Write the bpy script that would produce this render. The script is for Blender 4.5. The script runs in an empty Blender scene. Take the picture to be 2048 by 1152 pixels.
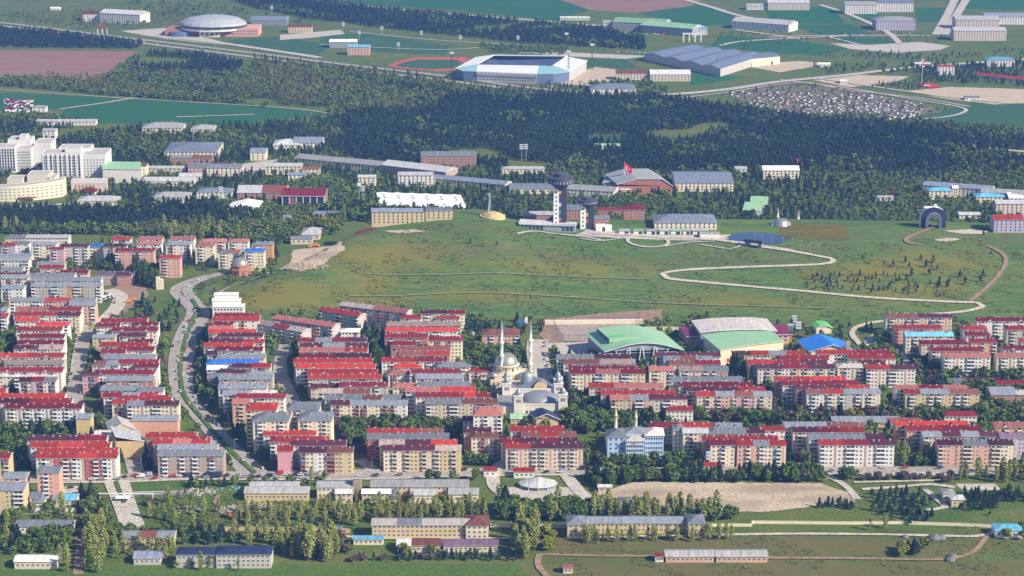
import bpy, math, random
import numpy as np
from mathutils import Vector, Matrix
from mathutils.geometry import delaunay_2d_cdt
random.seed(7); rng = np.random.default_rng(7)
S = bpy.context.scene
# ------------------------------------------------------------------ camera, sky, sun
FPX, CAMH, YH = 4400.0, 490.0, -570.0
TH = math.atan((576 - YH) / FPX)
CT, ST = math.cos(TH), math.sin(TH)
cd = bpy.data.cameras.new('camera'); cam = bpy.data.objects.new('camera', cd)
S.collection.objects.link(cam); S.camera = cam
cam.location = (0, 0, CAMH); cam.rotation_euler = (math.pi/2 - TH, 0, 0)
cd.sensor_width = 36; cd.lens = 36 * FPX / 2048; cd.clip_start = 5; cd.clip_end = 60000
SUN = Vector((0.70, -0.42, 0.58)).normalized()
elev = math.asin(SUN.z); az = math.atan2(SUN.x, SUN.y)
w = bpy.data.worlds.new('World'); S.world = w; w.use_nodes = True
nt = w.node_tree; bg = nt.nodes['Background']
sky = nt.nodes.new('ShaderNodeTexSky'); sky.sky_type = 'NISHITA'; sky.sun_disc = False
sky.sun_elevation = elev; sky.sun_rotation = az; sky.altitude = 1900
nt.links.new(sky.outputs[0], bg.inputs[0]); bg.inputs[1].default_value = 0.10
sl = bpy.data.lights.new('sun', 'SUN'); so = bpy.data.objects.new('sun', sl); S.collection.objects.link(so)
sl.energy = 5.0; sl.angle = math.radians(0.5); sl.color = (1.0, 0.885, 0.73)
so.rotation_euler = (-SUN).to_track_quat('-Z', 'Y').to_euler(); so.location = (0, 0, 900)
S.view_settings.view_transform = 'Standard'; S.view_settings.look = 'None'
S.view_settings.exposure = 0.62; S.view_settings.gamma = 1
S.render.engine = 'CYCLES'
S.cycles.max_bounces = 4; S.cycles.volume_bounces = 0; S.cycles.diffuse_bounces = 2
HAZE = 0.000074
# ------------------------------------------------------------------ projection helpers (photo pixels 2048x1152)
def ray(px, py):
    a, b = (px - 1024) / FPX, -(py - 576) / FPX
    return Vector((a, CT + b*ST, -ST + b*CT))
def at(px, py, z=0.0):
    d = ray(px, py); t = (z - CAMH) / d.z
    return Vector((d.x*t, d.y*t, z))
def proj(x, y, z):
    dz = z - CAMH; zc = y*CT - dz*ST; yc = y*ST + dz*CT
    return 1024 + FPX*x/zc, 576 - FPX*yc/zc
def scl(x, y, z=0): return FPX / (y*CT - (z - CAMH)*ST)       # px per metre
# hill described along the photo's horizontal: u, foot v, crest v, height
_HU = [380, 440, 520, 600, 700, 780, 880, 980, 1040, 1100, 1300, 1550, 1860, 2100, 2500]
_HF = [600, 612, 628, 640, 632, 630, 640, 648, 650, 650, 645, 662, 662, 655, 655]
_HC = [590, 590, 585, 560, 524, 506, 488, 490, 492, 493, 488, 484, 490, 498, 500]
_HH = [0, 2, 8, 15, 22, 26, 32, 33, 28, 24, 22, 20, 21, 20, 14]
def hgt(x, y):
    x = np.asarray(x, float); y = np.asarray(y, float); yy = np.maximum(y, 400)
    zc = yy*CT + CAMH*ST; u = 1024 + FPX*x/zc; v = 576 - FPX*(yy*ST - CAMH*CT)/zc
    vf = np.interp(u, _HU, _HF); vc = np.interp(u, _HU, _HC); H = np.interp(u, _HU, _HH)
    t = np.clip((vf - v) / (vf - vc), 0, 1); up = t*t*(3 - 2*t)
    t2 = np.clip((vc - v - 4) / 26.0, 0, 1); dn = 1 - t2*t2*(3 - 2*t2)
    n = 0.5*np.sin(x*0.021 + 1.3)*np.cos(y*0.013) + 0.3*np.sin(x*0.05 + y*0.03)
    return H*up*dn + n*up*dn*np.clip(H/10, 0, 1)
def gh(x, y): return float(hgt(x, y))
def gp(px, py, up=0.0):                                        # pixel -> point on the ground (or `up` above it)
    d = ray(px, py); z = 0.0
    ts = np.linspace(-CAMH/d.z*0.80, -CAMH/d.z*1.001, 160)
    zz = CAMH + ts*d.z; hh = hgt(ts*d.x, ts*d.y) + up
    k = int(np.argmax(zz <= hh + 1e-3)) if (zz <= hh + 1e-3).any() else len(ts) - 1
    a, b = (ts[max(k-1, 0)], ts[k])
    for _ in range(18):
        m = (a + b)/2
        if CAMH + m*d.z <= gh(m*d.x, m*d.y) + up: b = m
        else: a = m
    p = Vector((d.x*b, d.y*b, 0)); p.z = gh(p.x, p.y); return p
# ------------------------------------------------------------------ materials
MATS = {}
def mat(name, col, rough=0.8, var=0.10, scale=0.35, metal=0.0, spec=0.25, kind=None, col2=None):
    if name in MATS: return MATS[name]
    m = bpy.data.materials.new(name); m.use_nodes = True; n = m.node_tree.nodes; l = m.node_tree.links
    b = n['Principled BSDF']; b.inputs['Roughness'].default_value = rough; b.inputs['Metallic'].default_value = metal
    b.inputs['Specular IOR Level'].default_value = spec
    tc = n.new('ShaderNodeTexCoord'); nz = n.new('ShaderNodeTexNoise'); nz.inputs['Scale'].default_value = scale
    nz.inputs['Detail'].default_value = 5; nz.inputs['Roughness'].default_value = 0.65
    l.new(tc.outputs['Object'], nz.inputs['Vector'])
    r = n.new('ShaderNodeValToRGB'); r.color_ramp.elements[0].position = 0.3; r.color_ramp.elements[1].position = 0.72
    c1 = [max(0, c*(1 - var)) for c in col]; c2 = col2 or [min(1, c*(1 + var) + 0.02*var) for c in col]
    r.color_ramp.elements[0].color = (*c1, 1); r.color_ramp.elements[1].color = (*c2, 1)
    l.new(nz.outputs['Fac'], r.inputs['Fac']); src = r.outputs['Color']
    if kind == 'roof':                                         # standing-seam sheets: worn streaks down the slope
        mp = n.new('ShaderNodeMapping'); mp.inputs['Scale'].default_value = (1.3, 0.09, 0.09)
        l.new(tc.outputs['Object'], mp.inputs['Vector']); n2 = n.new('ShaderNodeTexNoise'); n2.inputs['Scale'].default_value = 1.0
        n2.inputs['Detail'].default_value = 3; l.new(mp.outputs[0], n2.inputs['Vector'])
        r2 = n.new('ShaderNodeValToRGB'); r2.color_ramp.elements[0].position = 0.35; r2.color_ramp.elements[1].position = 0.7
        r2.color_ramp.elements[0].color = (0.72, 0.72, 0.72, 1); r2.color_ramp.elements[1].color = (1.12, 1.1, 1.1, 1)
        l.new(n2.outputs['Fac'], r2.inputs['Fac']); mx = n.new('ShaderNodeMix'); mx.data_type = 'RGBA'; mx.blend_type = 'MULTIPLY'
        mx.inputs[0].default_value = 1; l.new(src, mx.inputs[6]); l.new(r2.outputs[0], mx.inputs[7]); src = mx.outputs[2]
        n3 = n.new('ShaderNodeTexNoise'); n3.inputs['Scale'].default_value = .16; n3.inputs['Detail'].default_value = 6; n3.inputs['Roughness'].default_value = .75; oj = n.new('ShaderNodeObjectInfo')
        av = n.new('ShaderNodeVectorMath'); l.new(tc.outputs['Object'], av.inputs[0]); l.new(oj.outputs['Location'], av.inputs[1]); l.new(av.outputs[0], n3.inputs['Vector'])
        r3 = n.new('ShaderNodeMapRange'); r3.inputs[1].default_value = .54; r3.inputs[2].default_value = .70; r3.inputs[4].default_value = .55; l.new(n3.outputs['Fac'], r3.inputs[0])
        m3 = n.new('ShaderNodeMix'); m3.data_type = 'RGBA'; l.new(r3.outputs[0], m3.inputs[0]); l.new(src, m3.inputs[6]); m3.inputs[7].default_value = (*[.5*c + .5*d for c, d in zip(col, (.17, .13, .12))], 1); src = m3.outputs[2]
        oi = n.new('ShaderNodeObjectInfo'); hs = n.new('ShaderNodeHueSaturation'); mr = n.new('ShaderNodeMapRange')
        mr.inputs[3].default_value = 0.7; mr.inputs[4].default_value = 1.3; l.new(oi.outputs['Random'], mr.inputs[0])
        l.new(mr.outputs[0], hs.inputs['Value']); l.new(src, hs.inputs['Color']); src = hs.outputs[0]
    l.new(src, b.inputs['Base Color']); MATS[name] = m; return m
RC = {'R': (0.31, .030, .018), 'C': (0.20, .016, .022), 'O': (0.47, .045, .024), 'M': (0.085, .022, .034), 'G': (.22, .25, .29),
      'P': (.42, .15, .12), 'T': (.40, .31, .27), 'W': (.80, .80, .78), 'B': (.03, .16, .62), 'L': (.16, .50, .72), 'N': (.035, .055, .14),
      'E': (.30, .52, .30), 'V': (.20, .13, .20), 'K': (.21, .075, .055), 'S': (.45, .46, .45), 'F': (.15, .55, .13), 'X': (.55, .50, .46), 'Z': (.21, .25, .32)}
RW = {'R': 'red', 'C': 'crimson', 'O': 'orange red', 'M': 'maroon', 'G': 'grey', 'P': 'faded pink', 'T': 'tan', 'W': 'white', 'B': 'blue',
      'L': 'light blue', 'N': 'navy', 'E': 'pale green', 'V': 'mauve', 'K': 'brown', 'S': 'light grey', 'F': 'bright green', 'X': 'beige', 'Z': 'slate blue'}
WC = {'w': (.74, .69, .62), 'c': (.74, .64, .46), 'y': (.62, .47, .24), 'o': (.62, .30, .08), 's': (.66, .36, .26), 'b': (.43, .31, .25),
      'k': (.42, .18, .12), 'r': (.42, .05, .05), 'g': (.50, .46, .41), 'p': (.64, .33, .36), 'l': (.42, .56, .74), 'v': (.45, .38, .50),
      'e': (.66, .54, .42), 'u': (.20, .22, .28), 'n': (.30, .33, .36)}
WW = {'w': 'white', 'c': 'cream', 'y': 'yellow', 'o': 'orange', 's': 'salmon', 'b': 'brown', 'k': 'brick', 'r': 'red', 'g': 'grey', 'p': 'pink',
      'l': 'light blue', 'v': 'mauve', 'e': 'beige', 'u': 'dark grey', 'n': 'blue grey'}
def rm(c): return mat('roof_' + RW[c].replace(' ', '_'), RC[c], 0.65, 0.16, 0.22, 0.0, 0.15, 'roof')
def wm(c): return mat('wall_' + WW[c].replace(' ', '_'), WC[c], 0.9, 0.10, 0.3)
GLASS = mat('window_glass', (.035, .05, .075), 0.15, 0.3, 0.5, 0, 0.6)
FRAME = mat('window_frame', (.70, .70, .68), 0.6)
CONC = mat('concrete', (.46, .43, .40), 0.9, 0.12, 0.2)
WHITE = mat('white_paint', (.78, .78, .76), 0.6, 0.04)
DARK = mat('dark_metal', (.06, .065, .08), 0.5)
STEEL = mat('steel', (.42, .44, .46), 0.45, 0.06, 0.5, 0.3)
LEAD = mat('lead_roof', (.30, .32, .35), 0.5, 0.12, 0.3, 0.35)
# ------------------------------------------------------------------ mesh and object helpers
COL = S.collection
class MB:
    def __init__(s): s.v = []; s.f = []; s.m = []
    def poly(s, pts, m=0):
        i = len(s.v); s.v += [tuple(p) for p in pts]; s.f.append(tuple(range(i, i + len(pts)))); s.m.append(m)
    def box(s, x0, x1, y0, y1, z0, z1, m=0, bottom=False):
        i = len(s.v)
        s.v += [(x0,y0,z0),(x1,y0,z0),(x1,y1,z0),(x0,y1,z0),(x0,y0,z1),(x1,y0,z1),(x1,y1,z1),(x0,y1,z1)]
        fs = [(0,1,5,4),(1,2,6,5),(2,3,7,6),(3,0,4,7),(4,5,6,7)] + ([(3,2,1,0)] if bottom else [])
        for f in fs: s.f.append(tuple(i + k for k in f)); s.m.append(m)
    def prism(s, pts, z0, z1, m=0, mt=None):
        n = len(pts); i = len(s.v)
        s.v += [(p[0], p[1], z0) for p in pts] + [(p[0], p[1], z1) for p in pts]
        for k in range(n): s.f.append((i+k, i+(k+1) % n, i+n+(k+1) % n, i+n+k)); s.m.append(m)
        s.f.append(tuple(i+n+k for k in range(n))); s.m.append(m if mt is None else mt)
    def lathe(s, prof, cx=0, cy=0, n=16, m=0, sx=1, sy=1):
        i = len(s.v)
        for r, z in prof:
            for k in range(n):
                a = 2*math.pi*k/n; s.v.append((cx + r*sx*math.cos(a), cy + r*sy*math.sin(a), z))
        for j in range(len(prof) - 1):
            for k in range(n):
                s.f.append((i+j*n+k, i+j*n+(k+1) % n, i+(j+1)*n+(k+1) % n, i+(j+1)*n+k)); s.m.append(m)
    def mesh(s, name, mats):
        me = bpy.data.meshes.new(name); me.from_pydata(s.v, [], s.f)
        for m in mats: me.materials.append(m)
        if len(mats) > 1: me.polygons.foreach_set('material_index', s.m)
        me.update(); return me
    def build(s, name, mats, parent=None, smooth=False):
        if not isinstance(mats, (list, tuple)): mats = [mats]
        me = s.mesh(name, mats)
        if smooth: me.polygons.foreach_set('use_smooth', [True]*len(me.polygons))
        return put(name, me, parent)
def put(name, me, parent=None, loc=None, rz=0, sc=None):
    o = bpy.data.objects.new(name, me); COL.objects.link(o)
    if parent is not None: o.parent = parent
    if loc is not None: o.location = loc
    if rz: o.rotation_euler = (0, 0, rz)
    if sc is not None: o.scale = sc
    return o
USED = {}
def tag(o, label=None, cat=None, group=None, kind=None):
    if label: o['label'] = label
    if cat: o['category'] = cat
    if group: o['group'] = group
    if kind: o['kind'] = kind
    return o
def thing(name, label, cat, loc, rz=0, group=None):
    o = put(name, None, None, loc, rz); o.empty_display_size = 2
    return tag(o, label, cat, group)
def struct(name, mb, mats): return tag(mb.build(name, mats), kind='structure')
# occupancy grid (2 m cells) so that trees keep off buildings and roads
GX0, GY0, GN, GM = -1500, 600, 1500, 2400
OCC = np.zeros((GN, GM), bool)
def occ_poly(pts, grow=1.0):
    pts = [(p[0], p[1]) for p in pts]; cx = sum(p[0] for p in pts)/len(pts); cy = sum(p[1] for p in pts)/len(pts)
    q = []
    for x, y in pts:
        d = math.hypot(x-cx, y-cy) or 1; q.append((x + (x-cx)/d*grow, y + (y-cy)/d*grow))
    xs = [p[0] for p in q]; ys = [p[1] for p in q]
    i0, i1 = int((min(xs)-GX0)/2), int((max(xs)-GX0)/2)+2; j0, j1 = int((min(ys)-GY0)/2), int((max(ys)-GY0)/2)+2
    i0 = max(i0, 0); j0 = max(j0, 0); i1 = min(i1, GN); j1 = min(j1, GM)
    if i1 <= i0 or j1 <= j0: return
    X, Y = np.meshgrid(np.arange(i0, i1)*2+GX0+1, np.arange(j0, j1)*2+GY0+1, indexing='ij')
    OCC[i0:i1, j0:j1] |= inpoly(X, Y, q)
def inpoly(X, Y, q):
    ins = np.zeros(np.shape(X), bool); n = len(q)
    for k in range(n):
        x1, y1 = q[k][0], q[k][1]; x2, y2 = q[(k+1) % n][0], q[(k+1) % n][1]
        if y1 == y2: continue
        ins ^= ((y1 > Y) != (y2 > Y)) & (X < (x2-x1)*(Y-y1)/(y2-y1) + x1)
    return ins
RIB = [0]
def drape(name, pts, m, dz, step=None, kind='structure', occ=False):
    """a sheet of ground laid on the terrain, outline given as photo pixels on the ground"""
    P = [gp(*p) for p in pts]
    return drape_w(name, P, m, dz, step, kind, occ)
def drape_w(name, P, m, dz, step=None, kind='structure', occ=False):
    RIB[0] += 1; dz += 0.002*RIB[0]
    if occ: occ_poly(P, 0)
    if m.name.startswith(('bare_dirt', 'red_dirt', 'meadow')):       # ragged borders
        Q = []
        for i, a in enumerate(P):
            b = P[(i+1) % len(P)]; n = max(1, int((b-a).length/5)); d = (b-a).normalized() if (b-a).length else Vector((1, 0, 0))
            for k in range(n): q = a + (b-a)*k/n + Vector((-d.y, d.x, 0))*random.uniform(-1.5, 1.5); Q.append(q)
        P = Q
    hill = max(gh(p.x, p.y) for p in P) > 0.3; mb = MB()
    if not hill and not step:
        co = [Vector((p.x, p.y)) for p in P]; V, E, F, *_ = delaunay_2d_cdt(co, [], [list(range(len(co)))], 1, 1e-4)
    else:
        st = step or 8; co = []
        for i, a in enumerate(P):
            b = P[(i+1) % len(P)]; n = max(1, int((b-a).to_2d().length/st))
            for k in range(n): co.append((a + (b-a)*k/n).to_2d())
        nb = len(co); xs = [p.x for p in P]; ys = [p.y for p in P]
        X, Y = np.meshgrid(np.arange(min(xs), max(xs), st), np.arange(min(ys), max(ys), st)); ins = inpoly(X, Y, [(p.x, p.y) for p in P])
        inner = [Vector((float(x), float(y))) for x, y in zip(X[ins], Y[ins])]
        V, E, F, *_ = delaunay_2d_cdt(co + inner, [], [list(range(nb))], 1, 1e-4)
    mb.v = [(v.x, v.y, gh(v.x, v.y) + dz) for v in V]
    for f in F:
        a, b, c = [V[k] for k in f][:3]
        if (b-a).cross(c-a) < 0: f = list(f)[::-1]
        mb.f.append(tuple(f)); mb.m.append(0)
    o = mb.build(name, m); tag(o, kind=kind); return o
def smooth_path(P, st=6):
    out = []
    for i in range(len(P)-1):
        p0, p1, p2, p3 = P[max(i-1, 0)], P[i], P[i+1], P[min(i+2, len(P)-1)]
        n = max(1, int((p2-p1).length/st))
        for k in range(n):
            t = k/n
            out.append(0.5*((2*p1) + (p2-p0)*t + (2*p0-5*p1+4*p2-p3)*t*t + (3*p1-p0-3*p2+p3)*t*t*t))
    out.append(P[-1]); return out
def ribbon(name, pts, width, m, dz=0.12, off=0.0, raw=False, kind='structure', occ=True, cross=1):
    RIB[0] += 1; dz += 0.006*RIB[0]
    P = [p if raw else gp(*p) for p in pts]; P = [Vector((p.x, p.y, 0)) for p in P]; Q = smooth_path(P); mb = MB(); L = []
    for i, p in enumerate(Q):
        d = (Q[min(i+1, len(Q)-1)] - Q[max(i-1, 0)]); d.normalize(); nn = Vector((-d.y, d.x, 0))
        row = []; wj = width*(1 + (random.uniform(-.16, .16) if ('path' in name or 'track' in name) else 0))
        for k in range(cross+1):
            q = p + nn*(off + wj*(k/cross - 0.5)); row.append(len(mb.v)); mb.v.append((q.x, q.y, gh(q.x, q.y) + dz))
        L.append(row)
        if occ:
            r = int(width/4)+1
            for dx in range(-r, r+1):
                for dy in range(-r, r+1):
                    ii = int((p.x+nn.x*off-GX0)/2)+dx; jj = int((p.y+nn.y*off-GY0)/2)+dy
                    if 0 <= ii < GN and 0 <= jj < GM: OCC[ii, jj] = True
    for i in range(len(L)-1):
        for k in range(cross): mb.f.append((L[i][k+1], L[i][k], L[i+1][k], L[i+1][k+1])); mb.m.append(0)
    return tag(mb.build(name, m), kind=kind)
# ------------------------------------------------------------------ ground, fields, water, roads
def gmat(name, cols, big=0.006, mid=0.05, fine=0.5, stretch=(1, 1, 1), furrow=0):
    m = bpy.data.materials.new(name); m.use_nodes = True; n = m.node_tree.nodes; l = m.node_tree.links; b = n['Principled BSDF']
    b.inputs['Roughness'].default_value = 0.95; b.inputs['Specular IOR Level'].default_value = 0.1
    tc = n.new('ShaderNodeTexCoord'); mp = n.new('ShaderNodeMapping'); mp.inputs['Scale'].default_value = stretch
    l.new(tc.outputs['Object'], mp.inputs['Vector'])
    def noise(sc, det=6):
        z = n.new('ShaderNodeTexNoise'); z.inputs['Scale'].default_value = sc; z.inputs['Detail'].default_value = det
        z.inputs['Roughness'].default_value = 0.6; l.new(mp.outputs[0], z.inputs['Vector']); return z
    a, c, d = noise(big), noise(mid), noise(fine, 3)
    r = n.new('ShaderNodeValToRGB'); e = r.color_ramp.elements
    while len(e) < len(cols): e.new(0.5)
    for i, cc in enumerate(cols): e[i].position = 0.30 + 0.42*i/max(1, len(cols)-1); e[i].color = (*cc, 1)
    mx = n.new('ShaderNodeMix'); mx.data_type = 'FLOAT'; mx.inputs[0].default_value = 0.45
    l.new(a.outputs['Fac'], mx.inputs[2]); l.new(c.outputs['Fac'], mx.inputs[3]); l.new(mx.outputs[0], r.inputs['Fac'])
    mr = n.new('ShaderNodeMapRange'); mr.inputs[1].default_value = 0.3; mr.inputs[2].default_value = 0.7; mr.inputs[3].default_value = 0.62; mr.inputs[4].default_value = 1.38
    l.new(d.outputs['Fac'], mr.inputs[0]); hs = n.new('ShaderNodeHueSaturation'); l.new(mr.outputs[0], hs.inputs['Value']); l.new(r.outputs[0], hs.inputs['Color'])
    l.new(hs.outputs[0], b.inputs['Base Color']); return m
GRASS = gmat('meadow_grass', [(.050,.095,.018), (.085,.138,.024), (.125,.150,.035), (.165,.145,.058)], 0.010, 0.05)
HILLG = gmat('hill_grass', [(.048,.120,.030), (.082,.155,.034), (.130,.175,.040), (.180,.165,.050)], 0.014, 0.09, 0.4, (0.35, 2.0, 1))
WHEAT = gmat('crop_green', [(.022,.105,.040), (.035,.135,.048)], 0.01, 0.1)
PITCH = gmat('pitch_green', [(.035,.105,.045), (.055,.125,.05)], 0.03, 0.1)
SOIL = gmat('ploughed_soil', [(.21,.115,.085), (.27,.155,.115), (.30,.18,.13)], 0.012, 0.1, 0.5, (1, 3, 1))
DIRT = gmat('bare_dirt', [(.42,.34,.24), (.51,.42,.30), (.56,.47,.35)], 0.02, 0.12)
RDIRT = gmat('red_dirt', [(.26,.17,.11), (.34,.24,.17)], 0.02, 0.12)
PAVE = gmat('paving', [(.44,.40,.34), (.53,.49,.42)], 0.03, 0.3)
ASPH = gmat('asphalt', [(.31,.285,.25), (.39,.355,.315)], 0.02, 0.2)
GRAVEL = gmat('gravel_path', [(.48,.42,.33), (.56,.50,.40)], 0.03, 0.3)
TRACK = gmat('running_track', [(.42,.09,.05), (.50,.13,.08)], 0.03, 0.3)
YELLOW = gmat('flowering_grass', [(.06,.088,.02), (.13,.115,.02), (.20,.14,.02)], 0.02, 0.08, 0.6, (0.6, 1.4, 1))
def blotch(m, px, py, rx, ry, col, amt=0.8):
    n = m.node_tree.nodes; l = m.node_tree.links; b = n['Principled BSDF']; src = b.inputs['Base Color'].links[0].from_socket
    c = gp(px, py); tc = n.new('ShaderNodeTexCoord'); vm = n.new('ShaderNodeVectorMath'); vm.operation = 'SUBTRACT'; vm.inputs[1].default_value = (c.x, c.y, 0)
    l.new(tc.outputs['Object'], vm.inputs[0]); v2 = n.new('ShaderNodeVectorMath'); v2.operation = 'MULTIPLY'; v2.inputs[1].default_value = (1/rx, 1/ry, 0); l.new(vm.outputs[0], v2.inputs[0])
    ln = n.new('ShaderNodeVectorMath'); ln.operation = 'LENGTH'; l.new(v2.outputs[0], ln.inputs[0])
    nz = n.new('ShaderNodeTexNoise'); nz.inputs['Scale'].default_value = 0.035; nz.inputs['Detail'].default_value = 7; nz.inputs['Roughness'].default_value = 0.7; l.new(tc.outputs['Object'], nz.inputs['Vector'])
    a = n.new('ShaderNodeMath'); a.operation = 'MULTIPLY_ADD'; l.new(nz.outputs['Fac'], a.inputs[0]); a.inputs[1].default_value = 2.4; l.new(ln.outputs['Value'], a.inputs[2])
    mr = n.new('ShaderNodeMapRange'); mr.inputs[1].default_value = 1.45; mr.inputs[2].default_value = 2.1; mr.inputs[3].default_value = amt; mr.inputs[4].default_value = 0; l.new(a.outputs[0], mr.inputs[0])
    mx = n.new('ShaderNodeMix'); mx.data_type = 'RGBA'; l.new(mr.outputs[0], mx.inputs[0]); l.new(src, mx.inputs[6]); mx.inputs[7].default_value = (*col, 1); l.new(mx.outputs[2], b.inputs['Base Color'])
FLW = (.23, .185, .025)
for q in ((600,585,120,70), (740,520,90,70), (820,505,60,40), (520,600,60,40), (1850,530,110,60), (1700,545,70,50), (1800,580,110,40), (1450,603,130,26), (760,605,50,20), (1000,592,100,20), (1150,535,120,30)): blotch(HILLG, *q, FLW, .5)
for q in ((900,455,90,26), (1250,520,150,26), (1000,500,120,24), (1500,520,100,24), (1700,470,120,22), (2000,480,60,25), (1650,500,120,20)): blotch(HILLG, *q, (.13,.12,.05), .4)
for q in ((1560,1090,120,30), (1300,1088,110,22), (1250,1140,160,24), (1700,1090,110,24), (1850,1140,150,26), (1450,1140,120,20), (1120,1085,60,18)): blotch(GRASS, *q, (.145,.125,.045), .65)
for q in ((1290,985,60,16), (1560,978,50,14), (1420,1008,60,14), (1650,1000,40,14), (620,515,30,16), (1100,670,20,20)): blotch(DIRT, *q, (.27,.20,.14), .6)
TWHITE = mat('road_paint', (.75, .75, .72), 0.7)
# one sheet of terrain out to the horizon
ys = np.concatenate([np.arange(300, 1100, 40), np.arange(1100, 2150, 8), np.arange(2150, 4500, 60), [5200, 7000, 10000, 16000, 30000, 50000]])
xs = np.concatenate([[-30000, -12000, -6000, -3000, -2000, -1400], np.arange(-1000, 1001, 10), [1400, 2000, 3000, 6000, 12000, 30000]])
X, Y = np.meshgrid(xs, ys); Z = hgt(X, Y); nx, ny = len(xs), len(ys)
me = bpy.data.meshes.new('ground'); vv = np.stack([X, Y, Z], -1).reshape(-1, 3)
I = np.arange(nx*ny).reshape(ny, nx); ff = np.stack([I[:-1, :-1], I[:-1, 1:], I[1:, 1:], I[1:, :-1]], -1).reshape(-1, 4)
me.from_pydata(vv.tolist(), [], ff.tolist()); me.materials.append(GRASS); me.materials.append(HILLG)
zc_ = vv[ff].mean(1)[:, 2]; me.polygons.foreach_set('material_index', (zc_ > 0.6).astype(np.int32)); me.polygons.foreach_set('use_smooth', [True]*len(ff)); me.update()
tag(put('ground', me), kind='structure')
# fields  (photo pixels on the ground)
drape('ploughed_field', [(-200,99), (275,103), (275,112), (205,160), (-200,150)], SOIL, .10)
drape('ploughed_field', [(1090,-8), (1340,-30), (1420,-10), (1380,12), (1270,26), (1180,20)], SOIL, .10)
drape('crop_field', [(-200,175), (220,196), (265,197), (120,218), (-200,222)], WHEAT, .10)
drape('crop_field', [(280,198), (560,217), (660,228), (500,248), (100,246), (130,219)], WHEAT, .10)
drape('crop_field', [(700,-30), (1085,-12), (1180,20), (1110,40), (900,20), (640,2)], WHEAT, .10)
drape('crop_field', [(1275,27), (1400,10), (1470,28), (1460,50), (1390,52), (1300,32)], WHEAT, .10)
drape('lawn', [(1530,14), (1660,12), (1690,46), (1540,48)], WHEAT, .10)
drape('lawn', [(1690,16), (1755,16), (1755,44), (1705,42)], WHEAT, .10)
drape('lawn', [(1575,50), (1700,48), (1750,70), (1650,72)], WHEAT, .10)
drape('lawn', [(1440,70), (1600,82), (1700,98), (1640,112), (1420,95)], WHEAT, .10)
drape('lawn', [(1660,76), (1770,76), (1790,86), (1700,88)], WHEAT, .10)
drape('lawn', [(1830,16), (1895,16), (1880,44), (1835,44)], WHEAT, .10)
drape('lawn', [(1940,-6), (2090,-8), (2090,20), (1930,18)], WHEAT, .10)
drape('sports_pitch', [(450,80), (560,72), (660,90), (640,108), (520,104)], PITCH, .10)
drape('sports_pitch', [(650,66), (760,70), (900,92), (890,110), (760,104), (640,84)], PITCH, .12)
drape('sports_pitch', [(1175,119), (1255,119), (1275,136), (1180,138)], PITCH, .12)
drape('sports_pitch', [(1380,146), (1450,150), (1490,154), (1380,172)], WHEAT, .12)
drape('running_track', [(775,131), (800,122), (830,115), (930,114), (960,128), (940,140), (880,143), (800,137)], TRACK, .14, occ=True)
drape('sports_pitch', [(790,131), (812,124), (838,119), (915,120), (930,129), (905,137), (860,139), (808,135)], PITCH, .20)
drape('bare_lot', [(1030,105), (1110,104), (1300,112), (1250,118), (1120,112)], PAVE, .13)
drape('bare_lot', [(1140,150), (1190,134), (1240,140), (1230,160), (1180,172), (1120,168)], DIRT, .13, occ=True)
drape('bare_lot', [(1625,160), (1720,150), (1820,153), (1790,164), (1700,175)], DIRT, .13, occ=True)
drape('bare_lot', [(1815,182), (1900,174), (2100,180), (2100,204), (1990,209), (1880,196)], DIRT, .13, occ=True)
drape('bare_lot', [(1480,130), (1600,122), (1660,128), (1560,145)], DIRT, .13)
drape('plaza', [(1660,86), (1740,90), (1840,84), (1900,92), (1880,100), (1790,106), (1700,98)], PAVE, .14, occ=True)
drape('plaza', [(240,62), (330,56), (430,80), (470,92), (330,78)], PAVE, .13, occ=True)
drape('plaza', [(560,70), (680,60), (690,68), (620,76), (560,80)], PAVE, .13)
drape('plaza', [(470,330), (560,318), (560,336), (480,352)], PAVE, .13, occ=True)
drape('meadow', [(1960,200), (2100,206), (2100,262), (1900,250), (1840,236)], PITCH, .09)
drape('clearing', [(1170,272), (1260,268), (1250,284), (1180,286)], PITCH, .10, occ=True)
drape('building_site', [(585,500), (660,492), (690,500), (640,530), (570,540)], DIRT, .12, occ=True)
drape('spoil_ground', [(540,545), (600,522), (650,528), (600,545)], DIRT, .16)
drape('sports_pitch', [(1560,445), (1690,450), (1700,478), (1560,478)], YELLOW, .10)
# sheets on the hill
drape('bare_patch', [(1885,462), (1940,459), (1978,463), (1965,469), (1920,468)], GRAVEL, .32)
drape('bare_patch', [(1868,480), (1900,476), (1925,479), (1888,485)], GRAVEL, .32)
drape('bare_patch', [(760,462), (830,459), (860,463), (800,467)], DIRT, .32)
drape('spoil_bank', [(1085,640), (1200,628), (1325,619), (1327,640), (1290,648), (1100,645)], RDIRT, .34, occ=True)
drape('dirt_ground', [(1080,668), (1095,640), (1120,662), (1130,690), (1100,700)], RDIRT, .30, occ=True)
drape('dirt_ground', [(232,572), (262,566), (290,572), (296,592), (262,618), (240,634), (228,612)], RDIRT, .14, occ=True)
drape('sports_court', [(1106,648), (1275,646), (1300,684), (1125,684)], gmat('court_earth', [(.34,.25,.20), (.38,.33,.30)], .02, .08), .42, occ=True)
drape('forecourt', [(1090,688), (1180,684), (1215,712), (1120,720)], PAVE, .36, occ=True)
drape('dirt_lot', [(1185,987), (1270,966), (1380,965), (1500,966), (1640,967), (1700,985), (1712,1005), (1560,1022), (1480,1024), (1350,1015)], DIRT, .14, occ=True)
drape('tennis_court', [(1008,975), (1140,975), (1160,1004), (1030,1008)], PAVE, .13, occ=True)
drape('paved_yard', [(1910,968), (1990,968), (2003,981), (1925,981)], PAVE, .13, occ=True)
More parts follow.
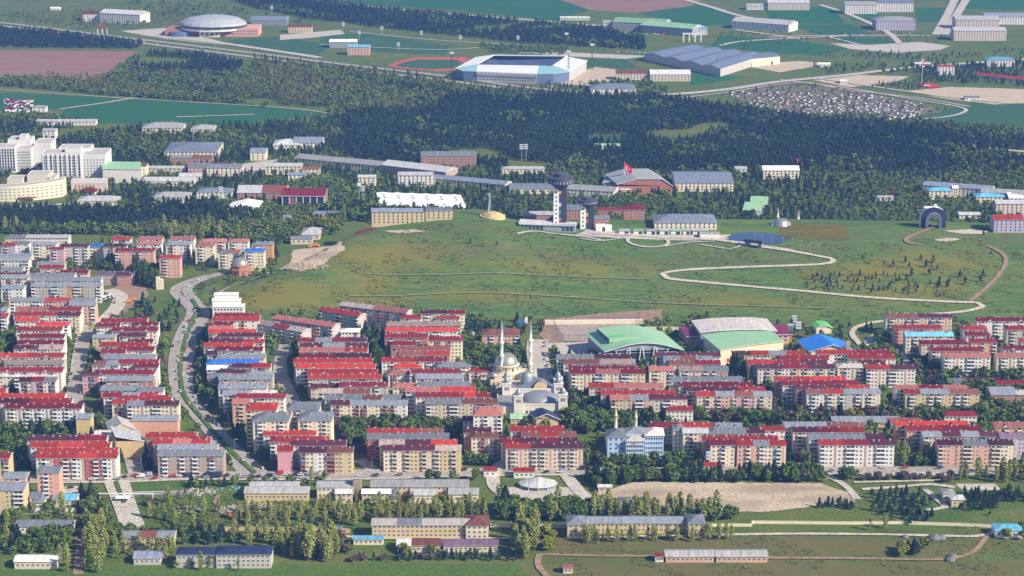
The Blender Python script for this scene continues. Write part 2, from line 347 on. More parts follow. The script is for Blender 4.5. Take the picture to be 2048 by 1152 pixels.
drape('lawn', [(256,963), (360,963), (380,985), (262,985)], gmat('lawn_green', [(.06,.125,.02), (.10,.16,.03)], .02, .1), .12, occ=True)
drape('lawn', [(-40,1140), (520,1130), (1040,1128), (1060,1170), (-60,1170)], bpy.data.materials['lawn_green'], .12)
drape('car_park', [(122,975), (155,972), (160,1000), (120,1010)], PAVE, .13, occ=True)
drape('plaza', [(1180,458), (1300,470), (1460,470), (1480,478), (1380,482), (1240,477), (1150,472)], PAVE, .34, occ=True)
drape('pond', [(1452,476), (1470,467), (1510,465), (1555,470), (1576,482), (1560,488), (1500,489), (1470,484)], mat('pond_water', (.05, .09, .19), 0.35, 0.05, 0.1, 0, 0.25), .36, occ=True)
# roads
road = lambda name, p, wd, m=ASPH, dz=.22, **k: ribbon(name, p, wd, m, dz, **k)
road('street', [(-80,958), (200,958), (400,952), (700,952), (1000,944), (1300,944), (1600,942), (2130,943)], 15)
road('pavement', [(-80,966), (200,966), (400,960), (700,960), (1000,952), (1300,951), (1600,950), (2130,951)], 3, PAVE, .34)
road('boulevard', [(420,552), (372,566), (350,585), (384,622), (366,660), (352,700), (349,745), (358,790), (400,840), (445,895), (492,948)], 9.5)
road('boulevard', [(470,540), (410,558), (374,578), (392,606), (409,630), (390,665), (378,705), (374,750), (380,795), (420,845), (470,900), (524,948)], 9.5)
road('side_street', [(175,650), (164,690), (156,740), (150,795), (165,830)], 12)
road('side_street', [(215,580), (240,592), (234,614), (216,634), (200,650)], 13, PAVE)
road('side_street', [(572,690), (560,740), (580,790), (600,830)], 11)
road('side_street', [(1076,680), (1075,710), (1085,760)], 17, PAVE)
road('side_street', [(1010,925), (990,940), (990,975), (1040,1010)], 9, PAVE)
road('side_street', [(1130,948), (1160,985), (1200,1012)], 9, PAVE)
road('side_street', [(1650,950), (1690,972), (1715,1000)], 5, PAVE)
road('side_street', [(262,900), (268,930), (275,952)], 11)
road('side_street', [(720,920), (745,940), (760,950)], 9)
road('side_street', [(1860,948), (1800,944), (1750,944)], 8)
road('avenue', [(219,962), (240,1015), (255,1060)], 8, PAVE, .24)
road('avenue', [(246,962), (262,1015), (280,1060)], 8, PAVE, .24)
road('farm_track', [(0,1030), (140,1028), (165,1045)], 3, GRAVEL)
road('farm_track', [(158,1075), (160,1110), (156,1150)], 6, RDIRT)
road('farm_track', [(1080,1110), (1075,1130), (1095,1155)], 4, RDIRT)
road('farm_track', [(1080,1110), (1200,1113), (1340,1114), (1536,1117), (1700,1118), (1880,1120), (1940,1108), (1965,1085), (1975,1070)], 3.4, RDIRT)
road('farm_track', [(1130,1078), (1400,1072), (1600,1069), (1800,1071), (1950,1074), (1985,1066)], 3.4, GRAVEL)
road('farm_track', [(640,1068), (760,1078), (1040,1078)], 3, GRAVEL)
road('farm_track', [(440,990), (430,1005), (446,1022)], 3, RDIRT)
road('park_path', [(1724,980), (1800,975), (1860,970), (1910,976)], 4, GRAVEL)
road('park_path', [(1725,953), (1850,949), (1900,951)], 6, PAVE)
road('park_path', [(1708,966), (1790,964), (1880,962)], 3.2, GRAVEL)
road('park_path', [(1850,980), (1875,1000), (1890,1016), (1850,1022)], 4.5, PAVE)
road('lane', [(1800,660), (1770,660), (1735,690), (1790,700), (1820,735)], 6, PAVE)
road('hill_path', [(1480,490), (1560,500), (1640,514), (1667,521), (1640,530), (1500,535), (1375,541), (1325,549), (1335,558), (1420,567), (1600,583), (1750,597), (1900,605), (1955,607), (1966,614), (1930,624), (1850,632), (1770,643), (1722,652), (1704,668), (1722,692)], 5.0, GRAVEL, .40, cross=2)
road('hill_path', [(1870,455), (1830,470), (1812,480), (1820,488), (1845,491)], 4, RDIRT, .40)
road('hill_path', [(1940,604), (1990,560), (2012,525), (2000,505), (1975,493)], 4, RDIRT, .40)
road('terrace_track', [(700,593), (900,588), (1100,593), (1250,603), (1450,612), (1660,618)], 2.2, gmat('pale_grass', [(.20,.23,.10), (.27,.28,.14)], .02, .2), .36, occ=False)
road('terrace_track', [(730,548), (900,550), (1100,553), (1300,560)], 1.8, bpy.data.materials['pale_grass'], .36, occ=False)
road('hill_path', [(1180,466), (1300,474), (1420,480), (1500,490), (1585,502)], 6, PAVE, .40, cross=2)
road('garden_path', [(1035,469), (1075,464), (1160,474), (1210,483)], 3, PAVE, .38)
road('garden_path', [(1150,472), (1210,470), (1250,476), (1200,483), (1160,478)], 2.2, PAVE, .38)
road('garden_path', [(1330,494), (1380,486), (1430,484)], 2.2, PAVE, .38)
road('garden_path', [(1400,490), (1460,499), (1480,492)], 2.2, PAVE, .38)
cc = gp(1296, 484); ring = [cc + Vector((math.cos(a)*19, math.sin(a)*17, 0)) for a in np.linspace(0, 2*math.pi, 25)]
ribbon('ring_path', ring, 3.2, PAVE, .44, raw=True)
road('goat_path', [(440,600), (437,588), (460,575), (490,565), (520,553), (560,540)], 2.6, GRAVEL, .30)
# far roads
road('highway', [(-120,38), (0,46), (250,76), (500,106), (700,131), (900,154), (1040,174), (1200,190)], 12, ASPH, .22)
road('highway', [(-120,44), (0,52), (250,83), (500,114), (700,140), (900,163), (1000,176)], 12, ASPH, .22)
road('service_road', [(300,72), (420,84), (520,98), (640,116)], 14, PAVE, .24)
road('highway', [(1200,190), (1330,190), (1450,180), (1560,164), (1700,150), (1800,138), (1900,130), (2100,116)], 14, PAVE, .22)
road('highway', [(1340,199), (1450,186), (1600,166), (1690,180), (1830,196), (1940,214)], 7, ASPH, .24)
road('country_road', [(560,-8), (640,2), (800,20), (1000,36), (1200,52)], 12, PAVE, .2)
road('country_road', [(1350,-6), (1420,14), (1480,32), (1560,46)], 12, PAVE, .2)
road('campus_road', [(1536,75), (1640,72), (1860,72)], 12, ASPH, .2)
road('campus_road', [(1640,10), (1700,30), (1770,62), (1800,88)], 10, PAVE, .24)
road('campus_road', [(1655,74), (1720,90)], 6, PAVE, .2)
road('grand_avenue', [(1922,-30), (1900,20), (1872,70)], 14, PAVE, .22)
road('grand_avenue', [(1950,-30), (1920,20), (1888,70)], 14, PAVE, .22)
road('campus_road', [(1470,60), (1600,78)], 8, PAVE, .2)
road('campus_road', [(-40,422), (120,410), (200,418), (400,430)], 8, PAVE, .2)
road('campus_road', [(1700,72), (1500,82), (1440,92)], 8, PAVE, .18)
road('field_track', [(-120,174), (0,180), (230,196), (560,216), (660,228)], 2.6, GRAVEL, .24)
road('field_track', [(265,197), (200,208), (120,219)], 5, GRAVEL, .26)
road('field_track', [(352,235), (420,233), (508,230)], 4, GRAVEL, .26)
road('canal_road', [(1560,160), (1700,178), (1830,200), (1915,214), (1930,224), (1880,236), (1740,243)], 5, PAVE, .2)
road('field_track', [(1640,158), (1860,190), (2020,208)], 6, PAVE, .2)
road('campus_road', [(1940,292), (2000,300), (2100,308)], 8, PAVE, .2)
road('field_track', [(640,90), (860,100), (960,96)], 4, PAVE, .2)
road('field_track', [(700,64), (860,80), (1060,92)], 4, PAVE, .2)
# ------------------------------------------------------------------ apartment blocks and long buildings
def window_mesh(name, wd, ht, fr=FRAME, sill=True):
    b = MB(); t = 0.14
    b.box(-wd/2, wd/2, -.05, .02, ht/2-t, ht/2, 0, True); b.box(-wd/2, wd/2, -.12 if sill else -.05, .02, -ht/2, -ht/2+t, 0, True)
    b.box(-wd/2, -wd/2+t, -.05, .02, -ht/2+t, ht/2-t); b.box(wd/2-t, wd/2, -.05, .02, -ht/2+t, ht/2-t)
    if wd > 1.2: b.box(-.05, .05, -.045, .02, -ht/2+t, ht/2-t)
    b.poly([(-wd/2+t, -.02, -ht/2+t), (wd/2-t, -.02, -ht/2+t), (wd/2-t, -.02, ht/2-t), (-wd/2+t, -.02, ht/2-t)], 1)
    return b.mesh(name, [fr, GLASS])
WIN = {'w': window_mesh('window', 1.7, 1.45), 's': window_mesh('window', .9, 1.0), 'W': window_mesh('window', 2.3, 1.6), 't': window_mesh('window', 1.2, 2.2)}
def balcony_mesh(par, kind):
    b = MB(); wd = 3.1
    b.box(-wd/2, wd/2, -1.25, 0, -1.42, -1.27, 0, True)                       # floor slab
    b.box(-wd/2, wd/2, -1.25, -1.15, -1.27, -.30, 1, True)                    # parapet
    b.box(-wd/2, -wd/2+.1, -1.15, 0, -1.27, -.30, 1, True); b.box(wd/2-.1, wd/2, -1.15, 0, -1.27, -.30, 1, True)
    b.poly([(-wd/2+.3, -.03, -1.27), (wd/2-.3, -.03, -1.27), (wd/2-.3, -.03, .95), (-wd/2+.3, -.03, .95)], 2)
    if kind:                                                                  # glazed in
        for k in range(4):
            x = -wd/2 + .03 + k*(wd-.06)/3
            b.box(x-.04, x+.04, -1.22, -1.14, -.30, 1.25, 0)
        b.poly([(-wd/2, -1.17, -.3), (wd/2, -1.17, -.3), (wd/2, -1.17, 1.25), (-wd/2, -1.17, 1.25)], 2)
    return b.mesh('balcony', [WHITE, par, GLASS])
BAL = {c: [balcony_mesh(m, 0), balcony_mesh(m, 1)] for c, m in (('w', mat('parapet_white', (.76, .75, .72))), ('r', mat('parapet_russet', (.36, .09, .06))),
        ('b', mat('parapet_blue', (.16, .28, .55))), ('c', mat('parapet_cream', (.66, .58, .42))))}
def small_chimney():
    b = MB(); b.box(-.5, .5, -.35, .35, -.6, 1.1, 0); b.box(-.62, .62, -.47, .47, 1.1, 1.25, 1, True); return b.mesh('chimney', [mat('chimney_plaster', (.45, .36, .31)), CONC])
CHM = small_chimney()
def dormer():
    b = MB(); b.poly([(-1.6, -.2, -.9), (1.6, -.2, -.9), (0, -.2, .7)], 0); b.poly([(-1.8, -.4, -.9), (0, -.4, .85), (0, 3.2, .85), (-1.8, 1.2, -.9)], 1); b.poly([(0, -.4, .85), (1.8, -.4, -.9), (1.8, 1.2, -.9), (0, 3.2, .85)], 1)
    return b
DRM = {c: dormer().mesh('gable', [wm('c'), rm(c)]) for c in 'RCMGOP'}
BL = []
def parse(colname, text):
    for ln in text.strip().splitlines():
        t = ln.split('|'); a = t[0].split(); o = {}
        for k in a[6:]: o[k[0]] = k[1:]
        yy = a[2].split('/'); y0 = float(yy[0]); y1 = float(yy[-1])
        BL.append(dict(x0=float(a[0]), x1=float(a[1]), y0=y0, y1=y1, roof=a[3], wall=a[4], fl=float(a[5]), o=o, col=colname,
                       label=t[1].strip() if len(t) > 1 else None, name=t[2].strip() if len(t) > 2 else None, cat=t[3].strip() if len(t) > 3 else None))
parse('left edge column', '''
0 58 522 G w 5
0 45 541 G w 5
72 128 530 G c 4
97 128 499 C p 6 d8
78 127 537 C s 4
0 52 549 M e 4
58 148 553 G c 5
0 56 557 G c 5
118 176 547 C s 4
0 47 578 Z w 5
60 202 562 G w 5
60 202 573 GG ggog 5
18 88 603 G w 5
88 190 603 OOGG sge 5
136 191 611 G s 5
0 15 622 G w 5
0 15 634 R w 5 
30 162 622 PR w 5
25 160 632 RRM wwc 5
28 78 643 O w 4
70 137 652 O w 5 h
32 123 662 RR w 5
37 128 676 C w 5
33 127 689 C w 5
26 125 699 MT w 5
-20 127 715 OR w 5
-20 126 729 T g 4
-20 125 744 C w 5
-20 116 754 X c 4
36 112 764 MRG wvw 5
-30 10 786 R s 5
-30 128 797 OO w 5
-30 142 807 MR w 5
8 163 818 CC cww 5
-40 19 917 R y 5
53 212 882 MMC w 5
59 219 895 ROR w 5
72 234 908 RR w 5
70 234 917 RROR wrwrw 5 r
''')
parse('column left of boulevard', '''
200 293 645 C c 5
268 316 652 C c 5 g
191 239 654 C w 5 
222 315 663 C w 5 g
236 292 674 M e 4
183 230 676 G y 5 d10
254 305 687 M y 5
200 296 693 R o 5
238 308 702 C c 5
200 250 707 C o 5
206 310 718 G w 5
182 238 731 KG g 5 h
236 316 728 C c 5
268 316 736 C w 5
186 308 749 C w 5 h
210 307 762 G k 5
163 199 752 M p 5 d9
199 280 781 G k 5
274 326 785 G w 5
205 316 795 CGR w 5
244 342 801 R w 5
222 272 808 R c 5
252 357 812 GMM c 5
290 392 876 R k 5
304 420 889 RPR b 5
380 418 885 C k 5
313 434 900 G e 5
313 448 912 G b 5
''')
parse('column right of boulevard', '''
427 518 634 R w 5 h
422 519 642 R w 5
418 465 652 C w 5 h
415 467 660 P w 5
416 512 667 O w 5
440 526 674 M w 5
415 480 685 M w 5 h
478 527 687 R w 5 h
406 506 694 O g 5
433 525 702 C g 5
413 470 711 M e 4 h
433 530 717 G e 4
411 517 728 B w 4 h | blue roofed white apartment block across the column right of the boulevard
412 465 740 W e 4
463 541 736 MR e 5
438 500 747 M e 4
488 546 752 G w 5 h
415 458 756 G k 4
436 545 759 G b 5
435 534 777 G w 5
444 552 791 GX w 5
464 570 797 C w 5 h
463 500 808 P s 6
525 632 871 R w 5
538 656 885 RR c 5 h
585 692 892 M w 5
553 586 903 R p 5 p
599 706 906 MK cwyy 5
''')
parse('column above leafy grove', '''
595 733 684 CGCM w 5
598 736 695 MGM w 5
597 735 704 PPR w 5
597 741 716 CM w 5
586 745 726 OO g 5
590 751 737 OO w 5
614 755 748 R c 5
614 764 758 RR g 5
620 682 778 M e 4
677 776 774 C g 5
634 687 787 T w 5
686 740 788 K g 5
648 801 800 GGKG w 5
660 815 811 MGGG cccw 5
''')
parse('column left of mosque', '''
840 930 628 MMC ecc 5
800 843 638 R w 4 h
870 920 638 R c 4 h
772 922 652 TT k 5
770 916 663 OO w 5
768 856 676 CC k 5
780 832 691 C k 4 h
856 926 682 C c 6 h
791 900 701 KK c 5
797 900 711 KR k 5
762 894 724 RC w 5
785 843 736 O w 4 h
873 942 734 G c 5 h
822 920 747 CC e 5
830 928 758 G w 5
838 938 773 GG w 5
810 952 784 PO w 5
830 926 795 CC w 5
927 953 795 O w 5
952 981 795 R w 5
850 996 808 GGKK eek 5
924 951 843 C c 4
926 983 866 M s 5
941 998 876 K c 5 h
733 886 868 RRK w 5
732 898 878 GG rrrk 5
757 914 891 TMO ycc 5
765 923 902 MMT cyey 5
''')
parse('cluster below mosque', '''
1020 1130 863 R w 5
1042 1153 874 KRK w 5
1000 1156 887 CMCM e 5
1010 1168 898 RMM e 5
''')
parse('column right of mosque', '''
1112 1266 718 GM w 5
1126 1272 728 KT w 5
1137 1279 741 C w 5
1141 1292 748 CPC cccc 5
1310 1442 714 M w 5
1327 1426 721 GKG w 5
1340 1442 730 KC w 5
1358 1458 742 TG eb 5
1298 1349 742 P c 5
1177 1328 776 RPP ec 5
1201 1352 790 R c 5
1220 1376 800 PGMM ysec 5
1342 1486 763 G w 5
1357 1506 774 CC w 5
1373 1532 783 MMR w 5
1393 1546 793 RGKG espe 5
''')
parse('rows right of blue building', '''
1300 1402 855 C w 4 h
1345 1376 861 G e 5 h
1355 1432 857 O e 5
1424 1486 857 G e 5
1418 1532 867 GGM w 5 h
1365 1418 867 S c 5
1405 1558 883 C o 5
1420 1473 891 C c 5
1473 1574 892 RGR sscc 5
1568 1700 855 GGM e 5
1650 1729 856 K e 5 h
1585 1729 865 MCR c 5
1617 1772 879 GGGM w 5
1638 1791 891 RCM w 5 s
''')
parse('column below sports halls', '''
1465 1611 711 MRGR c 5
1635 1782 709 RC w 5
1698 1793 718 R w 5
1560 1659 720 RR w 5
1497 1656 729 RCM w 5
1718 1772 729 M e 5
1675 1729 736 X c 5 h
1515 1671 738 MCM wwcw 5
1732 1833 739 RM w 5
1550 1694 763 RO k 5
1565 1719 771 CC w 5
1593 1741 780 MMR e 5
1613 1763 788 KRGG wcgc 5
''')
parse('right edge column', '''
1771 1906 636 KM e 5
1788 1884 658 R s 5
1811 1909 673 L c 5 | light blue roofed cream apartment block near the bend of the hill path
1926 1977 660 R w 4 h
1842 1938 689 C e 5 h
1933 1983 672 C w 4 h
1942 1996 686 C s 5
1862 1963 703 C e 5
1887 1983 715 P w 5
1953 2070 643 C w 5
2013 2095 660 R g 5 h
2042 2100 685 R e 4
2008 2090 700 C w 5
1993 2095 715 P c 5
1790 1937 780 PCP w 5
1810 1961 788 CGGKK y 5
1791 1939 853 O o 5
1813 1964 862 RC s 5
1846 2000 874 GMGM e 5
1875 2029 891 MGM sssc 5
1990 2080 855 P o 5
2000 2090 877 V v 5
''')
# other buildings, each described by hand
parse('', '''
512 604 648/665 TRX g 4 | grey apartment block with tan and red roof set askew beside the hill foot
543 665 637/655 PP g 4 | long pale pink roofed block set askew with a plain cream gable
635 716 620/634 R g 4 | red roofed block set askew with a bright orange gable by the hill
677 812 611/627 XP g 5 | long dusty pink roofed block set askew at the foot of the hill
590 622 669 O s 2 h | small orange roofed salmon house beside the skewed blocks
680 720 665 W w 2 h | white hipped villa beside the skewed apartment blocks
50 138 476 S w 3 | long light grey roofed white block at the upper left of town
8 52 476 G y 3 h | grey roofed corner block beside the long white block at upper left
0 30 492 R v 5 h | red roofed mauve tower block at the left edge
-30 62 514 G c 3 | low grey roofed block in front of the red roofed mauve one
18 57 489 G w 5 h | grey hip roofed block next to the red roofed mauve one
62 112 490 G c 6 h | tall grey roofed cream block with a dark blue side
117 176 494 M g 6 h | brown roofed grey block left of the navy roofed one
176 206 494 B g 5 h | small navy blue roofed block between two brown roofed blocks
205 252 494 M g 6 h | brown roofed stone grey block behind the poplars
228 308 503 C s 6 h | wide crimson hip roofed pink block with balconies behind tall trees
220 261 480 R w 3 h | bright red hip roofed white block at the edge of the pine belt
272 325 479 P w 4 h | pink brown hip roofed white block behind its twin
272 322 489 P w 4 h | pink brown hip roofed white block in front of its twin
337 389 479 P w 4 h | pink roofed white block behind the grey roofed one
330 381 490 G w 5 h | grey hip roofed white block in front of the pink roofed one
400 452 484 P c 5 h | pale pink roofed block behind the cream one left of the dome
389 428 493 P c 6 h | pale pink roofed cream tower block left of the domed mosque
455 497 484 P w 5 h | pink and red roofed block behind the small domed mosque
435 480 506 GP c 5 h | grey and pink roofed cream block just left of the brick mosque
503 546 490 G o 6 h | grey roofed block with orange side wall above the construction site
488 529 504 BB c 6 h | bright blue roofed cream block behind the small domed mosque
317 361 517 R s 6 hp d12 | lone block with blank salmon and cream gable wall and red roof
62 112 583 Z w 3 hp | white building with dark solar panel roof in front of grey roofed rows
195 266 550 V b 3 | long dark purple roofed low building beside a clump of trees
232 262 552 M k 3 | small brown building at the end of the purple roofed one
490 553 822 OO c 9 h d18 | tall block with stepped orange roof beside the boulevard
572 639 820 GG c 8 h d18 | tall grey two tier roofed block behind the cream twin
504 578 843 G c 8 h d20 | tall grey roofed cream block casting a long shadow on the boulevard
594 664 842 G c 8 h d20 | tall grey roofed cream block with an orange stripe
945 1006 832 PP w 7 h d20 | white hotel block with an orange red roof and crimson panel
937 983 744 R w 4 h | red roofed gabled house left of the large mosque dome
960 1006 752 C w 3 | small white house with crimson roof beside the prayer hall
963 1040 671 KK s 4 h d18 | salmon school with brown hipped roof behind the mosque minarets
1331 1388 822 C w 3 h | crimson gabled white building behind the blue building
775 819 750 P w 4 h | pink gabled white house above its twin in the rows
784 833 776 P c 4 h | pink gabled cream house below its twin in the rows
1518 1572 862 R w 5 d10 | narrow white house with red panel roof between the rows
1888 1956 833 C w 2 h | low white building with crimson roof among trees at right
1664 1802 845 G y 1 d14 | long grey shed roof among the trees at right
1775 1842 846 K g 1 | small brown roofed shed hidden in trees beside the grey shed
1982 2034 790 G k 3 d20 | red walled hall with pale grey roof at the right edge
2030 2090 790 S k 3 | dark red building beside the grey roofed hall at the right edge
1900 1935 766 G w 1 | low grey market shed among trees below the right rows
1935 2000 764 M e 1 | low market shed with a dark red roof at right
1995 2070 770 C e 1 | low crimson roofed shed at the right edge among trees
1020 1052 838 E y 1 | small pale gatehouse below the courtyard building
150 182 838 G y 4 d12 p | small yellow gable ended house below the white rows
262 356 842 GG s 4 p | salmon school wing with grey roof beside the boulevard
186 220 872 X c 3 | grey flat annex left of the school hall
4 52 957 G s 6 d12 | salmon apartment tower with grey roof at the lower left
72 119 946 G s 7 d12 | salmon apartment tower with round red balconies behind the tan tower
-30 48 982 GG y 5 d16 | yellow apartment block with a crimson stair strip at the left edge
57 83 996 Z e 2 | small navy roofed hut at the foot of the tan tower
102 124 1001 G e 1.4 | small slate roofed shed right of the tan tower
62 86 1006 G c 1.5 h | small hipped hut left of the tan tower
126 152 1001 L w 1.2 | small white shed with light blue roof
487 618 987 S y 1.6 d13 | long low grey roofed barn in front of the twin barn
497 597 977 S w 1.6 d13 | long low grey roofed barn behind its twin
632 707 975 S c 2.6 | grey roofed farm building left of the tan tower
669 706 988 W e 2 d9 | bright white roofed farm annex left of the tan tower
722 782 988 W y 2 d9 | bright white roofed farm wing right of the tan tower
740 938 974 SSS y 2 d14 | long grey roofed farm hall near the red roofed gate
820 872 991 S c 1.6 d12 | short cream shed in front of the long farm hall
896 958 989 S c 1.8 d12 | short grey roofed shed beside the parked vans
775 797 992 G y 1.3 h | tiny hipped hut near the white roofed wing
1026 1070 944 R w 1.3 d8 | low white kiosk with red roof by the round pavilion
966 995 942 R w 1.3 d8 | small red roofed gatehouse by the lane
1237 1303 1008 G y 1.5 h | low yellow building with grey roof at the edge of the dirt lot
1408 1445 933 R e 1.3 d8 | low pinkish gatehouse with red roof by the street
742 945 1051 XGXX y 2.8 d12 | long yellow dormitory with pale pink roof
930 978 1052 K c 3 h d18 | square cream end wing with rusty hip roof
792 882 1092 WKK e 1.2 d12 | long striped roofed stable behind tall trees
885 998 1092 VV e 1.2 d11 | long mauve roofed stable beside the track
1172 1385 1047 GGG y 2.1 d12 | long grey roofed yellow barracks behind a poplar row
1133 1172 1050 G y 3 h d16 | grey hipped end wing of the barracks on the left
1375 1412 1048 G y 3 h d16 | grey hipped end wing of the barracks on the right
1330 1430 1114 SS s 1 d11 | long silver roofed cowshed on the meadow
1431 1537 1114 SS s 1 d11 | long silver roofed cowshed with orange wall on the meadow
1309 1329 1114 R w .9 d6 | tiny white hut with red roof beside the cowshed
240 348 1076 GKG y 2.2 | yellow schoolhouse with patched grey and rust roof
648 683 1062 G y 1.2 d8 | small yellow hut with grey roof by the poplars
265 322 1117 Z g 1.2 d12 | navy roofed garage at the bottom left
350 432 1110 N g 2.6 h | navy roofed grey police building wing at left
430 543 1110 NN g 2.8 h d14 | navy blue hip roofed grey building at the bottom
26 114 1124 W e 1.4 d11 | long bright white roofed barn at the bottom left
28 145 1054 G w 1.2 | low pale shed half hidden by poplars at lower left
705 768 1079 L c 1 d6 | small lean to shed with pale blue roof
1885 1912 988 S w 1.5 h d9 | small cream pavilion with grey hip roof behind its twin
1902 1932 1000 S y 1.5 h d9 | small yellow pavilion with grey hip roof in front of its twin
1125 1147 1136 K e 1 d5 | tiny wooden shed at the bottom beside the track
1195 1225 975 X g 1 d5 | low pale wall shed by the dirt lot
1990 2048 1062 L w 1.4 h | little house with pale roof under poplars at the right edge
''')
parse('campus', '''
327 434 304 Z c 3 h d60 | large square grey roofed campus building round a courtyard
340 425 316 GK k 3 | brick campus wing with grey roof in front of the square one
292 372 337 S e 2 | low grey roofed campus wing left of the brick halls
375 466 335 GK s 3 d22 | brick lecture hall with grey roof and coral verge
412 484 336 G c 3 d18 | cream fronted brick lecture hall with grey roof
499 532 305 Z c 3 d22 | small square slate blue roofed campus building
529 604 333 S c 3 d16 | grey roofed cream campus wing left of the brick porch
604 640 338 K c 2 | little campus porch with red brown roof
588 770 316/333 SS c 2 d22 | very long light grey roofed campus block running to the right
762 892 330/345 SS b 3 d26 | right half of the long grey campus roof with brick end
841 952 312 G k 5 d22 | brick campus block with curved slate roof behind the long roof
575 612 350 Z w 2 | small slate roofed campus annex among pines
715 752 355 S c 3 d12 | cream campus building with slanted parapet among pines
795 866 351 S w 4 d16 | white stepped campus building with dark windows
860 1010 356/370 Z c 2 d18 | long slate roofed cream campus block right of the white one
473 572 386 SK k 2 d34 | wide grey roofed campus hall behind the red roofed library
742 850 424 Z y 4 d14 | slate roofed yellow dormitory partly hidden by the hill
850 905 421 Z y 3 d12 | far end of the slate roofed dormitory behind the hill
585 645 286 Z w 2 d30 | stepped slate roofed white laboratory in the pine wood
545 600 290 W w 1.5 h d30 | low pale hipped building beside the slate laboratory
283 365 256 S c 2 h d30 | pavilion cluster with light grey hip roofs at the field edge
380 428 259 S c 2 h d26 | two gabled pavilions with light roofs by the field
63 92 215 S w 2 h | white roofed farmhouse beside the green field
72 192 243 S w 1.4 d12 | long low pale roofed stable at the wood edge
84 111 262 S w 3 d14 | small white gabled house in the wood at upper left
285 388 363 S c 1.6 d20 | light roofed low building behind the hospital pines
305 378 395 S c 1.8 h d24 | grey hip roofed pavilion above the pine belt
392 465 385 Z w 2 h d20 | slate hip roofed pavilion with columns by the lamp mast
153 236 402 S c 1.5 h d22 | low grey hip roofed clinic right of the curved hospital wing
356 402 353 S c 1.5 d16 | low pale shed roof behind the pine belt
1018 1110 378 Z c 1.6 d24 | low slate roofed workshop left of the tall tower
1130 1228 378/384 S w 2.2 d22 | grey roofed workshop with white gables right of the tall tower
1003 1090 338 S c 1.6 h | pale hip roofed hall in the wood above the tower
1240 1262 380 S w 1.6 | tiny white gabled shed below the flag
1045 1110 430 S k 2 d14 | low brick building with grey roof at the foot of the tall tower
1130 1160 420 Z k 3 d20 | brick building between the two control towers
1185 1220 437 Z k 3 d12 | brick and yellow building right of the short control tower
1195 1248 421 C k 1.5 d12 | long crimson roofed shed behind the short tower
1246 1291 420 C k 3 h d20 | crimson hip roofed brick villa with columns
1308 1435 446 Z c 2 h d34 | wide grey roofed sports hall with brick corner behind the kiosks
1350 1468 366 Z c 3 d60 | slate roofed cream school round a courtyard in the wood
1526 1600 341 W c 3 d22 | white vaulted hall with red fins in the wood
1190 1240 292 E w 1 | tiny green roofed hut on the clearing in the wood
1845 1985 370/380 Z w 3 d18 | very long slate roofed barracks at the right
1960 2070 384/390 S e 3 d18 | second long roof of the barracks at the right edge
1858 1905 382 L c 3 h d16 | cream building with turquoise hip roof left of the flat turquoise one
1952 2014 394 L c 2 h d18 | low cream building with turquoise roof
1905 1918 377 W c 3 | small stair block beside the turquoise roofed building
2018 2080 397 W w 2 d26 | bright white curved roof hall at the right edge
1992 2085 408 S e 4 d16 | four storey beige dormitory at the right edge
1988 2048 440 RR v 4 d20 | crimson roofed mauve school at the right edge
2040 2100 440 Z v 4 d20 | grey roofed end of the mauve school at the right edge
1470 1495 338 S w 1.2 | tiny white hut beside the vaulted hall
1750 1788 395 X w 1 d8 | low beige shed among the right hand pines
1918 1962 430 S w 1 | low pale shed behind the arch monument
566 582 436 Z w 1.4 | low slate roofed parking shelter below the library
625 684 428 Z w 1.2 d12 | low slate roofed shelter in front of the library trees
580 625 478 Z e 1.6 d10 | small grey roofed building beside the construction site
600 640 470 S e 1.4 h d30 | grey hipped workshop above the construction site
''')
parse('far', '''
1206 1260 46 S w 3 d24 | white ribbed roof wing at the left end of the pale green roofed faculty
1224 1330 44/48 E n 4 d46 | pale green roofed faculty with dark glazed front left half
1280 1385 50/58 E n 4 d40 | pale green roofed faculty with dark glazed front right half
1345 1415 58 L w 3 d20 | low turquoise roofed wing at the right end of the faculty
1463 1578 42/50 S w 4 d40 | grey hip roofed faculty with white piers beside the lawns
1752 1832 42 S v 5 d40 h | dark purple brick faculty with grey gabled roof
1690 1755 10 S w 5 d30 | white columned building at the top edge
1755 1828 6 Z w 5 d34 | tall white building with dark shaded side at the top edge
1536 1620 6 S e 4 d30 | beige faculty at the top edge left of the avenue
1493 1540 12 S w 2 d20 | low pale building at the top edge with a light roof
1912 2000 40 S e 5 d34 | large beige administration palace back wing
1970 2090 34 Z w 4 d34 | slate roofed white right wing of the administration palace
1908 2014 62 S e 5 d28 | beige administration palace front block with tall windows
1232 1300 147 K e 3 d22 | brick and cream school wing with a red banner
1300 1382 149 W e 3 d30 | school wing with a bright white roof and dormers
1180 1272 178 Z w 2 h d34 | slate roofed low white pavilion in front of the school
658 714 84 W n 3 d20 | small grandstand with a bright white roof by the pitches
694 740 94 L s 4 d16 | club house with turquoise roof and coral front
500 574 40 Z u 3 d30 | dark slate roofed ice hall beside the arena
575 624 54 R y 3 d14 | red and cream arched sports building
165 200 28 C w 4 d20 | small glass fronted block with a crimson edge on a white building
198 280 26/30 W w 5 d34 | bright white sports building with tall windows
1120 1180 36 W w 1 | group of tiny white sheds beside the far wood
100 120 17 W w .8 | tiny white hut at the top left
1876 1910 133 R w 4 h d12 | little white block with a red roof near the tall flag
1974 2030 120 L w 3 h d20 | white clinic with light blue hip roof
1950 2090 150/164 R w 1 d16 | long row of crimson awnings at the right edge
1930 1962 195 Z w 1 h d10 | small white pavilion with dark hip roof on the pale lot
1636 1662 129 W w 1 | small white gatehouse near the bridge
1680 1695 163 W w .8 | white container on the pale lot
1830 1862 128 W e 1 | low billboard shed beside the road junction
''')
SUNK = {}
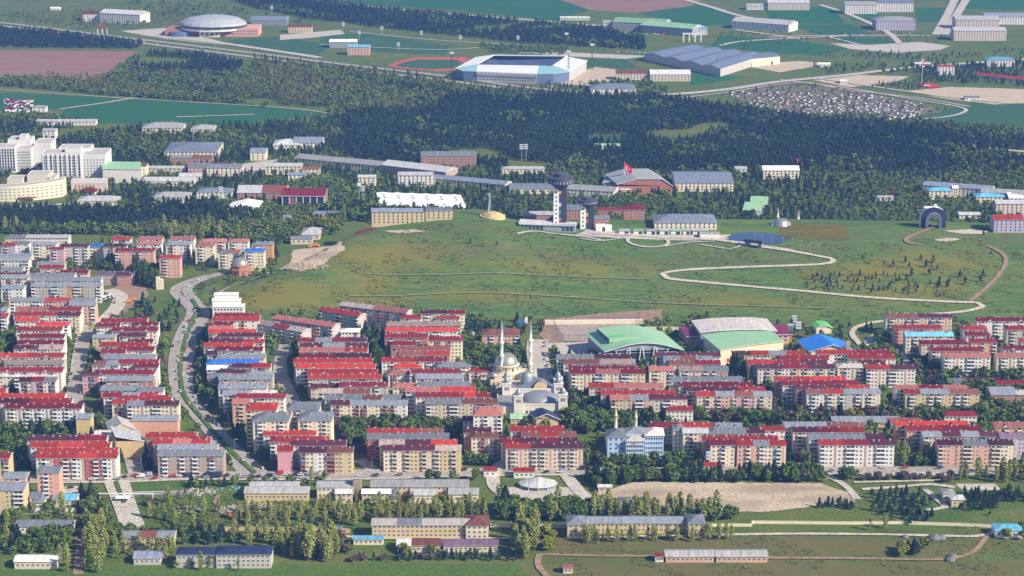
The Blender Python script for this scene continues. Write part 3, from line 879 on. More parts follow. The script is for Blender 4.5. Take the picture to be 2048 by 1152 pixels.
def place(b):
    fl = b['fl']; Hb = 0.9 + 2.85*fl; b['H'] = Hb; z0 = 0
    xm = (b['x0']+b['x1'])/2; ym = (b['y0']+b['y1'])/2
    z0 = gp(xm, ym, Hb).z
    A, B = at(b['x0'], b['y0'], z0+Hb), at(b['x1'], b['y1'], z0+Hb)
    d = (B-A).to_2d(); L = d.length; b['L'] = L - 1.1; b['rz'] = math.atan2(d.y, d.x)
    D = float(b['o'].get('d', 12)); b['D'] = D; c = (A+B)/2; nrm = Vector((-d.y, d.x))/L
    b['c'] = Vector((c.x + nrm.x*(D/2+.55), c.y + nrm.y*(D/2+.55), z0)); b['z0'] = z0
    b['ov'] = .55
    R = Matrix.Rotation(b['rz'], 2); cor = [R @ Vector((sx*(b['L']/2), sy*D/2)) + b['c'].to_2d() for sx, sy in ((-1,-1),(1,-1),(1,1),(-1,1))]
    b['cor'] = cor; occ_poly(cor, 2.5); (occ_poly([(p.x, p.y - 7) for p in cor], 0) if b['col'] in ('campus', 'far') else None); b['sc'] = scl(c.x, c.y, z0)
    b['ytop'] = min(b['y0'], b['y1']) - 3.0*b['sc']; b['ybase'] = ym + Hb*b['sc']
for b in BL: place(b)
def occluded(px, py, me):
    for o in BL:
        if o is me or o['c'].y >= me['c'].y - 6: continue
        if o['x0'] < px < o['x1'] and o['ytop'] < py < o['ybase']: return True
    return False
ORD = ['', 'first', 'second', 'third', 'fourth', 'fifth', 'sixth', 'seventh', 'eighth', 'ninth', 'tenth', 'eleventh', 'twelfth', 'thirteenth', 'fourteenth', 'fifteenth', 'sixteenth',
       'seventeenth', 'eighteenth', 'nineteenth', 'twentieth', 'twenty first', 'twenty second', 'twenty third', 'twenty fourth', 'twenty fifth', 'twenty sixth', 'twenty seventh',
       'twenty eighth', 'twenty ninth', 'thirtieth', 'thirty first', 'thirty second', 'thirty third', 'thirty fourth', 'thirty fifth', 'thirty sixth', 'thirty seventh', 'thirty eighth', 'thirty ninth', 'fortieth']
CNT = {}
def wordlist(s, D):
    u = []
    for c in s:
        if D[c] not in u: u.append(D[c])
    return ' and '.join(u[:2])
def build_block(b):
    r = random.Random(int(b['x0']*7 + b['y0']*13)); L, D, H, ov = b['L'], b['D'], b['H'], b['ov']; fl = b['fl']; o = b['o']
    town = bool(b['col']) and b['col'] not in ('campus', 'far'); far = b['col'] in ('far', 'campus') or b['sc'] < 1.75
    if town and not b['label']:
        CNT[b['col']] = CNT.get(b['col'], 0) + 1
        lab = '%s roofed %s block, %s down the %s' % (wordlist(b['roof'], RW), wordlist(b['wall'] if len(set(b['roof'])) == 1 else b['wall'][0], WW), ORD[CNT[b['col']]], b['col'])
    else: lab = b['label']
    grp = ('apartment blocks in the ' + b['col']) if town else None
    big = fl >= 4
    nm = 'apartment_block' if (town or 'block' in lab) and big and b['col'] not in ('campus', 'far') else ('shed' if any(k in lab for k in ('shed', 'barn', 'stable', 'garage')) else ('hut' if any(k in lab for k in ('hut', 'kiosk', 'gatehouse', 'container')) else 'building'))
    T = thing(nm, lab, {'apartment_block': 'apartment block', 'shed': 'shed', 'hut': 'hut', 'building': 'building'}[nm], b['c'], b['rz'], grp)
    # walls
    mb = MB(); ws = b['wall']; mats = []; 
    for c in ws:
        if wm(c) not in mats: mats.append(wm(c))
    n = len(ws); ins = [0]*n
    for k, c in enumerate(ws):
        xa, xb = -L/2 + L*k/n, -L/2 + L*(k+1)/n; pr = 0 if n == 1 else (0.25 if k % 2 else 0)
        mb.box(xa, xb, -D/2 - pr, D/2, -2.5, H, mats.index(wm(c)))
    hip = 'h' in o; rise = max(1.1, min(D/2*0.29, 4.8)); 
    side = mats.index(wm(ws[0]))
    if not hip:
        for sx, c in ((-1, ws[0]), (1, ws[-1])):
            x = sx*L/2; q = [(x, -D/2, H), (x, D/2, H), (x, 0, H+rise*.93)]; mb.poly(q if sx > 0 else q[::-1], mats.index(wm(c)))
    mb.build('wall', mats, T)
    # roof
    rs = b['roof']; rb = MB(); rmats = []
    for c in rs:
        if rm(c) not in rmats: rmats.append(rm(c))
    rmats.append(CONC); EM = len(rmats)-1; nr = len(rs); th = .28; e = ov; yy = D/2 + e; sl = rise/(D/2)
    ez = H - sl*e*0; top = H + .12
    for k, c in enumerate(rs):
        m = rmats.index(rm(c)); xa, xb = -L/2 - e*(k == 0) + L*k/nr*(1), -L/2 + L*(k+1)/nr + e*(k == nr-1)
        if k: xa = -L/2 + L*k/nr
        dz = (0.10 if k % 2 else 0.0); hl = hip and k == 0; hr = hip and k == nr-1
        ra, rb_ = xa + (min(yy*.9, (xb-xa)*.48) if hl else 0), xb - (min(yy*.9, (xb-xa)*.48) if hr else 0)
        z1, z2 = top + dz, top + rise + dz
        rb.poly([(xa, -yy, z1), (xb, -yy, z1), (rb_, 0, z2), (ra, 0, z2)], m)
        rb.poly([(xb, yy, z1), (xa, yy, z1), (ra, 0, z2), (rb_, 0, z2)], m)
        rb.poly([(xa, -yy, z1-th), (xb, -yy, z1-th), (xb, -yy, z1), (xa, -yy, z1)], EM)
        rb.poly([(xb, yy, z1-th), (xa, yy, z1-th), (xa, yy, z1), (xb, yy, z1)], EM)
        rb.poly([(xa, -yy, z1-th), (xa, yy, z1-th), (xb, yy, z1-th), (xb, -yy, z1-th)], EM)
        if hl: rb.poly([(xa, yy, z1), (xa, -yy, z1), (ra, 0, z2)], m)
        if hr: rb.poly([(xb, -yy, z1), (xb, yy, z1), (rb_, 0, z2)], m)
        for xx, h_, s in ((xa, hl, -1), (xb, hr, 1)):
            q = [(xx, -yy, z1-th), (xx, yy, z1-th), (xx, yy, z1), (xx, -yy, z1)]
            rb.poly(q if s > 0 else q[::-1], EM)
            if not h_:
                q = [(xx, -yy, z1), (xx, yy, z1), (xx, 0, z2)]; rb.poly(q if s > 0 else q[::-1], m if (k and s < 0) or (k < nr-1 and s > 0) else mats and EM)
    R_ = rb.build('roof', rmats, T)
    if fl >= 3 and not far and 'd' not in o or fl >= 6:
        for k in range(max(2, int(L/5.5))):
            x = -L/2 + L*(k + r.uniform(.15, .85))/max(2, int(L/5.5)); y = r.choice((-.25, -.1, .05))*D/2
            put('chimney', CHM, R_, (x, y, H + rise*(1-abs(y)/(D/2)) - .1), 0, (r.uniform(.7, 1.2),)*2 + (r.uniform(.6, 1.1),))
    if 'g' in o or (town and fl >= 5 and r.random() < .22 and rs[0] in DRM and not hip):
        for fx in (-.27, .27): put('gable', DRM[rs[0]] if rs[0] in DRM else DRM['R'], R_, (L*fx, -D/2 + .3, H + 1.1))
    # windows and balconies of the face towards the town
    def vis(x, y, z):
        c, s = math.cos(b['rz']), math.sin(b['rz']); X_ = b['c'].x + x*c - y*s; Y_ = b['c'].y + x*s + y*c
        px, py = proj(X_, Y_, b['z0'] + z)
        if px < -6 or px > 2054 or py > 1158: return False
        return not occluded(px, py, b)
    if 'p' not in o:
        bw = 2.75 if not far else 4.2; nb = max(2, int((L-1)/bw)); bw = (L-1)/nb; nf = max(1, int(fl + .3)); fh = (H-.9)/nf if fl >= 1 else H-.9
        pat = r.choice(['wbwswbw', 'wwbswbw', 'wbwswwb', 'bwwswwb']) if (big and not far and (b['col'] != 'campus')) else 'wwwww'
        pcol = r.choice('wwwwwcr') if 'r' not in o else 'w'
        if b['roof'][0] == 'M': pcol = r.choice('wwrc')
        cnt = 0; strip = r.choice((None, None, None, None, 'k', 'b', 'g', 's', 'y', 'n')) if (town and fl >= 4 and big) else None
        if strip and 's' in pat:
            for i in range(nb):
                if pat[i % len(pat)] == 's' and vis(-L/2 + .5 + bw*(i+.5), -D/2, H - 1):
                    x = -L/2 + .5 + bw*(i+.5); sb = MB(); kk = min(len(ws)-1, int((x + L/2)/L*len(ws))); pq = .25 if (len(ws) > 1 and kk % 2) else 0
                    sb.box(-.8, .8, -D/2 - pq - .10, -D/2 - pq, 0, H-.35); sb.build('stair_strip', wm(strip), T).location = (x, 0, 0)
        for i in range(nb):
            x = -L/2 + .5 + bw*(i+.5); ch = pat[i % len(pat)]; k = min(len(ws)-1, int((x + L/2)/L*len(ws))); pr = .25 if (len(ws) > 1 and k % 2) else 0
            for f in range(nf):
                z = .9 + fh*f + fh*.55; y = -D/2 - pr - .02
                if fl < 2: z = max(1.5, H*.55)
                if not vis(x, y, z + .5): continue
                if cnt >= 99: continue
                cnt += 1
                if ch == 'b':
                    put('balcony', BAL[pcol if r.random() < .93 else r.choice('bcr')][1 if r.random() < .28 else 0], T, (x, y, z + .05), 0, (1, 1, fh/2.85))
                elif ch == 's': put('window', WIN['s'], T, (x, y - (.11 if strip else 0), z - .8))
                else: put('window', WIN['w' if not far else 't'], T, (x, y, z), 0, (1, 1, 1) if not far else (1.5, 1, 1))
        # gable sides that the camera can see
        if fl >= 3 and D >= 9 and b['sc'] > 1.7 and not ('p' in o):
            cxp = (b['x0']+b['x1'])/2; sgn = 1 if (cxp < 980 or abs(b['rz']) > .12 and b['rz'] < 0) else -1
            for i in range(3):
                y = -D/2 + D*(i+.5)/3
                if i == 1: continue
                for f in range(nf):
                    z = .9 + fh*f + fh*.55; x = sgn*(L/2 + .02)
                    if vis(x, y, z) and cnt < 99: cnt += 1; put('window', WIN['s'], T, (x, y, z), sgn*math.pi/2)
    return T
for b in BL: build_block(b)
# ------------------------------------------------------------------ special buildings
LAB = {}
def custom(name, label, cat, loc, rz=0, group=None):
    T = thing(name, label, cat, loc, rz, group); return T
def wp(px, py, z): return at(px, py, z)
def loc_pts(c, pts): return [p - c for p in pts]
def hall(name, label, cat, zb, H, FL, FR, BL_, prof, roofm, wallm, axis='w', eave=.8, wallms=None, nseg=1, under=None, extra=None):
    """a hall from three eave corners (pixels at height H); prof is (t, rise) across the front (axis w) or along the depth (axis d)"""
    a, b, c = (wp(*q, zb + H) for q in (FL, FR, BL_)); d = b + (c - a); o = (a + b + c + d)/4; o.z = zb
    T = custom(name, label, cat, o); A, B, C, D_ = [q - o for q in (a, b, c, d)]; occ_poly([a, b, d, c], 3)
    up = Vector((0, 0, 1)); rb = MB()
    def pt(s, t, e=0):
        v = A + (B-A)*s + (C-A)*t; v = v + ((B-A).normalized()*e*(1 if s > .5 else -1) if s in (0, 1) else Vector()) + ((C-A).normalized()*e*(1 if t > .5 else -1) if t in (0, 1) else Vector())
        return v
    th = Vector((0, 0, -.5))
    for i in range(len(prof)-1):
        (t0, r0), (t1, r1) = prof[i], prof[i+1]
        if axis == 'w': q = [pt(t0, 0, eave) + up*r0, pt(t1, 0, eave) + up*r1, pt(t1, 1, eave) + up*r1, pt(t0, 1, eave) + up*r0]; e1 = (q[0], q[1]); e2 = (q[2], q[3])
        else: q = [pt(0, t0, eave) + up*r0, pt(1, t0, eave) + up*r0, pt(1, t1, eave) + up*r1, pt(0, t1, eave) + up*r1]; e1 = (q[3], q[0]); e2 = (q[1], q[2])
        rb.poly(q, 0)
        for u, v in (e1, e2): rb.poly([u + th, v + th, v, u], 1)
    z = [p for p in prof]
    if axis == 'w': s1 = (pt(0, 1, eave) + up*z[0][1], pt(0, 0, eave) + up*z[0][1]); s2 = (pt(1, 0, eave) + up*z[-1][1], pt(1, 1, eave) + up*z[-1][1])
    else: s1 = (pt(0, 0, eave) + up*z[0][1], pt(1, 0, eave) + up*z[0][1]); s2 = (pt(1, 1, eave) + up*z[-1][1], pt(0, 1, eave) + up*z[-1][1])
    for u, v in (s1, s2): rb.poly([u + th, v + th, v, u], 1)
    rb.build('roof', [roofm, WHITE if wallms is None else wallms], T)
    wb = MB(); cs = [A, B, D_, C]
    for k in range(4):
        u, v = cs[k], cs[(k+1) % 4]; 
        wb.poly([(u.x, u.y, -3), (v.x, v.y, -3), (v.x, v.y, H-.1), (u.x, u.y, H-.1)], 0)
    for e in ((0, 1) if True else ()):                       # end walls up to the roof profile
        if axis == 'w': q = [pt(t, e) + up*(r - .15) for t, r in prof]
        else: q = [pt(e, t) + up*(r - .15) for t, r in prof]
        wb.poly(([q[0] - up*.1] + q + [q[-1] - up*.1]) if True else q, 0)
    wb.build('wall', wallm, T); return T, (A, B, C, D_), o
def arch(r, n=10): return [(k/n, r*math.sin(math.pi*k/n)**.9) for k in range(n+1)]
def quadpart(T, name, pts, m): b = MB(); b.poly(pts, 0); return b.build(name, m, T)
def on_face(U, V, s0, s1, z0, z1, out=.06):
    d = (V-U); d.z = 0; L = d.length; d.normalize(); n = Vector((d.y, -d.x, 0))*out
    a = U + d*L*s0 + n; b = U + d*L*s1 + n
    return [(a.x, a.y, z0), (b.x, b.y, z0), (b.x, b.y, z1), (a.x, a.y, z1)]
def face_windows(T, U, V, n, zs, wd=1.6, ht=1.5, s0=.03, s1=.97, name='window', m=None, lim=60):
    L = (V-U).to_2d().length; c = 0
    me_ = MB(); me_.box(-wd/2-.12, wd/2+.12, -.03, .05, -ht/2-.12, ht/2+.12, 0, True); me_.poly([(-wd/2, -.05, -ht/2), (wd/2, -.05, -ht/2), (wd/2, -.05, ht/2), (-wd/2, -.05, ht/2)], 1)
    me_ = me_.mesh(name, [FRAME, m or GLASS]); a = math.atan2(V.y-U.y, V.x-U.x)
    for z in zs:
        for i in range(n):
            if c >= lim: return
            s = s0 + (s1-s0)*(i+.5)/n; p = U + (V-U)*s; c += 1
            put(name, me_, T, (p.x + math.sin(a)*.08, p.y - math.cos(a)*.08, z), a)
EG = mat('pale_green_sheet', RC['E'], .5, .06, .1, 0, .35); FG = mat('bright_green_sheet', RC['F'], .5, .05)
# green arched sports hall
T, (A, B, C, D_), o = hall('sports_hall', 'arched pale green roofed sports hall with white slanted struts along its front', 'sports hall', 0, 11, (1213,706), (1362,702), (1176,672), [(t, r + 1.5) for t, r in arch(6.5)], EG, wm('n'), eave=2)
for k in range(8):
    s = .16 + .09*k; p = A + (B-A)*s; p.z = 0; q = p + Vector((2.0 if k % 2 else -2.0, 0, 10.6 + 5.6*math.sin(math.pi*s)**.9)); b = MB(); n = Vector((0, -1.6, 0)); w_ = Vector((.32, 0, 0))
    b.poly([p+n-w_, p+n+w_, q+n+w_, q+n-w_]); b.poly([p+n+w_, p+n*.6+w_, q+n*.6+w_, q+n+w_]); b.poly([p+n*.6-w_, p+n-w_, q+n-w_, q+n*.6-w_]); b.build('strut', WHITE, T)
quadpart(T, 'glazing', on_face(A, B, .2, .8, 3, 10.4), GLASS); quadpart(T, 'glazing', on_face(A, B, .02, .17, 5, 9.5), GLASS)
b = MB()                                                       # raised skylight with steep blue side
P = lambda s, t, z: A + (B-A)*s + (C-A)*t + Vector((0, 0, z))
b.poly([P(.10,.25,4.6), P(.10,.92,4.6), P(.10,.92,7.6), P(.10,.25,7.6)][::-1], 1); b.poly([P(.10,.25,7.6), P(.5,.25,8.9), P(.5,.92,8.9), P(.10,.92,7.6)], 0); b.poly([P(.10,.25,4.6), P(.5,.25,7.6), P(.5,.25,8.9), P(.10,.25,7.6)], 0)
b.poly([P(.5,.25,7.6), P(.5,.92,7.6), P(.5,.92,8.9), P(.5,.25,8.9)], 0); b.build('skylight', [EG, mat('blue_sheet', (.05, .12, .26), .5)], T)
quadpart(T, 'roof_panel', [P(.12,.34,7.75), P(.34,.34,8.55), P(.36,.44,8.62), P(.12,.44,7.75)], FG)
# grey arched hall and its maroon base
T, (A, B, C, D_), o = hall('sports_hall', 'wide pale grey arched roof hall rising from maroon lower roofs', 'sports hall', 0, 14, (1402,664), (1552,661), (1385,641), [(t, r) for t, r in ((0,0),(.2,1.2),(.5,2),(.8,1.6),(1,0))], rm('X'), wm('n'), eave=1)
T, (A, B, C, D_), o = hall('sports_annex', 'maroon roofed low annex wrapped round the pale grey hall', 'building', 0, 8, (1375,672), (1583,668), (1357,652), [(0, 0), (.5, 2.4), (1, 0)], mat('maroon_sheet', (.20, .03, .075), .5), wm('s'), axis='d', eave=1)
face_windows(T, A, B, 18, (3, 6), 2.2, 1.3)
# pale green flat roofed hall
T, (A, B, C, D_), o = hall('sports_hall', 'pale green flat sloping roof hall with cream end walls', 'sports hall', 0, 13, (1441,699), (1567,684), (1407,671), [(0, 0), (.5, 1.2), (1, 1.0)], EG, wm('c'), eave=.8, wallms=wm('c'))
quadpart(T, 'entrance', on_face(A, B, .32, .88, .2, 5.2), mat('dark_opening', (.10, .07, .09), .7)); quadpart(T, 'banner', on_face(A, B, .10, .22, 2, 5, .12), mat('banner_red', (.55, .07, .03), .6))
# blue gabled hall
T, (A, B, C, D_), o = hall('sports_hall', 'bright blue gabled roof hall with white verge and cream pillars', 'sports hall', 0, 9, (1622,702), (1706,701), (1598,682), [(0, 0), (.5, 5.5), (1, 0)], mat('bright_blue_sheet', (.035, .22, .72), .5), wm('c'), eave=1.6)
for k in range(5): quadpart(T, 'pillar', on_face(A, B, .12 + k*.17, .15 + k*.17, 0, 9.5, .3), wm('y'))
b = MB(); b.box(-1.6, 1.6, -1.6, 1.6, 0, 17); q = b.build('chimney', wm('b'), T); q.location = A + (B-A)*.86 + Vector((0, -2, -9))
hall('utility_building', 'small bright green hipped roof building beside the lamp masts', 'building', gh(at(1640,665).x, at(1640,665).y), 5, (1633,656), (1663,655), (1624,647), [(0, 0), (.25, 2), (.75, 2), (1, 0)], FG, wm('c'), eave=1)
hall('sports_court_fence_wall', 'long white wall behind the earthen sports court', 'wall', gh(gp(1190,646).x, gp(1190,646).y), 4, (1090,641), (1285,639), (1090,640), [(0, 0), (1, 0)], WHITE, wm('c'), eave=.1)
# fences round the court
def fence(name, label, pts, h=5, m=None, post=6, mesh_m=None):
    P = [gp(*q) for q in pts]; T = custom(name, label, 'fence', P[0]); b = MB(); pb = 0
    for i in range(len(P)-1):
        d = P[i+1]-P[i]; n = max(1, int(d.length/post))
        for k in range(n+1):
            q = P[i] + d*k/n - P[0]; p_ = MB(); p_.box(-.09, .09, -.09, .09, -1, h); put('post', p_.mesh('post', [DARK]), T, (q.x, q.y, gh(q.x+P[0].x, q.y+P[0].y) - P[0].z))
            if k < n:
                q2 = P[i] + d*(k+1)/n - P[0]
                for zz in (.3, h*.5, h-.1): b.poly([(q.x, q.y, q.z+zz-.06), (q2.x, q2.y, q2.z+zz-.06), (q2.x, q2.y, q2.z+zz+.06), (q.x, q.y, q.z+zz+.06)])
    b.build('rail', DARK if m is None else m, T); return T
fence('court_fence', 'tall blue mesh fence along the left side of the sports court', [(1106,650), (1126,684)], 6, mat('fence_blue', (.03, .08, .18)), 3)
fence('court_fence', 'tall dark mesh fence along the near side of the sports court', [(1127,685), (1180,685)], 6, None, 4)
fence('court_fence', 'tall dark mesh fence along the far side of the sports court', [(1107,648), (1275,646)], 6, None, 5)
fence('court_fence', 'tall mesh fence at the right side of the sports court', [(1276,647), (1288,664)], 6, mat('fence_blue', (.03, .08, .18)), 3)
def wall_line(name, label, pts, h=2, th=.35, m=CONC, cap=True):
    P = [gp(*q) for q in pts]; T = custom(name, label, 'wall', P[0]); b = MB(); c_ = MB()
    for i in range(len(P)-1):
        d = P[i+1]-P[i]; n = Vector((-d.y, d.x, 0)).normalized()*th/2
        for mb_, z0, z1, g in ((b, -1, h, 1), (c_, h, h+.14, 1.35)):
            q = [P[i]-P[0]-n*g, P[i+1]-P[0]-n*g, P[i+1]-P[0]+n*g, P[i]-P[0]+n*g]; j = len(mb_.v)
            mb_.v += [(v.x, v.y, v.z+z0) for v in q] + [(v.x, v.y, v.z+z1) for v in q]
            for f in ((0,1,5,4),(1,2,6,5),(2,3,7,6),(3,0,4,7),(4,5,6,7)): mb_.f.append(tuple(j+k for k in f)); mb_.m.append(0)
    b.build('wall_body', m, T); c_.build('coping', CONC, T)
wall_line('boundary_wall', 'long cream boundary wall right of the barracks', [(1412,1053), (1503,1053), (1504,1047), (1700,1049), (1800,1048), (1920,1052), (1985,1055)], 1.9, .4, wm('c'))
wall_line('boundary_wall', 'cream boundary wall between the dormitory and barracks', [(980,1054), (1134,1056)], 2.4, .4, wm('c'))
wall_line('boundary_wall', 'long tan wall between poplars left of the yellow dormitory', [(440,1062), (560,1063), (650,1064), (700,1066)], 2.6, .4, wm('y'))
wall_line('retaining_wall', 'pale wall along the lawn beside the avenue', [(268,990), (380,988)], 2.0, 1.2, wm('n'))
wall_line('retaining_wall', 'low pale wall along the near kerb of the long street', [(560,945), (760,943)], 1.3, .4, CONC)
wall_line('boundary_wall', 'cream courtyard wall behind the sports annex', [(1290,660), (1360,661)], 3, .4, wm('c'))
# school hall with slanted roof at the boulevard
T, (A, B, C, D_), o = hall('school_hall', 'big yellow school hall with slanted grey roof', 'building', 0, 13, (232,882), (288,882), (222,862), [(0, 3.5), (1, 0)], rm('S'), wm('y'), eave=.5)
hall('school_wing', 'yellow school wing with a steep grey gable between hall and dormitory', 'building', 0, 11, (222,862), (270,858), (212,846), [(0, 0), (.45, 5), (1, 0)], rm('X'), wm('y'), eave=.6)
# tan watch tower beside the salmon towers and the tan tower of the barns
def shaft(name, label, px, py, wpx, H, m, roofm, cat='tower', d=6):
    s = 0; p = at(px, py, H); w_ = wpx/scl(p.x, p.y, H); T = custom(name, label, cat, (p.x, p.y + d/2, 0)); b = MB(); b.box(-w_/2, w_/2, -d/2, d/2, -1, H); b.build('shaft', m, T)
    r = MB(); r.box(-w_/2+.6, w_/2-.6, -d/2+.6, d/2-.6, H, H+1.6); r.box(-w_/2-.2, w_/2+.2, -d/2-.2, d/2+.2, H+1.6, H+1.9, 0, True); r.build('roof', roofm, T); occ_poly([(p.x-w_/2, p.y), (p.x+w_/2, p.y), (p.x+w_/2, p.y+d), (p.x-w_/2, p.y+d)], 2)
    return T, w_, d
T, w_, d_ = shaft('water_tower', 'tan tower standing in front of the salmon tower block', 94, 964, 17, 14, mat('tan_render', (.30, .27, .18), .9), rm('Z'))
T, w_, d_ = shaft('hose_tower', 'plain tan tower with small chimneys between the farm buildings', 714, 963, 17, 12, mat('tan_render', (.30, .27, .18), .9), CONC)
for k in range(4): b = MB(); b.box(-.25, .25, -.25, .25, 12, 15); b.build('flue', DARK, T).location = (-2.2 + k*1.5, 0, 0)
# white stepped building left of the hill
T = custom('clinic', 'white stepped building with flat terraced roofs at the hill foot', 'building', at(452, 640, 0)); s0 = scl(T.location.x, T.location.y)
for (xa, xb, ya, yb, h) in ((-11, 15, 0, 10, 11), (-12.5, 11, 10, 17, 14), (-11.5, 8, 17, 25, 17)):
    b = MB(); b.box(xa, xb, ya, yb, -1, h); b.build('wall', wm('w'), T); b = MB(); b.box(xa-.5, xb+.5, ya-.5, yb-.01, h, h+.6, 0, True); b.build('roof', WHITE, T)
face_windows(T, Vector((-11, 0, 0)), Vector((15, 0, 0)), 9, (3, 6, 9), 1.5, 1.3); occ_poly([at(428,640), at(492,640), at(492,610), at(428,610)], 2)
# ---------------- mosques
def minaret_mesh(H, r, n=12, balc=(0.42, 0.66), base=.0):
    b = MB(); pr = [(r*1.5, 0), (r*1.5, H*.07), (r, H*.10)]
    for f in balc: pr += [(r*.95, H*f-1.2), (r*1.5, H*f), (r*1.5, H*f+.9), (r*.9, H*f+1.05)]
    pr += [(r*.85, H*.82), (r*1.0, H*.825)]; b.lathe(pr, n=n)
    c = MB(); c.lathe([(r*1.0, H*.825), (r*.55, H*.90), (.06, H*.985), (.06, H)], n=n); return b, c
def minaret(label, px, ptip, pbase, r, m, mc, group, balc=(.42, .66), H=50):
    for _ in range(3): p = at(px, ptip, H); 
    T = custom('minaret', label, 'minaret', (p.x, p.y, 0), 0, group); a, c = minaret_mesh(H, r, balc=balc); a.build('shaft', m, T, True); c.build('spire', mc, T, True); occ_poly([(p.x-3, p.y-3), (p.x+3, p.y-3), (p.x+3, p.y+3), (p.x-3, p.y+3)], 1)
STONE = mat('pale_stone', (.60, .58, .52), .8, .08); CSTONE = mat('cream_stone', (.64, .55, .38), .8, .08)
minaret('tall white stone minaret standing left behind the silver dome', 1003, 634, 770, 1.4, STONE, LEAD, 'minarets of the large mosque', (.28, .46, .64), 56)
minaret('tall white stone minaret standing right of the silver dome', 1061, 640, 756, 1.4, STONE, LEAD, 'minarets of the large mosque', (.30, .50, .68), 50)
minaret('slim cream minaret behind the left end of the blue building', 1232, 816, 880, 1.25, CSTONE, CSTONE, 'cream minarets behind the blue building', (.46,), 30)
minaret('slim cream minaret behind the middle of the blue building', 1272, 821, 880, 1.25, CSTONE, CSTONE, 'cream minarets behind the blue building', (.46,), 28)
minaret('short stone minaret behind the brick domed mosque', 487, 494, 525, 1.0, CSTONE, LEAD, None, (.6,), 22)
minaret('cream minaret left of the pond in front of the wood', 1556, 414, 450, 1.1, CSTONE, LEAD, 'minarets by the pond', (.6,), 25)
minaret('cream minaret standing right of the small grey dome by the pond', 1597, 418, 450, 1.1, CSTONE, LEAD, 'minarets by the pond', (.6,), 25)
SILV = mat('silver_dome', (.40, .40, .36), .38, .1, .3, .55)
def dome_prof(r, h, z, n=8): return [(r*math.cos(math.pi/2*k/n), z + h*math.sin(math.pi/2*k/n)) for k in range(n)] + [(.05, z+h)]
def onion(T, x, y, z, r, m=None):
    b = MB(); b.lathe([(r*.8, z), (r*1.05, z+.5*r), (r, z+r), (r*.6, z+1.55*r), (r*.15, z+2.1*r), (.05, z+3*r)], x, y, 12); return b.build('onion_dome', m or LEAD, T, True)
p = at(1013, 770, 0); T = custom('mosque', 'stone mosque with a large silver dome between two tall minarets', 'mosque', (p.x+3, p.y-3, 0)); occ_poly([(p.x-14, p.y-20), (p.x+26, p.y-20), (p.x+26, p.y+16), (p.x-14, p.y+16)], 2)
b = MB(); b.box(-15, 20, -16, 16, -1, 9); b.box(-12, 12, -13, 13, 9, 12); b.build('prayer_hall', CSTONE, T)
b = MB(); b.lathe([(11, 11.5), (9.6, 13), (9.6, 17.2), (9.9, 17.3), (9.9, 17.8), (8.6, 18)], -3, 0, 20); b.build('drum', CSTONE, T, True)
b = MB(); b.lathe(dome_prof(8.6, 8.2, 18, 9), -3, 0, 24); b.build('dome', SILV, T, True)
for k in range(12):
    a = 2*math.pi*k/12; b = MB(); b.box(-.5, .5, -.06, .06, 13.8, 16.6); q = b.build('window', GLASS, T); q.location = (-3 + 9.66*math.cos(a), 9.66*math.sin(a), 0); q.rotation_euler = (0, 0, a+math.pi/2)
for x, y in ((-12.5,-12), (8,-13), (-12.5,12), (8,12), (15,-10), (15,8), (15,0)): b = MB(); b.lathe(dome_prof(3.4, 2.6, 12 if abs(x) < 13 else 9, 5), x, y, 14); b.build('small_dome', SILV, T, True)
face_windows(T, Vector((-15,-16,0)), Vector((20,-16,0)), 10, (3, 6.6), 1.2, 2.0)
p = at(1066, 832, 0); T = custom('courtyard_building', 'white palace like complex with onion domed corner towers and oval lead roof', 'building', (p.x, p.y, 0)); Y_ = 1/ (scl(p.x,p.y)); occ_poly([(p.x-30, p.y-2), (p.x+30, p.y-2), (p.x+26, p.y+70), (p.x-30, p.y+70)], 1)
IV = mat('ivory_render', (.70, .66, .58), .8, .05)
b = MB(); b.box(-13.5, 25, 0, 30, -1, 8); b.box(-22, 22, 30, 50, -1, 10); b.box(-26, -12, 2, 30, -1, 6.5); b.build('wall', IV, T)
b = MB(); b.box(-13, 24.5, .5, 29.8, 8, 8.3, 0, True); b.box(-21.5, 21.5, 30.5, 49.5, 10, 10.3, 0, True); b.box(-25.6, -13.6, 2.3, 29.6, 6.5, 6.8, 0, True); b.build('roof', LEAD, T)
b = MB(); b.box(-13.5, 25, 0, .4, 8.3, 9.4, 0); b.box(-22, 22, 30, 30.4, 10.3, 11.6, 0); b.box(-26, -25.6, 2, 30, 6.8, 7.8); b.build('parapet', IV, T)
b = MB(); b.lathe(dome_prof(13.5, 5.4, 8.4, 8), 5, 15, 32, sx=1, sy=.85); b.build('oval_dome', LEAD, T, True)
b = MB(); b.poly([(-12,34,10.3), (14,34,10.3), (2,42,17)]); b.poly([(14,34,10.3), (14,49,10.3), (2,42,17)]); b.poly([(14,49,10.3), (-12,49,10.3), (2,42,17)]); b.poly([(-12,49,10.3), (-12,34,10.3), (2,42,17)]); b.build('pyramid_roof', mat('slate_blue_sheet', (.13, .15, .21), .4), T)
b = MB(); b.lathe([(5.2, 12.6), (5, 14.2)] + dome_prof(4.4, 4.2, 16.6, 6), -4, 43, 16); b.build('small_dome', LEAD, T, True)
b = MB(); b.lathe([(3.6*math.cos(a), 0) for a in (0, 1.57)] if False else [(3.4, 0), (3.4, .6)], 0, 0, 20, 0); 
b = MB(); q = [(6 + 5.2*math.cos(a), 32.5, 10.4 + 5.4*math.sin(a)) for a in np.linspace(0, math.pi, 13)]; b.poly(q, 0); q2 = [(x, y+9, z) for x, y, z in q]
for i in range(12): b.poly([q[i], q[i+1], q2[i+1], q2[i]], 1)
b.build('arched_portal', [wm('y'), LEAD], T)
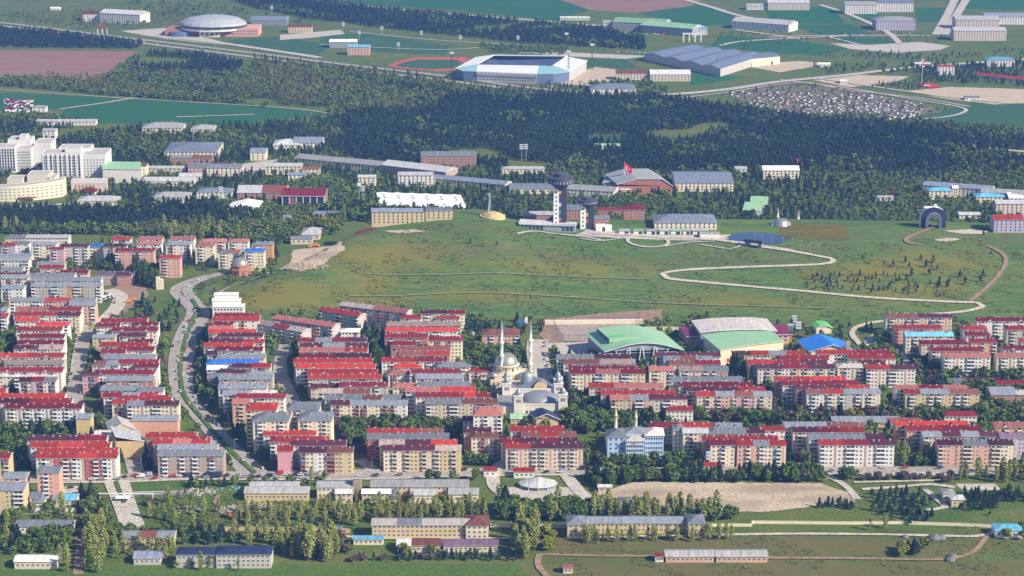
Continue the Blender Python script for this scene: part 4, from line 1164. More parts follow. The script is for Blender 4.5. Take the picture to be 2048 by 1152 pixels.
for x, y, h in ((-10.5, 1.5, 15), (21.5, 1.5, 16), (-19, 31.5, 15), (19, 31.5, 15), (-19, 47, 14), (19, 47, 14)):
    b = MB(); b.box(x-3.2, x+3.2, y-3, y+3.2, -1, h); b.box(x-3.6, x+3.6, y-3.4, y+3.6, h, h+.6, 0, True); tw = b.build('corner_tower', IV, T); onion(tw, x, y, h+.6, 2.3)
    for dx in (-1.2, 0, 1.2): b = MB(); b.box(x+dx-.35, x+dx+.35, y-3.08, y-3.0, h-4.6, h-2, 0); b.build('window', GLASS, tw)
face_windows(T, Vector((-6.5, 0, 0)), Vector((17.5, 0, 0)), 8, (3.0,), 1.3, 2.4)
hall('assembly_hall', 'navy roofed hall with yellow front below the white complex', 'building', 0, 8, (1073,838), (1117,838), (1065,828), [(0, 1), (.45, 4.5), (1, 0)], rm('N'), wm('y'), eave=1.4)
# brown domed mosque behind the blue building
p = at(1238, 900, 0); T = custom('mosque', 'small mosque with tan dome just behind the blue building', 'mosque', (p.x, p.y+8, 0)); b = MB(); b.box(-9, 10, -7, 8, -1, 7.5); b.build('prayer_hall', CSTONE, T); b = MB(); b.lathe([(7.8, 7.5), (7.8, 8.6)] + dome_prof(7.4, 4.4, 8.6, 7), 0, 0, 20); b.build('dome', mat('tan_dome', (.33, .29, .22), .5), T, True)
# brick domed mosque near the boulevard
p = gp(479, 553); T = custom('mosque', 'round brick mosque with silver dome by the boulevard bend', 'mosque', (p.x, p.y+8, p.z)); b = MB(); b.lathe([(9.6, -1), (9.6, 5), (9.9, 5), (9.9, 5.6), (8.6, 5.8), (8.6, 8.8), (9, 8.9), (9, 9.4), (7.8, 9.5)], 0, 0, 8); b.build('drum', wm('k'), T)
b = MB(); b.lathe(dome_prof(7.8, 6.4, 9.5, 8), 0, 0, 20); b.build('dome', SILV, T, True); occ_poly([(p.x-10, p.y-2), (p.x+10, p.y-2), (p.x+10, p.y+18), (p.x-10, p.y+18)], 3)
for k in range(8): b = MB(); b.box(-.6, .6, -.1, .1, 1.5, 4); q = b.build('window', GLASS, T); a = math.pi/8+math.pi/4*k; q.location = (8.9*math.cos(a), 8.9*math.sin(a), 0); q.rotation_euler = (0, 0, a+math.pi/2)
p = gp(1562, 450); T = custom('mosque', 'small grey domed mosque by the pond', 'mosque', p); b = MB(); b.lathe([(8, -2), (8, 1.5)] + dome_prof(7.4, 5, 1.5, 7), 0, 0, 18); b.build('dome', SILV, T, True); b = MB(); b.box(-9, 9, -3, 8, -2, 1.4); b.build('prayer_hall', CSTONE, T)
# ---------------- blue institutional building
p0, p1 = at(1213, 921, 0), at(1328, 918, 0); T = custom('institute', 'five storey light blue building with grey hipped roofs before the cream minarets', 'building', (p0.x, p0.y, 0)); W_ = (p1-p0).x; occ_poly([(p0.x-2, p0.y-6), (p1.x+2, p0.y-6), (p1.x+2, p0.y+26), (p0.x-2, p0.y+26)], 2)
LB = mat('light_blue_render', (.40, .56, .76), .85, .05)
b = MB(); b.box(.5, 13, 0, 16, -1, 16.5); b.box(13, W_*.66, 6, 20, -1, 16.5); b.box(W_*.33, W_*.64, -3, 6, -1, 14.5); b.box(W_*.66, W_-.5, 2, 18, -1, 16.8); b.build('wall', LB, T)
def hiproof(T, x0, x1, y0, y1, z, r, m, e=.7, name='roof'):
    b = MB(); x0 -= e; x1 += e; y0 -= e; y1 += e; h = min(x1-x0, y1-y0)/2; b.box(x0, x1, y0, y1, z, z+.3, 1, True)
    if x1-x0 > y1-y0: a, c = (x0+h, (y0+y1)/2), (x1-h, (y0+y1)/2)
    else: a, c = ((x0+x1)/2, y0+h), ((x0+x1)/2, y1-h)
    A_, C_ = (*a, z+.3+r), (*c, z+.3+r); z += .31
    if x1-x0 > y1-y0: fs = [[(x0,y0,z),(x1,y0,z),C_,A_], [(x1,y0,z),(x1,y1,z),C_], [(x1,y1,z),(x0,y1,z),A_,C_], [(x0,y1,z),(x0,y0,z),A_]]
    else: fs = [[(x0,y0,z),(x1,y0,z),A_], [(x1,y0,z),(x1,y1,z),C_,A_], [(x1,y1,z),(x0,y1,z),C_], [(x0,y1,z),(x0,y0,z),A_,C_]]
    for f in fs: b.poly(f, 0)
    return b.build(name, [m, CONC], T)
hiproof(T, .5, 13, 0, 16, 16.5, 3.2, rm('G')); hiproof(T, 13.8, W_*.66, 7, 20, 16.6, 3.2, rm('G')); hiproof(T, W_*.33, W_*.64, -3, 5, 14.6, 2.6, rm('X')); hiproof(T, W_*.66, W_-.5, 2, 18, 16.9, 3, rm('X'))
face_windows(T, Vector((.5,0,0)), Vector((12.5,0,0)), 3, (2.2, 5.4, 8.6, 11.8, 15), 1.1, 1.5); face_windows(T, Vector((W_*.33,-3,0)), Vector((W_*.64,-3,0)), 8, (2.2, 5.2, 8.2, 11.2), 1.0, 1.5); face_windows(T, Vector((W_*.66,2,0)), Vector((W_-.5,2,0)), 7, (2.2, 5.2, 8.4, 11.8, 15), 1.0, 1.4)
b = MB(); b.poly([(W_*.33+3.9, -3.2, 12.4), (W_*.33+6.6, -3.2, 12.4), (W_*.33+6.6, -3.2, 13.6), (W_*.33+3.9, -3.2, 13.6)]); b.build('banner', mat('banner_salmon', (.65, .22, .15)), T)
b = MB(); b.box(W_*.17, W_*.27, -4, 0, 2.6, 2.9, 0, True); b.build('canopy', wm('c'), T)
# ---------------- control towers on the hill
def control_tower(label, px, H, rh, wsh, z_off, panels, gy):
    p = gp(px, gy); T = custom('control_tower', label, 'tower', p); occ_poly([(p.x-10, p.y-6), (p.x+10, p.y-6), (p.x+10, p.y+12), (p.x-10, p.y+12)], 2)
    b = MB(); b.box(-wsh, -wsh*.2, -3, 3, -4, H*.80); b.build('white_shaft', WHITE, T); b = MB(); b.box(-wsh*.2+.01, wsh, -2, 5, -4, H*.84); b.build('dark_shaft', mat('charcoal_cladding', (.045, .05, .085), .5), T)
    b = MB(); b.lathe([(wsh*.9, H*.72), (rh*.62, H*.78), (rh*.62, H*.8), (rh*.96, H*.815), (rh, H*.88), (rh, H*.925), (rh*.93, H*.93), (.1, H*.93)], 0, 1, 28); b.build('observation_deck', mat('dark_cladding', (.07, .07, .10), .45), T, False)
    for k in range(24):
        a = 2*math.pi*k/24
        q = MB(); q.box(-.5, .5, -.06, .06, H*.83, H*.87); w_ = q.build('window', mat('bright_glass', (.35, .40, .48), .2), T); w_.location = (rh*.99*math.cos(a), 1 + rh*.99*math.sin(a), 0); w_.rotation_euler = (0, 0, a + math.pi/2)
    b = MB(); b.lathe([(rh*.48, H*.93), (rh*.5, H*.985), (rh*.42, H), (.1, H)], 0, 1, 20); b.build('cabin', mat('dark_cladding', (.07, .07, .10), .45), T)
    b = MB(); b.box(-.12, .12, .9, 1.1, H, H+6); b.build('mast', STEEL, T)
    for i in range(int(H*.7/4)): b = MB(); b.box(-wsh*.72, -wsh*.48, -3.1, -3.0, 2.5 + i*4, 3.9 + i*4); b.build('window', GLASS, T)
    for z_, c in panels: b = MB(); b.box(-wsh*.2, wsh*.12, -2.4, -2.02, z_, z_+3.4); b.build('panel', mat('panel_%d' % int(c[0]*100+c[1]*10), c), T)
control_tower('tall white and charcoal control tower with round dark head', 1120, 54, 12.5, 6.2, 0, ((34, (.65,.35,.03)), (15, (.03,.30,.20)), (8, (.55,.12,.08)), (40, (.05,.25,.4)), (22, (.6,.6,.6))), 458)
control_tower('short control tower with drum shaped dark head', 1174, 30, 9.5, 6.5, 0, ((6, (.55,.12,.08)), (12, (.65,.35,.03))), 457)
p = gp(1095, 462); T = custom('terminal_building', 'low dark glazed building with sloping grey roof below the tall tower', 'building', p, -.10); occ_poly([(p.x-28, p.y-4), (p.x+28, p.y-4), (p.x+28, p.y+14), (p.x-28, p.y+14)], 2)
b = MB(); b.box(-26, 26, 0, 10, -3, 6); b.build('wall', wm('n'), T); b = MB(); b.poly([(-27,-1,6.3), (27,-1,5.4), (27,11,6.6), (-27,11,8.6)]); b.poly([(-27,-1,5.9), (27,-1,5.0), (27,-1,5.4), (-27,-1,6.3)]); b.build('roof', rm('S'), T)
for k in range(9): b = MB(); x = -25 + k*3.6 if k < 6 else 10 + (k-5)*3.7; b.box(x, x+2.7, -.12, -.02, .4, 5.0); b.build('window', GLASS, T)
p = gp(1213, 462); T = custom('pavilion', 'white cube pavilion beside the short control tower', 'building', p); b = MB(); b.box(-10, -1, -3, 5, -2, 6); b.box(-1, 5, -1, 6, -2, 5); b.build('wall', WHITE, T); b = MB(); b.box(-4, -1.4, -3.1, -3, 0, 4.4); b.build('door', GLASS, T)
for k, (px, wpx) in enumerate(((1249,20), (1277,19), (1303,18), (1329,18), (1352,20), (1373,14), (1395,18), (1411,9))):
    p = gp(px, 469); T = custom('kiosk', '%s of the row of white kiosks on the hilltop plaza, counted from the left' % ORD[k+1].capitalize(), 'kiosk', p, 0, 'kiosks on the hilltop plaza'); w_ = wpx/2.05/2
    b = MB(); b.box(-w_, w_, 0, 6, -1, 3.6); b.build('wall', WHITE, T); b = MB(); b.box(-w_-.4, w_+.4, -.8, 6.3, 3.6, 4.1, 0, True); b.build('roof', rm('E') if k % 3 == 1 else rm('S'), T); b = MB(); b.box(0, w_*.8, -.1, -.02, 0, 2.8); b.build('opening', GLASS, T)
p = gp(1420, 477); T = custom('service_building', 'long low white box beside the path near the pond', 'building', p); b = MB(); b.box(-9.5, 9, 0, 8, -1, 4.4); b.build('wall', wm('w'), T); b = MB(); b.box(-9.8, 9.3, -.3, 8.3, 4.4, 4.7, 0, True); b.build('roof', rm('S'), T)
p = gp(1508, 494); T = custom('bridge_pavilion', 'dark angular pavilion bridging the path by the pond', 'pavilion', p, -.5); b = MB(); b.box(-8, -4.5, -2, 2, -1, 4.5); b.box(4.5, 8, -2, 2, -1, 6); b.build('wall', wm('u'), T); b = MB(); b.box(-9, 9, -2.6, 2.6, 4.6, 7, 0, True); b.build('roof', mat('dark_cladding', (.07, .07, .10)), T)
# ---------------- arch monument and spire monument
p = gp(1866, 456); T = custom('arch_monument', 'tall curved arch monument in dark and white stone on the hill', 'monument', p); occ_poly([(p.x-14, p.y-4), (p.x+14, p.y-4), (p.x+14, p.y+10), (p.x-14, p.y+10)], 2)
def archpoly(ro, ri, h, hi, n=14):
    o_ = [(-ro, -2)] + [(-ro*math.cos(a), h*.55 + h*.45*math.sin(a)) for a in np.linspace(0, math.pi, n)] + [(ro, -2)]
    i_ = [(-ri, -2)] + [(-ri*math.cos(a), hi*.45 + hi*.55*math.sin(a)) for a in np.linspace(0, math.pi, n)] + [(ri, -2)]
    return o_, i_
def archbody(T, name, ro, ri, h, hi, y0, y1, m, m2):
    o_, i_ = archpoly(ro, ri, h, hi); b = MB()
    for k in range(len(o_)-1):
        a, c, d, e = o_[k], o_[k+1], i_[k+1], i_[k]
        b.poly([(a[0],y0,a[1]), (e[0],y0,e[1]), (d[0],y0,d[1]), (c[0],y0,c[1])], 0); b.poly([(a[0],y1,a[1]), (c[0],y1,c[1]), (d[0],y1,d[1]), (e[0],y1,e[1])], 0)
        b.poly([(a[0],y0,a[1]), (c[0],y0,c[1]), (c[0],y1,c[1]), (a[0],y1,a[1])], 1); b.poly([(e[0],y0,e[1]), (e[0],y1,e[1]), (d[0],y1,d[1]), (d[0],y0,d[1])], 0)
    return b.build(name, [m, m2], T)
archbody(T, 'arch', 12, 5.5, 20, 12, 0, 6, mat('dark_stone', (.03, .033, .075), .7), WHITE); archbody(T, 'inner_arch', 7.5, 5, 15, 12, -2.5, 0, mat('grey_stone', (.12, .13, .20), .7), wm('n'))
b = MB(); b.lathe([(.4, 18.5), (2.2, 20.2), (1.6, 21.6), (.3, 22.6)], 1.5, 3, 8); b.box(-9, -1, 1, 4, 18.9, 20.4, 0, True); b.build('eagle_figure', WHITE, T)
p = gp(981, 432); T = custom('spire_monument', 'slim curved white spire on a stepped stone base at the hilltop', 'monument', p)
b = MB(); b.lathe([(12, -3), (12, 1), (9, 1), (9, 2.2), (6, 2.2), (6, 3.2), (.1, 3.2)], 2, 0, 18); b.build('base', wm('y'), T)
b = MB(); L_ = [( -2 + 1.3*math.sin(k/8*2.2), 3.2 + k*2.2, 1.1 - .04*k) for k in range(9)]
for k in range(8):
    (x0, z0, r0), (x1, z1, r1) = L_[k], L_[k+1]
    for f in (((x0-r0, -r0, z0), (x0+r0, -r0, z0), (x1+r1, -r1, z1), (x1-r1, -r1, z1)), ((x0+r0, -r0, z0), (x0+r0, r0, z0), (x1+r1, r1, z1), (x1+r1, -r1, z1)), ((x0+r0, r0, z0), (x0-r0, r0, z0), (x1-r1, r1, z1), (x1+r1, r1, z1)), ((x0-r0, r0, z0), (x0-r0, -r0, z0), (x1-r1, -r1, z1), (x1-r1, r1, z1))): b.poly(f)
b.box(-2.4, .4, -1, 1, 20.6, 22, 0, True); b.build('spire', STEEL, T)
# ---------------- hospital
def boxset(T, boxes, m, rm_=None, name='wall', par=.9):
    b = MB(); r = MB()
    for (x0, x1, y0, y1, h) in boxes:
        b.box(x0, x1, y0, y1, -1, h); r.box(x0+.3, x1-.3, y0+.3, y1-.3, h, h+.25)
        for q in ((x0, x1, y0, y0+.29), (x0, x1, y1-.29, y1), (x0, x0+.29, y0+.3, y1-.3), (x1-.29, x1, y0+.3, y1-.3)): r.box(*q, h, h+par, 1)
    b.build(name, m, T); r.build('roof', [rm_ or CONC, m], T)
def grid_windows(T, x0, x1, y, n, zs, wd, ht, lim=96, rec=True):
    me_ = MB(); me_.poly([(-wd/2, -.04, -ht/2), (wd/2, -.04, -ht/2), (wd/2, -.04, ht/2), (-wd/2, -.04, ht/2)], 0); me_.box(-wd/2-.15, wd/2+.15, -.3, 0, -ht/2-.35, -ht/2-.05, 1, True); me_ = me_.mesh('window', [GLASS, WHITE]); c = 0
    for z in zs:
        for i in range(n):
            if c < lim: put('window', me_, T, (x0 + (x1-x0)*(i+.5)/n, y, z)); c += 1
HW = mat('hospital_white', (.66, .65, .62), .85, .06)
for (px0, px1, base, lab, hh) in ((86, 212, 362, 'broad ten storey white hospital block with vertical fins', 30), (-14, 62, 346, 'white hospital tower at the left edge with rows of small windows', 28)):
    a, c = at(px0, base, 0), at(px1, base, 0); W_ = c.x - a.x; T = custom('hospital_block', lab, 'hospital', (a.x, a.y, 0)); occ_poly([(a.x, a.y-4), (c.x, a.y-4), (c.x, a.y+50), (a.x, a.y+50)], 3)
    bx = [(0, W_*.62, 0, 24, hh), (W_*.62, W_, 3, 40, hh-2), (W_*.2, W_*.7, 24.1, 48, hh+1), (W_*.35, W_*.6, 8, 20, hh+4)]
    if px0 < 0: bx = [(0, W_*.6, 0, 24, hh), (W_*.6, W_, 4, 40, hh-2), (W_*.3, W_*.9, 24.1, 48, hh+4), (W_*.6, W_*.8, 26, 40, hh+8), (W_*1.01, W_*1.45, 20, 50, hh+1)]
    boxset(T, bx, HW); grid_windows(T, 1, W_*.61, -.03, 12, [3.5 + 3.2*k for k in range(8)], 1.7, 1.7, 96); grid_windows(T, W_*.64, W_-.5, 2.97 if px0 > 0 else 3.97, 7, [3.5 + 3.2*k for k in range(7)], 1.2, 1.2, 49)
    for k in range(9): b = MB(); x = 1.2 + (W_*.62-2)*k/8; b.box(x-.3, x+.3, -1.3, -.02, 6, hh); b.build('fin', HW, T)
p = at(0, 402, 0); T = custom('hospital_wing', 'long curved cream hospital wing with a sweeping front', 'hospital', p); b = MB(); r = MB(); pts = []
for k in range(19):
    t = k/18; x = at(-30 + 152*t, 400, 0).x - p.x; y = 2 - 16*math.sin(math.pi*min(1, .25+t*.62)) + 18*t*t; pts.append((x, y + 8))
for k in range(18):
    (xa, ya), (xb, yb) = pts[k], pts[k+1]; za, zb = 15 + 3.5*k/18, 15 + 3.5*(k+1)/18
    b.poly([(xa, ya, -1), (xb, yb, -1), (xb, yb, zb), (xa, ya, za)]); b.poly([(xb, yb+15, -1), (xa, ya+15, -1), (xa, ya+15, za), (xb, yb+15, zb)])
    r.poly([(xa, ya+.3, za-.4), (xb, yb+.3, zb-.4), (xb, yb+15, zb-.4), (xa, ya+15, za-.4)])
    a = math.atan2(yb-ya, xb-xa)
    for z in (3, 6.4, 9.8, 13): put('window', WIN['w'], T, ((xa+xb)/2, (ya+yb)/2-.03, z), a, (1.3, 1, .9))
(xa, ya) = pts[-1]; b.poly([(xa, ya, -1), (xa, ya+15, -1), (xa, ya+15, 18.5), (xa, ya, 18.5)]); b.build('wall', mat('hospital_cream', (.66, .62, .46), .85, .06), T); r.build('roof', CONC, T)
q = MB(); q.box(8, 24, 6, 7, 9, 9.6, 0, True); q.box(20, 38, -4.5, 1, 4, 4.5, 0, True); q.build('canopy', mat('canopy_crimson', (.35, .06, .07)), T); occ_poly([at(-30,412), at(140,408), at(130,370), at(-30,370)], 3)
boxes = [(2, 18, 20, 40, 17), (22, 44, 26, 50, 20), (46, 52, 22, 44, 18)]; T = custom('hospital_annex', 'cluster of cream flat roofed boxes behind the curved wing', 'hospital', at(0, 402, 0) + Vector((0, 8, 0))); boxset(T, boxes, mat('hospital_cream', (0, 0, 0)))
hall('clinic', 'green roofed clinic with mauve panels beside the hospital', 'building', 0, 16, (205,337), (282,338), (204,327), [(0, 0), (.9, 3), (1, 0)], EG, wm('w'), axis='d')
T = BL and custom('surgery', 'cream right half of the green roofed clinic', 'building', at(282, 362, 0)); W_ = 12/1.95; b = MB(); b.box(-12, W_, -2, 16, -1, 16.5); b.build('wall', wm('c'), T); b = MB(); b.box(-12.3, W_+.3, -2.3, 16.3, 16.5, 17.2, 0, True); b.build('roof', rm('K'), T); face_windows(T, Vector((-12,-2,0)), Vector((W_,-2,0)), 5, (3, 6.2, 9.4, 12.6), 1.3, 1.5)
T, (A, B, C, D_), o = hall('lecture_building', 'sandy brown hall with white roof edge right of the hospital', 'building', 0, 10, (142,366), (214,366), (144,356), [(0, 0), (1, 0)], rm('X'), wm('e'), eave=.4)
for k in range(6): quadpart(T, 'panel', on_face(A, B, .1 + .1*k, .15 + .1*k, 1, 8, .1), wm('k'))
T = custom('tent_pavilion', 'small crimson pyramid pavilion in front of the sandy hall', 'pavilion', at(178, 388, 0)); b = MB(); q = [(-9,-7,4), (9,-7,4), (9,7,4), (-9,7,4)]
for k in range(4): b.poly([q[k], q[(k+1) % 4], (0, 0, 7.5)])
b.build('roof', rm('C'), T); b = MB(); b.box(-7, 7, -5, 5, -1, 4); b.build('wall', wm('w'), T)
# ---------------- library with crimson roof
T, (A, B, C, D_), o = hall('library', 'library with big crimson roof, dark glass bays and white columns', 'library', 0, 15, (563,391), (648,392), (570,380), [(0, 0), (.75, 3.6), (1, 2)], rm('C'), mat('brick_render', (.30, .12, .10)), axis='d', eave=1.2)
for k in range(7): s = .01 + k*.163; quadpart(T, 'column', on_face(A, B, s, s+.02, -1, 15, .5), WHITE)
for k in range(6):
    if k != 1: s = .03 + k*.163; quadpart(T, 'glazing', on_face(A, B, s, s+.14, 0, 14, .12), GLASS)
for k in range(4): s = .05 + k*.28; quadpart(T, 'column', on_face(B, D_, s, s+.05, -1, 16, .5), WHITE)
# ---------------- white tent roofed market hall
a, c, d = at(760, 412, 4), at(935, 418, 4), at(752, 386, 4); T = custom('market_hall', 'huge bright white tent like roof with rows of small skylight peaks', 'hall', (a+c)/2); T.location.z = 0; O = (a+c)/2; O.z = 0; A, B, C = a-O, c-O, d-O; occ_poly([a, c, c+(d-a), d], 2)
b = MB(); NX, NY = 12, 5
G_ = [[A + (B-A)*(i/NX) + (C-A)*(j/NY) + Vector((0, 0, 1.5 if (i % 2 and j % 2) else .6)) for i in range(NX+1)] for j in range(NY+1)]
for j in range(NY):
    for i in range(NX): b.poly([G_[j][i], G_[j][i+1], G_[j+1][i+1]]); b.poly([G_[j][i], G_[j+1][i+1], G_[j+1][i]])
b.build('tent_roof', mat('tent_white', (.85, .84, .80), .8, .03), T); b = MB(); cs = [A, B, B+(C-A), C]
for k in range(4): u, v = cs[k], cs[(k+1) % 4]; b.poly([(u.x, u.y, -1), (v.x, v.y, -1), (v.x, v.y, 5), (u.x, u.y, 5)])
b.build('wall', wm('w'), T)
for j in (1, 3, 4):
    for i in range(1, NX, 2):
        p = A + (B-A)*(i/NX) + (C-A)*((j-.2)/NY); b = MB(); b.poly([(p.x-1.6, p.y-1.5, 5.3), (p.x+1.6, p.y-1.5, 5.3), (p.x, p.y-1.4, 6.6)]); b.build('skylight', GLASS, T)
for (px, py, w_, lab) in ((484, 412, 60, 'low bright white tent roof half hidden by trees left of the library'), (735, 470, 62, 'crimson folded roof hall tucked behind the left shoulder of the hill')):
    cr = 'crimson' in lab; hall('hall', lab, 'hall', 0, 5 if not cr else 7, (px-w_/2, py+5), (px+w_/2, py+3), (px-w_/2+12, py-8), [(0, 0), (.5, 3), (1, 0)], rm('C') if cr else bpy.data.materials['tent_white'], wm('w'), eave=.8)
# ---------------- big angular grey roof hall in the wood
hall('sports_centre', 'big angular grey roofed hall behind the tall flag', 'hall', 0, 9, (1236,372), (1345,372), (1212,352), [(0, 2), (.35, 8), (.8, 8), (1, 0)], rm('S'), wm('k'), eave=1); hall('sports_centre_wing', 'left lower wing of the angular grey roofed hall', 'hall', 0, 7, (1206,366), (1240,368), (1215,348), [(0, 0), (.8, 4), (1, 4)], rm('S'), wm('c'), eave=1)
for k in range(2):
    p = at(1505 + 12*k, 430 - 12*k, 0); T = custom('grandstand', 'pale green %s grandstand roof tilted towards the camera' % ('lower' if k == 0 else 'upper'), 'grandstand', p, -.25); b = MB(); b.box(-9, 9, 0, .3, 6, 6.3); b.poly([(-10, -4, 5.5), (10, -4, 5.5), (9, 7, 12), (-9, 7, 12)]); b.build('roof', EG, T); b = MB(); b.poly([(-9, -3, -1), (9, -3, -1), (9, 6, 5.4), (-9, 6, 5.4)]); b.box(-9, 9, 6, 6.4, -1, 11); b.build('stand', wm('n'), T)
for k in range(4): p = at(1593 + 3*k, 337, 0); T = custom('fin', '%s of the tall red fins beside the vaulted hall' % ORD[k+1], 'sculpture', p, .2, 'red fins beside the vaulted hall'); b = MB(); b.box(-.6, .6, -3, 3, -1, 11 - k); b.build('fin_body', mat('fin_red', (.45, .09, .06)), T)
# ---------------- stadium
p0 = at(1040, 160, 0); T = custom('stadium', 'football stadium with white roof ring and turquoise rounded corners', 'stadium', p0); RZ = 14
OUT = [(910,136.5), (951,114), (989,109), (1136,113), (1175,121), (1140,142.5), (1108,147), (1074,147.5), (953,142.5), (925,141.5)]
INN = [(954,131), (962,127), (988,112.4), (1133,114), (1128,118), (1105,133.5), (1102,134), (1078,134), (956,132), (955,131.6)]
OV = [at(*q, RZ) - p0 for q in OUT]; IVV = [at(*q, RZ) - p0 for q in INN]; occ_poly([v + p0 for v in OV], 8); n = len(OV)
TQ = mat('turquoise_sheet', (.30, .52, .55), .5); WS = mat('stadium_white', (.80, .80, .78), .5, .03)
for nm_, idx, m in (('roof', (0, 1, 2, 3, 4, 7), WS), ('corner_roof', (5, 6, 8, 9), TQ)):
    b = MB()
    for k in idx: a, c, d, e = OV[k], OV[(k+1) % n], IVV[(k+1) % n], IVV[k]; u = Vector((0, 0, 2)); b.poly([a, c, d+u, e+u]); b.poly([a-u*.4, c-u*.4, c, a]); b.poly([e+u*.4, d+u*.4, d+u, e+u])
    b.build(nm_, m, T)
b = MB(); w2 = MB(); s_ = MB()
for k in range(n):
    a, c = OV[k]*.985, OV[(k+1) % n]*.985
    (w2 if k in (5, 6, 8, 9, 0) else b).poly([(a.x, a.y, -1), (c.x, c.y, -1), (c.x, c.y, 13.4), (a.x, a.y, 13.4)][::-1])
ctr = sum(IVV, Vector())/n
for k in range(n):
    a, c = OV[k]*.98, OV[(k+1) % n]*.98; d, e = ctr + (IVV[(k+1) % n]-ctr)*.80, ctr + (IVV[k]-ctr)*.80
    s_.poly([(a.x, a.y, 12), (c.x, c.y, 12), (d.x, d.y, 1), (e.x, e.y, 1)])
b.build('wall', mat('stadium_beige', (.46, .45, .44)), T)
for f in w2.f: g_ = MB(); g_.poly([w2.v[i] for i in f]); g_.build('glazed_corner', mat('stadium_glass', (.13, .17, .27), .3), T); s_.build('seating', mat('seats_blue_grey', (.13, .19, .34), .7), T)
b = MB(); b.poly([(v.x, v.y, .6) for v in [ctr + (q-ctr)*.80 for q in IVV]]); b.build('pitch', PITCH, T)
U, V = OV[8]*.985, OV[7]*.985; face_windows(T, U, V, 22, (3.5, 6.5), 2.4, 1.3, lim=44)
for k in range(24): s = k/23; q = U + (V-U)*s; b = MB(); b.box(-.3, .3, -1.4, -.1, 9, 13.3); b.build('rib', WS, T).location = (q.x, q.y, 0)
# ---------------- arena with oval dome
p = at(414, 72, 0); T = custom('arena', 'large arena with pale grey oval dome over coral and cream walls', 'arena', p); occ_poly([(p.x-62, p.y-20), (p.x+62, p.y-20), (p.x+62, p.y+50), (p.x-62, p.y+50)], 3); sc_ = scl(p.x, p.y)
b = MB(); b.lathe([(52, 9), (52, 14), (53, 14.2), (53, 17)], 8, 20, 20, sx=1, sy=.78); b.build('drum', wm('w'), T); b = MB(); b.lathe([(53, 17), (51, 20), (40, 26), (22, 29.5), (.1, 31)], 8, 20, 20, sx=1, sy=.78); b.build('dome', mat('arena_dome', (.40, .41, .42), .4, .05), T, False)
b = MB(); b.lathe([(53.4, 13), (53.4, 16.5)], 8, 20, 20, sx=1, sy=.78); b.build('glass_band', GLASS, T)
b = MB(); b.box(-66, -10, 0, 50, -1, 9.5); b.build('wall', wm('k'), T); b = MB(); b.box(-10, 22, -14, 30, -1, 11); b.build('wall', wm('c'), T); b = MB(); b.box(22.1, 82, -6, 40, -1, 13); b.build('wall', wm('s'), T)
b = MB(); b.lathe([(16, -1), (16, 7), (.1, 8)], -42, -2, 16, sy=.6); b.build('entrance_drum', mat('stadium_glass', (.1, .17, .3)), T); face_windows(T, Vector((22,-6,0)), Vector((82,-6,0)), 14, (4, 8.5), 2.2, 2); face_windows(T, Vector((-10,-14,0)), Vector((22,-14,0)), 4, (5,), 3, 4)
# ---------------- great blue roofed sheds
T0 = [((1395,132), (1490,126), (1375,105), 10), ((1460,122), (1505,112), (1452,106), 10)]
a, c, d = at(1290, 118, 10), at(1445, 135, 10), at(1328, 89, 10)
for k in range(4):
    fl = (1289 + 38*k, 106 + 8*k); fr = (1327 + 38*k, 114 + 8*k); bl_ = (1375 + 38*k, 90 + 4.5*k)
    hall('shed', '%s of four long blue grey shed roofs side by side, from the left' % ORD[k+1], 'shed', 0, 11, fl, fr, bl_, [(0, 0), (.5, 3.5), (1, 0)], mat('dusk_blue_sheet', (.17, .21, .29), .5), wm('g'), eave=.4)
T, (A, B, C, D_), o = hall('shed', 'cream walled long warehouse in front of the blue roofed sheds', 'shed', 0, 11, (1441,124), (1560,113), (1425,114), [(0, 0), (.5, 2), (1, 0)], rm('Z'), wm('c'), axis='d', eave=.3)
for s in (.1, .45, .5, .85): quadpart(T, 'door', on_face(A, B, s, s+.03, 0, 5, .1), GLASS)
# ---------------- masts, flags, lamps
def mast(label, px, py, H, kind, group=None, col=STEEL, r=.35, ground=True):
    p = gp(px, py) if ground else at(px, py, 0); T = custom('light_mast' if kind != 'flag' else 'flagpole', label, 'mast' if kind != 'flag' else 'flagpole', p, 0, group); b = MB(); b.lathe([(r, -1), (r*.6, H), (.05, H)], n=8); b.build('pole', col, T)
    if kind == 'flood':
        for k in range(3): b = MB(); b.box(-2.2, 2.2, -.4, .4, H-1-2.2*k, H+.4-2.2*k, 0, True); b.build('lamp_bank', mat('lamp_grey', (.55, .56, .58)), T)
    elif kind == 'lattice':
        b = MB()
        for sx in (-1, 1): b.poly([(sx*2.2-.15, -.8, 0), (sx*2.2+.15, -.8, 0), (sx*.9+.15, -.8, H), (sx*.9-.15, -.8, H)])
        for k in range(int(H/3.5)): z = k*3.5; w_ = 2.2 - 1.3*z/H; b.poly([(-w_, -.8, z), (w_, -.8, z+3.3), (w_, -.8, z+3.6), (-w_, -.8, z+.3)]); b.poly([(-w_, -.8, z+3.3), (w_, -.8, z), (w_, -.8, z+.3), (-w_, -.8, z+3.6)])
        b.build('lattice', col, T); b = MB(); b.box(-3, 3, -1, .4, H-1, H+2, 0, True); b.build('lamp_bank', mat('lamp_grey', (.55, .56, .58)), T)
    elif kind == 'ball': b = MB(); b.box(-1.8, 1.8, -1.2, 1.2, H-3, H, 0, True); b.build('tank', WHITE, T)
    return T
for q in ((904,158,36,'dark lattice floodlight mast at the left corner of the stadium'), (1137,158,38,'dark lattice floodlight mast at the front right of the stadium'), (1184,140,36,'dark lattice floodlight mast behind the right side of the stadium'), (1133,108,30,'lattice floodlight mast behind the far side of the stadium')): mast(q[3], q[0], q[1], q[2], 'lattice', None, DARK)
